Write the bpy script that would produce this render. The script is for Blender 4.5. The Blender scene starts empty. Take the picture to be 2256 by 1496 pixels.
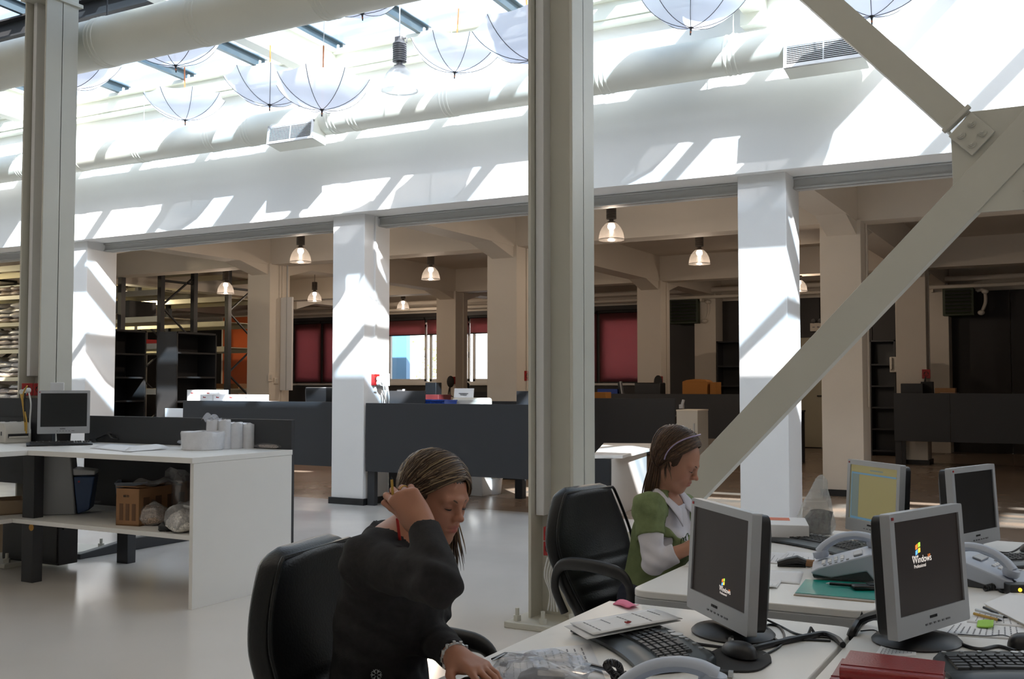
import bpy, bmesh, math, random
import numpy as np
from mathutils import Vector, Matrix, Euler
random.seed(7)
S = bpy.context.scene
COL = S.collection
PI = math.pi
# ------------------------------------------------------------------ camera
FPX, YAW, PITCH, CAMZ = 2284.0, math.radians(28.95), math.atan(100/2284), 1.38
cam = bpy.data.cameras.new('camera'); camo = bpy.data.objects.new('camera', cam); COL.objects.link(camo)
cam.sensor_width = 36.0; cam.sensor_fit = 'HORIZONTAL'; cam.lens = 36.0*FPX/2256
cam.clip_start = 0.05; cam.clip_end = 300
camo.location = (0, 0, CAMZ); camo.rotation_euler = (PI/2 + PITCH, 0, YAW)
S.camera = camo
# ------------------------------------------------------------------ light and exposure
S.view_settings.view_transform = 'Standard'; S.view_settings.look = 'None'
S.view_settings.exposure = 0.70; S.view_settings.gamma = 1.0; S.view_settings.use_curve_mapping = False
W = bpy.data.worlds.new('world'); S.world = W; W.use_nodes = True
SUNV = Vector((0.92, -1.0, 0.95)).normalized()          # towards the sun
_n = W.node_tree.nodes; _bg = _n['Background']
_sky = _n.new('ShaderNodeTexSky'); _sky.sky_type = 'NISHITA'; _sky.sun_disc = False
_sky.sun_elevation = math.asin(SUNV.z); _sky.sun_rotation = math.atan2(SUNV.x, SUNV.y)
_sky.air_density = 1.0; _sky.dust_density = 3.0; _sky.ozone_density = 1.0
_hsv = _n.new('ShaderNodeHueSaturation'); _hsv.inputs['Saturation'].default_value = 0.6
W.node_tree.links.new(_sky.outputs[0], _hsv.inputs['Color']); W.node_tree.links.new(_hsv.outputs[0], _bg.inputs[0])
_bg.inputs[1].default_value = 0.31
_l = bpy.data.lights.new('sun', 'SUN'); _l.energy = 16.5; _l.angle = math.radians(0.7); _l.color = (1, .97, .92)
suno = bpy.data.objects.new('sun', _l); COL.objects.link(suno); suno.location = (8, -5, 20)
suno.rotation_euler = (-SUNV).to_track_quat('-Z', 'Y').to_euler()
cy = S.cycles
cy.max_bounces = 10; cy.diffuse_bounces = 6; cy.glossy_bounces = 4; cy.transparent_max_bounces = 16; cy.transmission_bounces = 6
cy.sample_clamp_indirect = 6.0; cy.caustics_reflective = False; cy.caustics_refractive = False
cy.use_denoising = True

# ------------------------------------------------------------------ pixel rays of the photograph (2256 x 1496) -> points in the place
_fw = Vector((-math.sin(YAW)*math.cos(PITCH), math.cos(YAW)*math.cos(PITCH), math.sin(PITCH)))
_rt = Vector((math.cos(YAW), math.sin(YAW), 0)); _up = _rt.cross(_fw)
CAMP = Vector((0, 0, CAMZ))
def ray(x, y): return _fw + _rt*((x-1128)/FPX) + _up*((748-y)/FPX)
def ay(x, y, Y): d = ray(x, y); return CAMP + d*(Y/d.y)
def ax(x, y, X): d = ray(x, y); return CAMP + d*(X/d.x)
def az(x, y, Z): d = ray(x, y); return CAMP + d*((Z-CAMZ)/d.z)
def ad(x, y, D): return CAMP + ray(x, y)*D

# ------------------------------------------------------------------ materials
def newmat(name):
    m = bpy.data.materials.new(name); m.use_nodes = True
    return m, m.node_tree, m.node_tree.nodes['Principled BSDF']
def pmat(name, col, rough=0.5, metal=0.0, noise=0.0, nscale=8.0, bump=0.0, bscale=60.0, spec=0.5, coat=0.0, rvar=0.0, emit=None, estr=0.0):
    """painted / plastic / metal surface with mottled colour and fine relief"""
    m, nt, b = newmat(name)
    b.inputs['Base Color'].default_value = (*col, 1); b.inputs['Roughness'].default_value = rough
    b.inputs['Metallic'].default_value = metal; b.inputs['Specular IOR Level'].default_value = spec
    b.inputs['Coat Weight'].default_value = coat
    tc = nt.nodes.new('ShaderNodeTexCoord')
    if noise > 0 or rvar > 0:
        n = nt.nodes.new('ShaderNodeTexNoise'); n.inputs['Scale'].default_value = nscale; n.inputs['Detail'].default_value = 5
        nt.links.new(tc.outputs['Object'], n.inputs['Vector'])
        if noise > 0:
            r = nt.nodes.new('ShaderNodeMapRange'); r.inputs[1].default_value = .3; r.inputs[2].default_value = .7
            r.inputs[3].default_value = 1-noise; r.inputs[4].default_value = 1+noise
            nt.links.new(n.outputs[0], r.inputs[0])
            mx = nt.nodes.new('ShaderNodeMix'); mx.data_type = 'RGBA'; mx.blend_type = 'MULTIPLY'; mx.inputs[0].default_value = 1
            mx.inputs[6].default_value = (*col, 1); nt.links.new(r.outputs[0], mx.inputs[7]); nt.links.new(mx.outputs[2], b.inputs['Base Color'])
        if rvar > 0:
            r = nt.nodes.new('ShaderNodeMapRange'); r.inputs[1].default_value = .3; r.inputs[2].default_value = .7
            r.inputs[3].default_value = max(0, rough-rvar); r.inputs[4].default_value = min(1, rough+rvar)
            nt.links.new(n.outputs[0], r.inputs[0]); nt.links.new(r.outputs[0], b.inputs['Roughness'])
    if bump > 0:
        n2 = nt.nodes.new('ShaderNodeTexNoise'); n2.inputs['Scale'].default_value = bscale; n2.inputs['Detail'].default_value = 4
        nt.links.new(tc.outputs['Object'], n2.inputs['Vector'])
        bp = nt.nodes.new('ShaderNodeBump'); bp.inputs['Strength'].default_value = bump; bp.inputs['Distance'].default_value = .01
        nt.links.new(n2.outputs[0], bp.inputs['Height']); nt.links.new(bp.outputs[0], b.inputs['Normal'])
    if emit:
        b.inputs['Emission Color'].default_value = (*emit, 1); b.inputs['Emission Strength'].default_value = estr
    return m
def thinmat(name, col, transp, gloss=0.06, rough=0.05, transl=0.0):
    """thin clear sheet: mostly straight-through, with a little sheen and some milky scatter"""
    m, nt, b = newmat(name); nt.nodes.remove(b); out = nt.nodes['Material Output']
    t = nt.nodes.new('ShaderNodeBsdfTransparent'); t.inputs[0].default_value = (*[.5+.5*c for c in col], 1)
    d = nt.nodes.new('ShaderNodeBsdfDiffuse'); d.inputs[0].default_value = (*col, 1)
    tl = nt.nodes.new('ShaderNodeBsdfTranslucent'); tl.inputs[0].default_value = (*col, 1)
    g = nt.nodes.new('ShaderNodeBsdfGlossy'); g.inputs[1].default_value = rough
    dm = nt.nodes.new('ShaderNodeMixShader'); dm.inputs[0].default_value = transl
    nt.links.new(d.outputs[0], dm.inputs[1]); nt.links.new(tl.outputs[0], dm.inputs[2])
    a = nt.nodes.new('ShaderNodeMixShader'); a.inputs[0].default_value = transp
    nt.links.new(dm.outputs[0], a.inputs[1]); nt.links.new(t.outputs[0], a.inputs[2])
    e = nt.nodes.new('ShaderNodeMixShader'); e.inputs[0].default_value = gloss
    nt.links.new(a.outputs[0], e.inputs[1]); nt.links.new(g.outputs[0], e.inputs[2]); nt.links.new(e.outputs[0], out.inputs[0])
    return m
def emat(name, col, strength):
    m, nt, b = newmat(name); b.inputs['Base Color'].default_value = (*col, 1)
    b.inputs['Emission Color'].default_value = (*col, 1); b.inputs['Emission Strength'].default_value = strength
    return m
def vcmat(name, rough=0.5, spec=0.5, sss=0.0, bump=0.0, bscale=200, aniso=0.0):
    """colour read from the mesh's own colour attribute"""
    m, nt, b = newmat(name); a = nt.nodes.new('ShaderNodeAttribute'); a.attribute_name = 'Col'
    nt.links.new(a.outputs['Color'], b.inputs['Base Color']); b.inputs['Roughness'].default_value = rough
    b.inputs['Specular IOR Level'].default_value = spec
    if sss: b.inputs['Subsurface Weight'].default_value = sss; b.inputs['Subsurface Radius'].default_value = (.012, .005, .003)
    if bump:
        tc = nt.nodes.new('ShaderNodeTexCoord'); n2 = nt.nodes.new('ShaderNodeTexNoise'); n2.inputs['Scale'].default_value = bscale
        nt.links.new(tc.outputs['Object'], n2.inputs['Vector']); bp = nt.nodes.new('ShaderNodeBump')
        bp.inputs['Strength'].default_value = bump; bp.inputs['Distance'].default_value = .003
        nt.links.new(n2.outputs[0], bp.inputs['Height']); nt.links.new(bp.outputs[0], b.inputs['Normal'])
    return m
M = {}
M['wall'] = pmat('white_wall_paint', (.80, .79, .77), .75, noise=.015, nscale=1.5, bump=.05, bscale=40)
M['wall_warm'] = pmat('cream_wall_paint', (.66, .60, .52), .7, noise=.03, nscale=1.2, bump=.05, bscale=40)
M['pillar_white'] = pmat('pillar_white_paint', (.77, .765, .755), .6, noise=.015, nscale=2, bump=.04, bscale=50)
M['steel'] = pmat('cream_steel_paint', (.56, .545, .475), .42, noise=.02, nscale=3, bump=.02, bscale=90)
M['duct'] = pmat('duct_paint', (.74, .74, .66), .4, noise=.02, nscale=3)
M['trunk'] = pmat('white_trunking', (.72, .72, .72), .45)
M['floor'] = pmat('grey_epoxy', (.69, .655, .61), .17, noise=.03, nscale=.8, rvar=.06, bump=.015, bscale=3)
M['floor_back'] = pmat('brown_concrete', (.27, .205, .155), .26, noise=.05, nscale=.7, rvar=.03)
M['char'] = pmat('charcoal_laminate', (.030, .032, .036), .5, bump=.03, bscale=300)
M['black'] = pmat('black_plastic', (.012, .012, .013), .42)
M['blackgloss'] = pmat('black_gloss', (.01, .01, .011), .18)
M['blackmatt'] = pmat('black_matt', (.014, .013, .013), .7)
M['mullion'] = pmat('grey_aluminium', (.075, .105, .125), .4, metal=.3)
M['white'] = pmat('white_laminate', (.80, .785, .755), .38, noise=.012, nscale=4)
M['white_edge'] = pmat('white_laminate_edge', (.62, .60, .56), .45)
M['greyedge'] = pmat('grey_desk_edge', (.42, .43, .44), .45)
M['paper'] = pmat('paper', (.80, .80, .81), .8)
M['galv'] = pmat('galvanised_steel', (.5, .51, .52), .4, metal=.6)
M['frosted'] = thinmat('added_rooflight', (.36, .345, .32), .0, gloss=.02, rough=.4, transl=1.0)  # for the unseen rooflight added above the desks
M['rail'] = pmat('pale_grey_rail', (.5, .5, .485), .5)
M['glass'] = thinmat('roof_glass', (.78, .88, .95), .93, gloss=.05, transl=1.0)
def sky_streaks(m, lo, hi):
    """sky painted into the pane: its clear part is tinted pale blue in bands along it"""
    nt = m.node_tree; t = [x for x in nt.nodes if x.type == 'BSDF_TRANSPARENT'][0]; tc = nt.nodes.new('ShaderNodeTexCoord'); mp = nt.nodes.new('ShaderNodeMapping'); mp.inputs['Scale'].default_value = (.35, 2.6, 1)
    n = nt.nodes.new('ShaderNodeTexNoise'); n.inputs['Scale'].default_value = 1.3; n.inputs['Detail'].default_value = 3; r = nt.nodes.new('ShaderNodeValToRGB')
    r.color_ramp.elements[0].position = .42; r.color_ramp.elements[1].position = .58; r.color_ramp.elements[0].color = (*lo, 1); r.color_ramp.elements[1].color = (*hi, 1)
    nt.links.new(tc.outputs['Object'], mp.inputs[0]); nt.links.new(mp.outputs[0], n.inputs['Vector']); nt.links.new(n.outputs[0], r.inputs[0]); nt.links.new(r.outputs[0], t.inputs[0])
sky_streaks(M['glass'], (.60, .71, .81), (.97, .98, 1.0))  # blue of the sky put into the glass tint
M['winglass'] = thinmat('window_glass', (.85, .9, .95), .95, gloss=.05)
M['clear'] = thinmat('clear_plastic', (.8, .8, .82), .74, gloss=.13, rough=.16, transl=.5)
M['fabric_white'] = thinmat('umbrella_cloth', (.90, .91, .98), .05, gloss=.02, rough=.4, transl=.62)
M['wood'] = pmat('orange_wood', (.50, .14, .035), .45, noise=.2, nscale=30)
M['dark_metal'] = pmat('dark_metal', (.05, .05, .055), .45, metal=.5)
M['alu'] = pmat('silver_plastic', (.40, .41, .425), .4, metal=.25)
M['beige'] = pmat('beige_plastic', (.55, .52, .46), .5)

# ------------------------------------------------------------------ mesh builder
class MB:
    def __init__(s): s.v = []; s.f = []; s.m = []; s.cur = 0
    def add(s, vs, fs):
        o = len(s.v); s.v += [tuple(p) for p in vs]; s.f += [tuple(i+o for i in f) for f in fs]; s.m += [s.cur]*len(fs); return s
    def box(s, c, d, rot=None):
        c = Vector(c); h = [x/2 for x in d]
        vs = [Vector((sx*h[0], sy*h[1], sz*h[2])) for sz in (-1, 1) for sy in (-1, 1) for sx in (-1, 1)]
        if rot is not None:
            R = rot if isinstance(rot, Matrix) else Euler(rot).to_matrix()
            vs = [R @ v for v in vs]
        return s.add([v+c for v in vs], [(0, 2, 3, 1), (4, 5, 7, 6), (0, 1, 5, 4), (2, 6, 7, 3), (0, 4, 6, 2), (1, 3, 7, 5)])
    def span(s, a, b): return s.box([(p+q)/2 for p, q in zip(a, b)], [abs(q-p) for p, q in zip(a, b)])
    def prism(s, poly, ext, org=(0, 0, 0), u=(1, 0, 0), w=(0, 1, 0)):
        """closed outline in the plane (u, w) pushed along ext"""
        o = Vector(org); u = Vector(u); w = Vector(w); e = Vector(ext); n = len(poly)
        a = [o+u*p[0]+w*p[1] for p in poly]
        if u.cross(w).dot(e) < 0: a.reverse()
        return s.add(a+[p+e for p in a], [tuple(range(n-1, -1, -1)), tuple(range(n, 2*n))] + [(i, (i+1) % n, n+(i+1) % n, n+i) for i in range(n)])
    def tube(s, pts, r, n=8, cap=True, flat=1.0, upv=None):
        pts = [Vector(p) for p in pts]; k = len(pts); rr = r if isinstance(r, (list, tuple)) else [r]*k
        vs = []; prev = None
        for i, p in enumerate(pts):
            t = (pts[min(i+1, k-1)]-pts[max(i-1, 0)])
            t = t.normalized() if t.length > 1e-9 else Vector((0, 0, 1))
            if prev is None:
                a = Vector(upv) if upv else (Vector((0, 0, 1)) if abs(t.z) < .9 else Vector((1, 0, 0)))
            else: a = prev
            a = (a-t*a.dot(t)); a = a.normalized() if a.length > 1e-6 else t.orthogonal().normalized()
            prev = a; b = t.cross(a)
            for j in range(n):
                q = 2*PI*j/n; vs.append(p+a*math.cos(q)*rr[i]*flat+b*math.sin(q)*rr[i])
        fs = [(i*n+j, i*n+(j+1) % n, (i+1)*n+(j+1) % n, (i+1)*n+j) for i in range(k-1) for j in range(n)]
        if cap: fs += [tuple(range(n-1, -1, -1)), tuple(range((k-1)*n, k*n))]
        return s.add(vs, fs)
    def cyl(s, c, r, h, n=24, axis='z', r2=None):
        c = Vector(c); a = {'x': Vector((1, 0, 0)), 'y': Vector((0, 1, 0)), 'z': Vector((0, 0, 1))}.get(axis) if isinstance(axis, str) else Vector(axis).normalized()
        return s.tube([c-a*h/2, c+a*h/2], [r, r if r2 is None else r2], n)
    def lathe(s, prof, c=(0, 0, 0), n=28, axis=(0, 0, 1)):
        c = Vector(c); a = Vector(axis).normalized(); u = a.orthogonal().normalized(); w = a.cross(u)
        vs = [c+a*z+(u*math.cos(2*PI*j/n)+w*math.sin(2*PI*j/n))*r for r, z in prof for j in range(n)]
        fs = [(i*n+j, i*n+(j+1) % n, (i+1)*n+(j+1) % n, (i+1)*n+j) for i in range(len(prof)-1) for j in range(n)]
        return s.add(vs, fs)
    def ell(s, c, r, n=16, m=10, rot=None):
        c = Vector(c); R = Euler(rot).to_matrix() if rot is not None else Matrix.Identity(3); vs = []; fs = []
        for i in range(m+1):
            p = PI*i/m
            for j in range(n):
                q = 2*PI*j/n; vs.append(c+R @ Vector((r[0]*math.sin(p)*math.cos(q), r[1]*math.sin(p)*math.sin(q), -r[2]*math.cos(p))))
        fs = [(i*n+j, i*n+(j+1) % n, (i+1)*n+(j+1) % n, (i+1)*n+j) for i in range(m) for j in range(n)]
        return s.add(vs, fs)
    def grid(s, fn, nu, nv, closed=False):
        vs = [fn(i/nu, j/nv) for i in range(nu+1) for j in range(nv+1)]
        return s.add(vs, [(i*(nv+1)+j, (i+1)*(nv+1)+j, (i+1)*(nv+1)+j+1, i*(nv+1)+j+1) for i in range(nu) for j in range(nv)])
    def mesh(s, name, mats):
        me = bpy.data.meshes.new(name); me.from_pydata(s.v, [], s.f)
        for m in (mats if isinstance(mats, (list, tuple)) else [mats]): me.materials.append(m)
        if any(s.m): me.polygons.foreach_set('material_index', s.m)
        return me
def smooth(o, ang=40):
    me = o.data; me.polygons.foreach_set('use_smooth', [True]*len(me.polygons))
    me.set_sharp_from_angle(angle=math.radians(ang))
def link(name, me, parent=None):
    o = bpy.data.objects.new(name, me); COL.objects.link(o)
    if parent is not None: o.parent = parent
    return o
def obj(name, mb, mat, parent=None, bevel=0, seg=2, sm=40, world=True, solid=0, sub=0):
    """one mesh object; world=True: the builder holds points of the place, brought into the parent's frame"""
    if world and parent is not None:
        inv = WM(parent).inverted(); mb.v = [tuple(inv @ Vector(p)) for p in mb.v]
    me = mb.mesh(name, mat)
    bm = bmesh.new(); bm.from_mesh(me); bmesh.ops.remove_doubles(bm, verts=bm.verts, dist=1e-6); bmesh.ops.recalc_face_normals(bm, faces=bm.faces); bm.to_mesh(me); bm.free()
    o = link(name, me, parent)
    if sm: smooth(o, sm)
    if solid:
        k = o.modifiers.new('thickness', 'SOLIDIFY'); k.thickness = solid; k.offset = 0
    if sub:
        k = o.modifiers.new('subdivision', 'SUBSURF'); k.levels = k.render_levels = sub
    if bevel:
        k = o.modifiers.new('bevel', 'BEVEL'); k.width = bevel; k.segments = seg; k.limit_method = 'ANGLE'; k.angle_limit = math.radians(35)
        k.harden_normals = False
    return o
def WM(o):
    m = Matrix.LocRotScale(o.location, o.rotation_euler, o.scale)
    return WM(o.parent) @ m if o.parent else m
def tag(o, label, cat, group=None, kind=None):
    if label: o['label'] = label
    if cat: o['category'] = cat
    if group: o['group'] = group
    if kind: o['kind'] = kind
    return o
def thing(name, label, cat, loc=(0, 0, 0), rotz=0, group=None):
    o = bpy.data.objects.new(name, None); COL.objects.link(o); o.empty_display_size = .1
    o.location = loc; o.rotation_euler = (0, 0, rotz); return tag(o, label, cat, group)
def struct(name, mb, mat, bevel=0, **k):
    o = obj(name, mb, mat, bevel=bevel, **k); o['kind'] = 'structure'; return o
KIDS = {}
def copytree(root, loc, rotz=None, label=None, group=None, parent=None):
    c = root.copy(); COL.objects.link(c); c.location = loc
    if rotz is not None: c.rotation_euler = (0, 0, rotz)
    if label: c['label'] = label
    if group: c['group'] = group
    for ch in root.children:
        d = ch.copy(); COL.objects.link(d); d.parent = c
        for g in ch.children:
            e = g.copy(); COL.objects.link(e); e.parent = d
    return c
def spline(pts, n=8):
    """smooth curve through points"""
    P = [Vector(p) for p in pts]; out = []
    for i in range(len(P)-1):
        p0 = P[max(i-1, 0)]; p1 = P[i]; p2 = P[i+1]; p3 = P[min(i+2, len(P)-1)]
        for k in range(n):
            t = k/n; out.append(.5*((2*p1)+(p2-p0)*t+(2*p0-5*p1+4*p2-p3)*t*t+(3*p1-p0-3*p2+p3)*t**3))
    return out+[P[-1]]
def rrect(w, h, r, n=5):
    out = []
    for cx, cy_, a in ((w/2-r, h/2-r, 0), (-w/2+r, h/2-r, 90), (-w/2+r, -h/2+r, 180), (w/2-r, -h/2+r, 270)):
        for k in range(n+1):
            q = math.radians(a+90*k/n); out.append((cx+r*math.cos(q), cy_+r*math.sin(q)))
    return out
# ================================================================== THE SETTING
PX = [-12.03, -7.28, -2.41]; PW, PD = .46, .50         # right edges of the pillars, width, depth
PXX = [-21.7, -16.85] + PX + [2.42, 7.25]
XL, XR, YN, YB = -26.0, 9.0, -5.0, 23.2
FY = 9.5                                               # front face of the long upper wall
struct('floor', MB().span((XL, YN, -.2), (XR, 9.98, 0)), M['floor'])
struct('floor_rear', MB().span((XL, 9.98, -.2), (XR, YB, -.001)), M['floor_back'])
struct('wall_upper', MB().span((XL, FY, 3.365), (XR, 10.12, 5.02)), M['wall'])
struct('wall_left', MB().span((XL-.2, YN, 0), (XL, YB, 6)), M['wall'])
struct('wall_right', MB().span((XR, YN, 0), (XR+.2, YB, 6)), M['wall'])
# wall behind the camera
b = MB().span((XL, YN-.2, 0), (XR, YN, 5.5))
struct('wall_near', b, M['wall'])
# rear room: slab, cross beams, girders
b = MB().span((XL, 10.12, 3.92), (XR, YB+.2, 4.1))
struct('ceiling', b, M['wall_warm'])
n = 1
for y0 in (13.28, 19.2):
    struct('trim_%d' % n, MB().span((XL, y0+.06, 3.42), (XR, y0+.44, 3.92)), M['wall_warm']); n += 1
for px in PXX[:-1]:
    xc = px-PW/2
    b = MB()
    for ya, yb in ((10.12, 13.34), (13.72, 19.26), (19.64, YB)):
        b.span((xc-.19, ya, 3.42), (xc+.19, yb, 3.92))
        for yq, sg in ((ya, 1), (yb, -1)):             # small haunch at each pillar
            b.prism([(0, 3.42), (sg*.7, 3.42), (0, 3.24)], (.36, 0, 0), org=(xc-.18, yq, 0), u=(0, 1, 0), w=(0, 0, 1))
    struct('trim_%d' % n, b, M['wall_warm']); n += 1
# steel rail under the soffit in each opening
for k in range(len(PXX)-1):
    xa, xb = PXX[k], PXX[k+1]-PW
    b = MB().span((xa, 9.93, 3.25), (xb, 9.95, 3.36)).span((xa, 9.90, 3.25), (xb, 10.06, 3.265)).span((xa, 9.90, 3.345), (xb, 10.06, 3.36))
    struct('trim_%d' % n, b, M['rail']); n += 1
# pillars: front row white, the two rows behind cream
names = {0: 'second', 1: 'third'}
for k, px in enumerate(PXX):
    if px > 3 or px < -17: continue
    lab = {-12.03: 'white square pillar at the left, light triangle on its side', -7.28: 'white square pillar between the two long charcoal counter panels',
           -2.41: 'white square pillar at the right behind the sloping steel brace'}.get(px, 'white square pillar of the front row outside the frame' if px > 0 else 'white square pillar of the front row far left outside')
    if px > 0 or px == -16.85: continue
    t = thing('pillar', lab, 'pillar', (px-PW/2, 9.63+PD/2, 0))
    obj('shaft', MB().span((px-PW, 9.63, 0), (px, 10.13, 3.37)), M['pillar_white'], t, bevel=.006)
    obj('skirting', MB().span((px-PW-.025, 9.605, 0), (px+.025, 10.155, .075)), M['black'], t, bevel=.003)
    if px == -7.28:
        obj('conduit', MB().span((px, 9.82, 1.3), (px+.02, 9.86, 3.36)), M['pillar_white'], t)
rows = {13.3: ['cream pillar behind the black cabinets with a light switch on its side', 'cream pillar between the bright window and the middle steel column', 'cream pillar right of the front white pillar, black skirting at its foot'],
        19.2: ['slim far cream pillar between the warehouse racks and red blinds', 'slim far cream pillar between the two bright windows', 'far cream pillar between red blind and green fan heater', 'far cream pillar behind the long dark counter at the right']}
for y0 in (13.3, 19.2):
    xs = PX if y0 < 15 else [-12.03, -7.28, -2.41]
    labs = rows[13.3] if y0 < 15 else [rows[19.2][1], rows[19.2][2], rows[19.2][3]]
    for px, lab in zip(xs, labs):
        t = thing('pillar', lab, 'pillar', (px-.25, y0+.25, 0))
        obj('shaft', MB().span((px-.5, y0, 0), (px, y0+.5, 3.44)), M['wall_warm'], t, bevel=.006)
        obj('skirting', MB().span((px-.525, y0-.025, 0), (px+.025, y0+.525, .08)), M['black'], t)
        b = MB().tube([(px+.012, y0+.3, 1.1), (px+.012, y0+.3, 3.42)], .012, 6)
        obj('conduit', b, M['wall_warm'], t)
# rear wall with window openings; pilasters on the pillar lines
wins = [(-21.0, -17.9), (-16.75, -12.7), (-11.7, -9.05)]
ZS, ZT = 1.42, 3.05
b = MB(); xs = [XL] + [x for w in wins for x in w] + [XR]
for k in range(0, len(xs), 2): b.span((xs[k], YB, 0), (xs[k+1], YB+.25, 3.92))
for w in wins: b.span((w[0], YB, 0), (w[1], YB+.25, ZS)).span((w[0], YB, ZT), (w[1], YB+.25, 3.92))
struct('wall_back', b, M['wall_warm'])
for i, px in enumerate(PX+[-16.85]):
    struct('trim_%d' % n, MB().span((px-.5, YB-.55, 0), (px, YB, 3.44)), M['wall_warm'], bevel=.006); n += 1
# gutter beam on top of the long wall
b = MB().span((XL, 9.36, 5.02), (XR, 9.62, 5.22)).span((XL, 9.30, 5.19), (XR, 9.40, 5.24)).span((XL, 9.38, 4.97), (XR, 9.50, 5.02))
struct('trim_%d' % n, b, M['duct'], bevel=.006); n += 1
# opaque roof on the near side; the glass roof spans from the steel columns to the long wall
GY, GZ0, GZ1 = 5.25, 5.27, 5.48
struct('ceiling_near', MB().span((XL, YN-.2, 5.45), (XR, .2, 5.65)).span((XL, 3.4, 5.45), (XR, 5.2, 5.65)).span((XL, .2, 5.45), (-11, 3.4, 5.65)).span((5, .2, 5.45), (XR, 3.4, 5.65)).span((XL, 5.1, 5.2), (XR, 5.26, 5.65)), M['wall'])
b = MB().span((XL, 7.10, 5.13), (XR, 7.12, 5.34)).span((XL, 7.02, 5.13), (XR, 7.20, 5.15)).span((XL, 7.02, 5.32), (XR, 7.20, 5.34))
struct('trim_%d' % n, b, M['blackmatt']); n += 1
# glass roof: panes between dark mullions, white rafters on the pillar lines
roof = thing('trim_%d' % n, None, None); roof['kind'] = 'structure'; n += 1
rx = [-7.5 + 1.19*k for k in range(-13, 13)]
for i in range(len(rx)-1):
    p = MB().prism([(GY, GZ1+.06), (9.45, GZ0+.06), (9.45, GZ0+.072), (GY, GZ1+.072)], (1.13, 0, 0), org=(rx[i]+.03, 0, 0), u=(0, 1, 0), w=(0, 0, 1))
    obj('pane', p, M['glass'], roof)
for x in rx:
    p = MB().prism([(GY, GZ1-.05), (9.45, GZ0-.05), (9.45, GZ0+.09), (GY, GZ1+.09)], (.05, 0, 0), org=(x-.025, 0, 0), u=(0, 1, 0), w=(0, 0, 1))
    p.prism([(GY, GZ1+.05), (9.45, GZ0+.05), (9.45, GZ0+.06), (GY, GZ1+.06)], (.13, 0, 0), org=(x-.065, 0, 0), u=(0, 1, 0), w=(0, 0, 1))
    obj('mullion', p, M['mullion'], roof)
    obj('bracket', MB().span((x-.04, 9.34, 5.2), (x+.04, 9.37, 5.3)), M['duct'], roof)
for px in PXX[1:-1]:
    x = px-.23
    p = MB()
    for z0, z1, w in ((-.44, -.42, .16), (-.42, -.07, .012), (-.07, -.05, .16)):
        p.prism([(5.2, GZ1+z0), (9.38, GZ0+z0), (9.38, GZ0+z1), (5.2, GZ1+z1)], (w, 0, 0), org=(x-w/2, 0, 0), u=(0, 1, 0), w=(0, 0, 1))
    p.span((x-.11, 9.36, 4.72), (x+.11, 9.5, 5.2))
    obj('rafter', p, M['duct'], roof)
rl = thing('trim_%d' % n, None, None); rl['kind'] = 'structure'; n += 1  # rooflight out of view, added to bring more top light onto the desks
for k in range(8):
    obj('pane', MB().span((-11+2*k+.03, .2, 5.52), (-9+2*k-.03, 3.4, 5.54)), M['frosted'], rl); obj('mullion', MB().span((-11+2*k-.03, .2, 5.45), (-11+2*k+.03, 3.4, 5.6)), M['duct'], rl)
# ground outside
gm = pmat('pale_yard', (.55, .53, .5), .9, noise=.1, nscale=.5)
struct('ground_outside', MB().span((-80, YB+.3, -.5), (60, 90, -.3)).span((-80, -70, -.5), (60, YN-.3, -.3)), gm)
# ================================================================== STEEL FRAME, DUCTS, UMBRELLAS, LAMPS OF THE HALL
def hcol(xc, yc, dx, label, plate, trunkx=None):
    t = thing('steel_column', label, 'column', (xc, yc, 0))
    tf = .019; b = MB()
    b.span((xc-dx/2, yc-.15, .03), (xc-dx/2+tf, yc+.15, 5.2)).span((xc+dx/2-tf, yc-.15, .03), (xc+dx/2, yc+.15, 5.2))
    b.span((xc-dx/2, yc-.006, .03), (xc+dx/2, yc+.006, 5.2))
    obj('shaft', b, M['steel'], t, bevel=.003)
    (x0, y0, x1, y1) = plate
    obj('base_plate', MB().span((x0, y0, 0), (x1, y1, .035)), M['steel'], t, bevel=.004)
    for px, py in ((x0+.055, y0+.06), (x0+.055, (y0+y1)/2), (x0+.055, y1-.06), ((x0+x1)/2, y0+.05), (x1-.055, y0+.06), (x1-.055, (y0+y1)/2), (x1-.055, y1-.06)):
        obj('anchor_bolt', MB().cyl((px, py, .05), .024, .032, 6).cyl((px, py, .08), .012, .05, 8), M['steel'], t)
    return t
cm = hcol(-2.707, 5.50, .29, 'cream steel column in the middle with red sockets near its foot', (-2.93, 5.2, -2.48, 5.75))
obj('cable_trunk', MB().span((-2.828, 5.40, .62), (-2.775, 5.494, 5.2)), M['trunk'], cm, bevel=.004)
cl = hcol(-7.375, 5.52, .27, 'cream steel column at the left behind the monitor bench', (-7.66, 5.02, -7.13, 6.0))
obj('cable_trunk', MB().span((-7.49+.02, 5.42, 1.45), (-7.43, 5.512, 5.2)), M['trunk'], cl, bevel=.004)
# cap haunch over the left column and the dark roof truss chord
obj('bracket', MB().prism([(0, 0), (-.62, .42), (-.62, .62), (.15, .62), (.15, 0)], (0, .012, 0), org=(-7.375-.14, 5.36, 4.52), u=(1, 0, 0), w=(0, 0, 1)).span((-7.53, 5.34, 4.5), (-7.22, 5.70, 4.53)), M['steel'], cl, bevel=.003)

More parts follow.
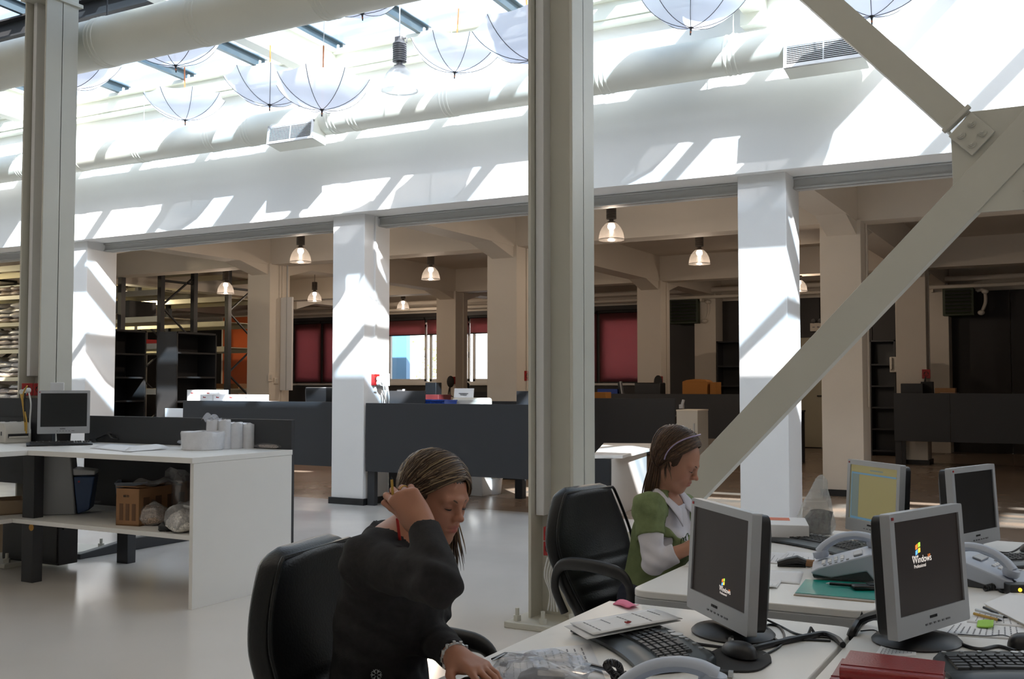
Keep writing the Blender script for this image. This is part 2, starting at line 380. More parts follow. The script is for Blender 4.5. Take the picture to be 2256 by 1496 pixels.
# X brace right of the middle column: four arms meeting in a bolted gusset plate
br = thing('steel_brace', 'cream sloping steel cross brace with bolted gusset plate at the right', 'brace', (-.335, 5.45, 0))
YBR = 5.45
def arm(p, q, w, d=.10):
    """channel section: flat face towards the camera, two flanges behind"""
    p = Vector((p[0], YBR, p[1])); q = Vector((q[0], YBR, q[1])); u = (q-p); L = u.length; u.normalize(); s = u.cross(Vector((0, 1, 0))).normalized()
    sec = [(-w/2, 0), (w/2, 0), (w/2, d), (w/2-.012, d), (w/2-.012, .012), (-w/2+.012, .012), (-w/2+.012, d), (-w/2, d)]
    return MB().prism(sec, u*L, org=p, u=s, w=(0, 1, 0))
GX, GZ = -.335, 2.45
obj('brace_arm', arm((-2.47, .218), (2.0, 4.9), .172), M['steel'], br, bevel=.002)
obj('brace_arm', arm((-2.45, 4.83), (-.515, 2.665), .136), M['steel'], br, bevel=.002)
obj('brace_arm', arm((-.15, 2.24), (2.0, .06), .136), M['steel'], br, bevel=.002)
obj('gusset_plate', MB().prism([(-.556, 2.60), (-.47, 2.712), (-.18, 2.712), (-.09, 2.60), (-.09, 2.30), (-.2, 2.215), (-.44, 2.215), (-.55, 2.35)], (0, .014, 0), org=(0, YBR+.013, 0), u=(1, 0, 0), w=(0, 0, 1)), M['steel'], br, bevel=.002)
def endplate(cx, cz):
    o = obj('end_plate', MB().prism([(cx-.104, cz), (cx, cz-.107), (cx+.104, cz), (cx, cz+.107)], (0, .016, 0), org=(0, YBR-.014, 0), u=(1, 0, 0), w=(0, 0, 1)), M['steel'], br, bevel=.002)
    for dx, dz in ((-.048, 0), (.048, 0), (0, .05), (0, -.05)):
        obj('bolt', MB().cyl((cx+dx, YBR-.02, cz+dz), .021, .012, 20, 'y').cyl((cx+dx, YBR-.03, cz+dz), .016, .018, 6, 'y').cyl((cx+dx, YBR-.042, cz+dz), .009, .014, 10, 'y'), M['steel'], o)
endplate(-.460, 2.597); endplate(-.14, 2.30)
R45 = Matrix.Rotation(math.radians(47), 3, 'Y')
obj('weld_strap', MB().box((-.527, YBR-.012, 2.678), (.022, .03, .165), Matrix.Rotation(math.radians(47), 3, 'Y')), M['steel'], br, bevel=.003)

# ventilation ducts
def duct(y, z, r, seams, label, x0=-25.5, x1=8.5, name='air_duct'):
    t = thing(name, label, 'duct', (0, y, z))
    obj('pipe', MB().cyl((( x0+x1)/2, y, z), r, x1-x0, 40, 'x'), M['duct'], t)
    for s in seams:
        for d in (-.045, 0, .045):
            obj('seam_ring', MB().lathe([(r-.001, -.013), (r+.006, -.006), (r+.006, .006), (r-.001, .013)], (s+d, y, z), 40, (1, 0, 0)), M['duct'], t)
    return t
sx = [-13.9, -12.6, -11.47, -10.33, -9.11, -8.51, -7.25, -6.96, -5.75, -3.98, -2.73, -1.2, .3]
d1 = duct(9.08, 4.365, .178, sx[:-2], 'round white air duct with grilles running along the upper wall', x1=-1.46)
d2 = duct(5.96, 4.30, .205, [-8.8, -7.25, -6.09, -4.86, -1.5], 'thick cream air duct passing behind the steel columns at upper left')
for s in (-7.25, -4.86, -2.6):
    obj('hanger', MB().tube([(s, 5.96, 4.5), (s, 5.96, 5.5)], .006, 6), M['dark_metal'], d2)
for s in (-10.33, -5.75, -2.73):
    obj('hanger', MB().tube([(s, 9.08, 4.54), (s, 9.08, 5.25)], .005, 6).box((s, 9.08, 4.55), (.02, .03, .03)), M['duct'], d1)
for gx0, gx1 in ((-8.06, -7.40), (-2.22, -1.55)):
    g = thing('duct_grille', 'louvred grille box on the white duct ' + ('above the left opening' if gx0 < -5 else 'half hidden by the sloping brace'), 'grille', (gx0, 8.9, 4.2))
    b = MB().prism([(8.84, 4.10), (9.06, 4.06), (9.06, 4.45), (8.98, 4.42), (8.865, 4.31)], (gx1-gx0, 0, 0), org=(gx0, 0, 0), u=(0, 1, 0), w=(0, 0, 1))
    obj('box', b, M['duct'], g)
    nrm = Vector((0, -.21, .025)).normalized(); dn = Vector((0, -.025, -.21)).normalized()
    def gp(x, s, o): return Vector((x, 8.865, 4.31)) + dn*s + Vector((0, -1, .119)).normalized()*o
    rotx = math.atan2(.025, .21)
    fr = MB()
    for a, c in (((gx0, .012), (gx1, .012)), ((gx0, .202), (gx1, .202))):
        fr.box(gp((gx0+gx1)/2, a[1], .006), (gx1-gx0, .02, .026), (-rotx, 0, 0))
    for x in (gx0+.013, gx1-.013): fr.box(gp(x, .107, .006), (.026, .02, .216), (-rotx, 0, 0))
    fr.box(gp((gx0+gx1)/2, .107, .004), (.01, .012, .2), (-rotx, 0, 0))
    obj('grille_frame', fr, M['trunk'], g, bevel=.002)
    obj('back_panel', MB().box(gp((gx0+gx1)/2, .107, .001), (gx1-gx0-.03, .003, .2), (-rotx, 0, 0)), M['blackmatt'], g)
    base = None
    for k in range(10):
        s = .032+k*.0168
        obj('louvre', MB().box(gp((gx0+gx1)/2, s, .007), (gx1-gx0-.04, .013, .006), (.5-rotx, 0, 0)), M['trunk'], g)

# upside-down umbrellas on strings
def umb_mesh():
    R, H, z0, A = .46, .27, .07, 1.12
    def pt(t, a):
        f = abs(((a*8/(2*PI)) % 1)-.5)*2              # 1 at a rib, 0 mid panel
        k = 1-.085*(1-f*f)*t; s = 1-.05*(1-f*f)*max(0, t-.4)/.6
        return Vector((R*math.sin(A*t)/math.sin(A)*k*math.cos(a), R*math.sin(A*t)/math.sin(A)*k*math.sin(a), z0+H*(1-math.cos(A*t*s))/(1-math.cos(A))))
    c = MB(); nt_, na = 10, 64
    c.v = [tuple(pt(max(.03, i/nt_), 2*PI*j/na)) for i in range(nt_+1) for j in range(na)]
    c.f = [(i*na+j, i*na+(j+1) % na, (i+1)*na+(j+1) % na, (i+1)*na+j) for i in range(nt_) for j in range(na)]; c.m = [0]*len(c.f)
    ribs = []; struts = []
    for k in range(8):
        a = 2*PI*k/8
        ribs.append(MB().tube([pt(max(.03, i/10), a)-Vector((0, 0, .0035)) for i in range(11)], .003, 5))
        struts.append(MB().tube([pt(.52, a)+Vector((0, 0, .004)), (.012*math.cos(a), .012*math.sin(a), z0+.27)], .0016, 4))
    return c, ribs, struts
UM = {'first': None}
def umbrella(p, label, tilt=(0, 0), rz=0, sc=1.0):
    t = thing('umbrella', label, 'umbrella', p, rz, 'white umbrellas hung upside down'); t.rotation_euler = (tilt[0], tilt[1], rz); t.scale = (sc, sc, sc)
    if UM['first'] is None:
        c, ribs, struts = umb_mesh(); L = []
        L.append(obj('canopy', c, M['fabric_white'], t, world=False))
        for r in ribs: L.append(obj('rib', r, M['dark_metal'], t, world=False))
        for r in struts: L.append(obj('strut', r, M['galv'], t, world=False))
        L.append(obj('shaft', MB().tube([(0, 0, .02), (0, 0, .70)], .0075, 8), M['wood'], t, world=False))
        L.append(obj('ferrule', MB().lathe([(0, 0), (.006, .002), (.008, .05), (.02, .068), (.02, .075), (0, .076)], (0, 0, 0), 12), M['dark_metal'], t, world=False))
        UM['first'] = L
    else:
        for o in UM['first']:
            c = o.copy(); COL.objects.link(c); c.parent = t
    top = 5.30-p[2]
    if top > .72: obj('string', MB().tube([(0, 0, .69), (0, 0, top/sc)], .0035, 5), M['trunk'], t, world=False)
    return t
UL = [((160, 209), 7.0, 'white inverted umbrella just right of the left column under the thick duct', .1), ((388, 160), 6.75, 'white inverted umbrella partly hidden by the thick duct, at upper left', .5),
      ((408, 277), 8.55, 'lowest white inverted umbrella of the left, above the wall ducts', .2), ((594, 245), 7.95, 'white inverted umbrella tucked behind another left of the lamp', .75),
      ((709, 257), 7.6, 'big white inverted umbrella directly left of the hall lamp', .35), ((799, 46), 7.45, 'white inverted umbrella at the top edge above the hall lamp', .6),
      ((1001, 174), 8.35, 'white inverted umbrella directly right of the hall lamp', .05), ((1168, 150), 7.4, 'white inverted umbrella cut by the middle steel column', .5),
      ((1521, 78), 8.5, 'white inverted umbrella right of the middle column, at the top edge', .3), ((1921, 55), 8.25, 'white inverted umbrella behind the upper brace arm, at the top', .15)]
for i, ((x, y), Y, lab, rz) in enumerate(UL):
    umbrella(ay(x, y, Y), lab, tilt=(random.uniform(-.09, .09), random.uniform(-.09, .09)), rz=rz, sc={0: 1.02, 6: .98}.get(i, 1.0))

# glass high-bay lamps
M['lampglass'] = thinmat('ribbed_lamp_glass', (.085, .080, .076), .66, gloss=.12, rough=.12, transl=.6)  # shade glass darkened in colour so the bulb does not bleach it
M['lampglass_sunlit'] = thinmat('ribbed_lamp_glass_sunlit', (.85, .85, .84), .45, gloss=.14, rough=.12, transl=.6)  # same glass for the unlit lamp, paler: sunlight put into its colour
M['bulb'] = emat('lit_bulb', (1, .86, .74), 9.0)
M['bulb_off'] = pmat('opal_bulb', (.85, .85, .85), .3)
M['lampbody'] = pmat('lamp_body', (.075, .062, .052), .45, metal=.2)
M['lampbody_grey'] = pmat('lamp_body_grey', (.16, .16, .165), .4, metal=.5)
def lamp_meshes(n=48):
    prof = [(.157, 0), (.153, .012), (.150, .05), (.138, .10), (.115, .148), (.085, .185), (.058, .207), (.045, .214)]
    g = MB(); vs = []
    for r, z in prof:
        for j in range(n): q = 2*PI*j/n; rr = r*(1+(.006 if j % 2 else -.006)); vs.append((rr*math.cos(q), rr*math.sin(q), z))
    g.add(vs, [(i*n+j, i*n+(j+1) % n, (i+1)*n+(j+1) % n, (i+1)*n+j) for i in range(len(prof)-1) for j in range(n)])
    rim = MB().lathe([(.153, -.002), (.162, -.002), (.162, .010), (.155, .012), (.153, -.002)], (0, 0, 0), 48)
    neck = MB().lathe([(.0, .206), (.05, .206), (.05, .222), (.028, .232), (.028, .25), (.045, .256), (0, .257)], (0, 0, 0), 24)
    bulb = MB().lathe([(0, .125), (.03, .13), (.045, .15), (.046, .175), (.036, .20), (0, .206)], (0, 0, 0), 16)
    body = [(0, .25)]
    for k in range(9): z = .255+k*.019; body += [(.055, z), (.062, z+.003), (.062, z+.012), (.055, z+.015)]
    body += [(.05, .43), (0, .432)]
    bd = MB().lathe(body, (0, 0, 0), 24)
    return g, rim, neck, bulb, bd
LM = {}
def lamp(p, label, on=True, cable=.4, cat='lamp', group=None, power=26, lc=(1, .80, .62)):
    t = thing('pendant_lamp', label, 'lamp', p, 0, group)
    if not LM:
        for k, mb in zip(('lamp_shade', 'shade_rim', 'neck', 'bulb', 'ballast_body'), lamp_meshes()):
            mm = {'lamp_shade': M['lampglass'], 'shade_rim': M['lampglass'], 'neck': M['lampbody'], 'bulb': M['bulb'], 'ballast_body': M['lampbody']}[k]
            LM[k] = obj(k, mb, mm, t, world=False)
    else:
        for k, o in LM.items():
            c = o.copy(); COL.objects.link(c); c.parent = t
            if not on:
                c.data = o.data.copy()
                c.data.materials[0] = {'bulb': M['bulb_off'], 'lamp_shade': M['lampglass_sunlit'], 'shade_rim': M['lampglass_sunlit']}.get(k, M['lampbody_grey'])
    obj('cable', MB().tube([(0, 0, .43), (0, 0, .43+cable)], .006, 6), M['trunk'] if not on else M['lampbody'], t, world=False)
    if on:
        L = bpy.data.lights.new('lamp_light', 'POINT'); L.energy = power; L.color = lc; L.shadow_soft_size = .03
        lo = bpy.data.objects.new('lamp_light', L); COL.objects.link(lo); lo.location = (p[0], p[1], p[2]-.02)
    return t
def lamp_px(x, yb, Y, label, **k):
    p = ay(x, yb, Y); return lamp(p, label, cable=max(.03, 3.9-p.z-.43), group='glass pendant lamps of the rear room', **k)
lamp_px(662, 578, 11.7, 'lit glass bell lamp left of the pillar between the counters, nearer of two')
lamp_px(693, 664, 17.9, 'small lit glass bell lamp just left of the middle white pillar, farther one')
lamp_px(949, 616, 14.5, 'lit glass bell lamp hanging in front of the slim pillar between bright windows')
lamp_px(888, 681, 21.4, 'small lit glass bell lamp above the bright window with blue post')
lamp_px(1347, 529, 11.5, 'large lit glass bell lamp just right of the middle steel column')
lamp_px(1541, 582, 14.5, 'lit glass bell lamp between middle column and right white pillar')
lamp_px(497, 647, 14.3, 'lit glass bell lamp seen through the black warehouse racking')
lamp_px(1760, 642, 19.5, 'lit glass bell lamp peeping out behind the right white pillar')
for i, (x, y) in enumerate(((-17.6, 10.6), (-18.6, 15.9))): lamp((x, y, 3.25), ('lit glass bell lamp out of view, added over the bead shelving at far left', 'lit glass bell lamp added over the far warehouse racks')[i], cable=.2, group='glass pendant lamps of the rear room', power=75, lc=(1, .84, .55))  # both lamps added to bring yellow light onto shelving and racks
hl = lamp(ay(880, 200, 8.0), 'unlit glass bell lamp with grey ribbed body hanging among the umbrellas', on=False, cable=.9)
hl.scale = (1.08, 1.08, 1.08)
obj('cap', MB().box((0, 0, .455), (.07, .06, .05)).box((.05, 0, .46), (.05, .012, .012)).box((.075, 0, .44), (.012, .012, .05)), M['lampbody_grey'], hl, world=False, bevel=.004)
# ================================================================== PACKING BENCH AT THE LEFT
M['red'] = pmat('red_plastic', (.34, .012, .012), .35)
M['cardboard'] = pmat('cardboard', (.30, .155, .07), .8, noise=.12, nscale=6)
M['cardboard_pale'] = pmat('pale_cardboard', (.36, .26, .17), .8, noise=.1, nscale=6)
M['paleblue'] = pmat('pale_blue_plastic', (.42, .49, .58), .4)
M['navy'] = pmat('navy_plastic', (.02, .05, .13), .4)
M['beads'] = pmat('bead_filling', (.46, .34, .26), .45, noise=.7, nscale=110, bump=.9, bscale=90)
M['beads_white'] = pmat('pale_bead_filling', (.74, .70, .64), .5, noise=.45, nscale=90, bump=.8, bscale=80)
M['wrap'] = pmat('shrink_wrap', (.70, .70, .72), .22, noise=.06, nscale=14, bump=.5, bscale=22, coat=.3)
M['cable_y'] = pmat('yellow_cable', (.50, .30, .05), .5)
M['cable_w'] = pmat('white_cable', (.6, .6, .58), .5)
M['screen'] = pmat('dark_screen', (.008, .010, .011), .28)
M['key'] = pmat('black_keys', (.02, .02, .021), .5)

bench = thing('packing_bench', 'white topped packing bench with black post and low shelf at left', 'bench', (-5.6, 5.1, 0))
obj('worktop', MB().span((-6.39, 4.66, .895), (-4.83, 5.585, .93)), M['white'], bench, bevel=.002)
obj('side_panel', MB().span((-4.862, 4.675, 0), (-4.832, 5.58, .894)), M['white'], bench, bevel=.0015)
obj('shelf', MB().prism([(-6.52, 4.69), (-4.863, 4.69), (-4.863, 5.55), (-6.9, 5.55), (-7.18, 5.3), (-7.18, 4.69)], (0, 0, .03), org=(0, 0, .418)), M['white'], bench, bevel=.002)
obj('back_screen', MB().span((-6.98, 5.592, .366), (-4.86, 5.617, 1.136)), M['char'], bench, bevel=.002)
obj('end_leg', MB().span((-4.875, 5.588, 0), (-4.845, 5.62, 1.136)), M['char'], bench)
obj('leg', MB().span((-6.575, 4.76, 0), (-6.455, 4.84, .894)), M['char'], bench, bevel=.003)
ft = obj('leg', MB().span((-6.62, 5.62, 0), (-6.50, 5.70, .40)), M['char'], bench, bevel=.003)
foot = MB().prism([(-.62, 0), (.75, 0), (.75, .04), (.1, .10), (-.1, .10), (-.62, .04)], (.07, 0, 0), org=(-7.06, 6.2, 0), u=(0, 1, 0), w=(0, 0, 1))
obj('foot', foot, M['char'], bench, bevel=.006)
bench2 = thing('packing_bench', 'white return bench at the far left edge carrying printer and monitor', 'bench', (-7.2, 5.0, 0))
obj('worktop', MB().prism([(-6.394, 4.66), (-6.394, 3.9), (-8.4, 3.9), (-8.4, 5.585), (-6.394, 5.585)], (0, 0, .035), org=(0, 0, .895)), M['white'], bench2, bevel=.002)
obj('shelf', MB().span((-8.4, 3.95, .418), (-6.58, 4.685, .448)).span((-8.4, 4.685, .418), (-7.19, 5.2, .448)), M['white'], bench2, bevel=.002)
obj('back_screen', MB().span((-7.95, 5.35, .9), (-7.03, 5.366, 1.275)).span((-8.6, 5.335, .6), (-7.03, 5.348, 1.12)), M['char'], bench2, bevel=.002)
obj('leg', MB().span((-8.4, 4.0, 0), (-8.3, 4.1, .894)), M['char'], bench2)

def facing(p, yaw): return Matrix.Translation(p) @ Matrix.Rotation(yaw, 4, 'Z')
def yaw_to_cam(p): return math.atan2(-(p[0]), (p[1]))     # yaw that turns local -Y towards the camera
# ---- flat monitor: local frame, screen looks along -Y, origin on the desk under the stand
def monitor(name, label, p, yaw, w=.375, h=.335, tilt=.08, zc=.235, screen='screen', base=True, deco=True, back=.055):
    t = thing(name, label, 'monitor', p, yaw)
    R = Matrix.Rotation(-tilt, 4, 'X'); T = Matrix.Translation((0, 0, zc)) @ R
    def tr(mb):
        mb.v = [tuple(T @ Vector(q)) for q in mb.v]; return mb
    bz, bb = .021, .052
    fr = MB()
    o = rrect(w, h, .006, 3); i = [(x, z+(bb-bz)/2) for x, z in rrect(w-2*bz, h-bz-bb, .002, 3)]
    n_ = len(o); f0 = [(x, -.012, z) for x, z in o]; f1 = [(x, -.012, z) for x, z in i]; f2 = [(x, -.006, z) for x, z in i]; f3 = [(x, .014, z) for x, z in o]
    fr.add(f0+f1+f2+f3, [(k, (k+1) % n_, n_+(k+1) % n_, n_+k) for k in range(n_)] + [(n_+k, n_+(k+1) % n_, 2*n_+(k+1) % n_, 2*n_+k) for k in range(n_)] +
           [(k, 3*n_+k, 3*n_+(k+1) % n_, (k+1) % n_) for k in range(n_)] + [tuple(range(3*n_, 4*n_))])
    b1 = obj('bezel', tr(fr), M['alu'], t, world=False)
    sc = obj('screen', tr(MB().box((0, -.005, (bb-bz)/2), (w-2*bz+.002, .004, h-bz-bb+.002))), M[screen], t, world=False)
    bk = MB(); o2 = rrect(w-.012, h-.012, .02, 4); o3 = rrect(w-.05, h-.06, .03, 4); n_ = len(o2)
    bk.add([(x, .014, z) for x, z in o2]+[(x, back*.75, z) for x, z in o2]+[(x, back, z) for x, z in o3],
           [(k, (k+1) % n_, n_+(k+1) % n_, n_+k) for k in range(n_)]+[(n_+k, n_+(k+1) % n_, 2*n_+(k+1) % n_, 2*n_+k) for k in range(n_)]+[tuple(range(2*n_, 3*n_))])
    obj('rear_shell', tr(bk), M['black'], t, world=False)
    if deco:
        bt = MB()
        for k in range(5): bt.box((-.045+k*.021, -.0125, -h/2+.020), (.009, .003, .004))
        bt.box((.065, -.0125, -h/2+.020), (.02, .003, .004))
        obj('button_row', tr(bt), M['lampbody_grey'] if 'lampbody_grey' in M else M['galv'], b1, world=False)
        lg = MB().box((-w/2+.013, -.0125, h/2-.012), (.009, .002, .007))
        obj('emblem', tr(lg), M['red'], b1, world=False)
        tx = MB()
        for k in range(5): tx.box((-.022+k*.0075, -.0125, -h/2+.036), (.0052, .002, .0065))
        obj('wordmark', tr(tx), M['blackmatt'], b1, world=False)
    if base:
        st = MB().prism([(-.045, 0), (.045, 0), (.06, .16), (-.06, .16)], (0, .03, 0), org=(0, .045, .012), u=(1, 0, 0), w=(0, .12, .99))
        obj('neck', st, M['black'], t, world=False, bevel=.006)
        pl = MB(); n_ = 36
        ring = [(math.cos(2*PI*k/n_), math.sin(2*PI*k/n_)) for k in range(n_)]
        lv = [(.118, 0), (.12, .005), (.112, .012), (.05, .022), (.0001, .024)]
        pl.add([(x*r*1.0, .03+y*r*.88, z) for r, z in lv for x, y in ring], [(a*n_+k, a*n_+(k+1) % n_, (a+1)*n_+(k+1) % n_, (a+1)*n_+k) for a in range(4) for k in range(n_)]+[tuple(range(n_-1, -1, -1))])
        obj('base', pl, M['black'], t, world=False)
    return t
# ---- keyboard with single keys, optionally curved; local frame x = length, front (palm rest) towards -Y
def keyboard(label, p, yaw, w=.47, d=.19, curved=True, mat='key', body='black', name='keyboard', rest=True):
    t = thing(name, label, 'keyboard', p, yaw)
    def cur(x): return (-.085*(x/w*2)**2*.35 if curved else 0)
    nx = 20; vs = []; fs = []
    prof = [(-d/2, .004), (-d/2, .012), (-d/2+.02, .020), (-d/2+.055, .020), (-d/2+.06, .018), (d/2-.03, .026), (d/2-.008, .027), (d/2, .02), (d/2, .004)]
    for i in range(nx+1):
        x = -w/2+w*i/nx; e = min(1, min(i, nx-i)/2+.72); 
        for y, z in prof:
            vs.append((x, y*(e if curved else 1)+cur(x), z*(1.0 if 0 < i < nx else .8)))
    m = len(prof)
    fs = [(i*m+j, (i+1)*m+j, (i+1)*m+(j+1) % m, i*m+(j+1) % m) for i in range(nx) for j in range(m)]+[tuple(range(m)), tuple(range(nx*m+m-1, nx*m-1, -1))]
    obj('body', MB().add(vs, fs), M[body], t, world=False, sm=50)
    kd = (d-.10)/5.4; cols = [15, 15, 14, 13, 9]; cache = {}
    for r in range(5):
        y0 = -d/2+.072+r*kd
        wid = [1]*cols[4-r] if False else None
        x = -w/2+.022; xe = w/2-.125
        if r == 0: ws = [1.5, 1.2, 1.2, 5.5, 1.2, 1.2, 1.5]
        else: ws = [1.3+.25*(4-r if r < 4 else 0)*.6] + [1]*11 + [1.8]
        sc = (xe-x)/sum(ws)
        blocks = []
        for q in ws: blocks.append((x+q*sc/2, q*sc-.0022)); x += q*sc
        for k in range(3): blocks.append((w/2-.112+k*.0165, .0145))
        if r != 4:
            for k in range(3): blocks.append((w/2-.056+k*.0165, .0145))
        for bx, bw in blocks:
            kk = (round(bw, 4))
            if kk not in cache:
                kb = MB(); h = .0065; a, b_ = bw/2, (kd-.0025)/2; s = .0022
                kb.add([(-a, -b_, 0), (a, -b_, 0), (a, b_, 0), (-a, b_, 0), (-a+s, -b_+s, h), (a-s, -b_+s, h), (a-s, b_-s, h), (-a+s, b_-s, h)],
                       [(4, 5, 6, 7), (0, 1, 5, 4), (1, 2, 6, 5), (2, 3, 7, 6), (3, 0, 4, 7)])
                cache[kk] = kb.mesh('key', M[mat])
            o = link('key', cache[kk], t); yy = y0+cur(bx); zz = .018+(yy-cur(bx)+d/2-.06)/(d-.09)*.009
            o.location = (bx, yy, zz-.001); o.rotation_euler = (.07, 0, -.17*(bx/w*2) if curved else 0)
    md = MB()
    for k in range(9):
        bx = -w/2+.03+k*.042
        if abs(bx) < .05: continue
        md.cyl((bx, d/2-.020+cur(bx)*.92, .028), .0055, .004, 10)
    md.cyl((0, d/2-.020, .027), .016, .004, 20).cyl((-.03, d/2-.02, .027), .009, .004, 14).cyl((.03, d/2-.02, .027), .009, .004, 14)
    obj('media_button', md, M['galv'], t, world=False)['kind'] = 'stuff'
    return t
from mathutils import noise as mnoise
def bag_mesh(w, d, h, seed, n=20, crumple=.10):
    rnd = random.Random(seed); ph = [rnd.uniform(0, 6) for _ in range(8)]
    b = MB(); vs = []; m = 11; so_ = Vector((seed*3.1, seed*1.7, 0))
    for i in range(n):
        a = 2*PI*i/n
        for j in range(m):
            q = -PI/2+PI*j/(m-1)
            cx_ = abs(math.cos(a))**.6*math.copysign(1, math.cos(a)); sy = abs(math.sin(a))**.6*math.copysign(1, math.sin(a))
            r = abs(math.cos(q))**.55; z = math.sin(q)*(1 if q > 0 else .55)
            nv = mnoise.noise(Vector((2.6*cx_*r, 2.6*sy*r, 2.2*z))+so_)+.6*abs(mnoise.noise(Vector((5.5*cx_*r, 5.5*sy*r, 4*z))+so_))
            wob = 1+.05*math.sin(3*a+ph[0]+2*q)+crumple*nv
            vs.append((w/2*cx_*r*wob, d/2*sy*r*wob, h*.4+h*.6*z*(1+.15*math.sin(2*a+ph[3]))*(1+2.2*crumple*nv)))
    fs = [(i*m+j, ((i+1) % n)*m+j, ((i+1) % n)*m+j+1, i*m+j+1) for i in range(n) for j in range(m-1)]
    zmin = min(v[2] for v in vs); b.add([(x, y, z-zmin) for x, y, z in vs], fs); return b
def base_at(px, py, z, r):
    """centre of a round thing whose near foot shows at the pixel"""
    q = az(px, py, z); d = Vector((q.x, q.y, 0)).normalized(); return (q.x+d.x*r, q.y+d.y*r, z)
def tuberun(name, pts, r, mat, parent, n=6, k=8): return obj(name, MB().tube(spline(pts, k), r, n), mat, parent)

# things on the bench
p = ad(141, 905, 7.85); mz = .93
monitor('monitor', 'silver framed monitor with dark screen at the left end of bench', (p.x, p.y, mz), yaw_to_cam(p)-.02, w=.365, h=.325, zc=.245, tilt=.03, base=True)
kb = az(140, 981, .93); keyboard('black keyboard lying in front of the bench monitor', (kb.x-.02, kb.y-.02, .93), yaw_to_cam(kb)+.05, w=.45, d=.16, curved=False)
# label printer
q = az(44, 974, .93)
pr = thing('label_printer', 'cream desktop label printer left of the bench monitor', 'printer', (q.x+.03, q.y-.08, .93), yaw_to_cam(q)+.35)
b = MB().prism([(-.13, 0), (.10, 0), (.10, .10), (.06, .158), (-.02, .165), (-.11, .14), (-.13, .10)], (.2, 0, 0), org=(-.10, 0, 0), u=(0, -1, 0), w=(0, 0, 1))
obj('housing', b, M['beige'], pr, world=False, bevel=.012, seg=3)
obj('slot', MB().box((0, -.101, .058), (.15, .006, .03)), M['blackmatt'], pr, world=False)
obj('tear_bar', MB().box((0, -.106, .048), (.14, .012, .012)), M['beige'], pr, world=False)
obj('side_mark', MB().box((-.101, -.03, .075), (.003, .02, .03)).box((0.04, .0, .165), (.03, .02, .004)).box((-.05, .0, .165), (.03, .02, .004)), M['black'], pr, world=False)
q = az(10, 968, .93)
lp = thing('keypad', 'small grey keypad terminal at the far left edge of bench', 'keypad', (q.x-.06, q.y-.02, .93), yaw_to_cam(q)+.2)
obj('base', MB().prism([(-.1, 0), (.1, 0), (.1, .035), (-.1, .018)], (.3, 0, 0), org=(-.15, 0, .0), u=(0, 1, 0), w=(0, 0, 1)), M['alu'], lp, world=False, bevel=.004)
obj('key_panel', MB().box((0, 0, .028), (.26, .15, .004), (.083, 0, 0)), M['navy'], lp, world=False)
# red socket boxes
def sockets(label, p, yaw, n=2, box=True, s=1.0, vertical=False, cat='socket box'):
    t = thing('socket_box', label, cat, p, yaw)
    w = .085*s
    for k in range(n):
        off = (0, 0, -k*.105*s) if vertical else (k*w, 0, 0)
        f = obj('red_socket', MB().box(off, (w-.004, .05, .098*s)), M['red'], t, world=False, bevel=.003)
        h = MB()
        for dx in (-.018, .018): h.cyl((off[0]+dx*s, -.027, off[2]+.012), .006*s, .006, 10, 'y')
        h.lathe([(.026*s, -.0255), (.026*s, -.029), (.022*s, -.029), (.022*s, -.0255)], (off[0], 0, off[2]), 20, (0, 1, 0))
        obj('socket_face', h, M['blackmatt'], f, world=False)
    if box:
        off = ((n+.35)*w, 0, 0) if not vertical else (0, 0, -n*.105*s)
        obj('plain_box', MB().box(off, (w*1.6, .07, .11*s)), M['trunk'], t, world=False, bevel=.004)
    return t
q = ay(53, 858, 5.33)
so = sockets('red double socket with white box on the left steel column', (q.x, 5.36, q.z), 0.9, 2, True, 1.0)
for pts, mm in ((((46, 868), (50, 890), (54, 920), (56, 950)), 'cable_y'), (((60, 850), (52, 866), (50, 885), (58, 925), (58, 955)), 'cable_y'), (((64, 866), (68, 890), (66, 925), (66, 955)), 'cable_w'), (((55, 866), (54, 895), (56, 930)), 'blackmatt')):
    tuberun('cable', [ay(x, y, 5.19) for x, y in pts], .006, M[mm], so)
obj('plug', MB().cyl(ay(51, 864, 5.26), .022, .04, 14, 'y').cyl(ay(60, 860, 5.26), .02, .04, 14, 'y'), M['cable_w'], so)
# headset, papers
def sheet(name, label, pts, z, mat='paper', cat='paper', lift=0.0, seed=0, lines=0, group=None, nu=6):
    """thin sheet over four ground corners (a, b, c, d), slightly warped"""
    a, b_, c, d = [Vector((x, y, 0)) for x, y in pts]; rnd = random.Random(seed); k1, k2 = rnd.uniform(0, 6), rnd.uniform(0, 6)
    cen = (a+b_+c+d)/4
    t = thing(name, label, cat, (cen.x, cen.y, z), 0, group)
    def f(u, v):
        q = (a*(1-u)+b_*u)*(1-v)+(d*(1-u)+c*u)*v
        return (q.x, q.y, z+.0014+lift*(.5+.5*math.sin(k1+3*u+2*v))*(u*(1-u)+v*(1-v))*1.5+(lift*.8*max(0, u-.7)**2*6 if lift else 0))
    obj('leaf', MB().grid(f, nu, nu), M[mat], t, solid=.0012)
    if lines:
        L = MB(); r2 = random.Random(seed+1)
        for i in range(lines):
            v = .12+.76*i/max(1, lines-1); u0 = .1+.05*r2.random(); u1 = .45+.45*r2.random()
            steps = 6
            for s in range(steps):
                ua, ub = u0+(u1-u0)*s/steps, u0+(u1-u0)*(s+.72)/steps
                P_ = [Vector(f(ua, v-.008)), Vector(f(ub, v-.008)), Vector(f(ub, v+.008)), Vector(f(ua, v+.008))]
                L.add([q+Vector((0, 0, .0012)) for q in P_], [(0, 1, 2, 3)])
        obj('print', L, M['ink'], t)['kind'] = 'stuff'
    return t
M['ink'] = pmat('grey_ink', (.22, .22, .24), .8)
def quadpx(pts, z): return [tuple(az(x, y, z)[:2]) for x, y in pts]
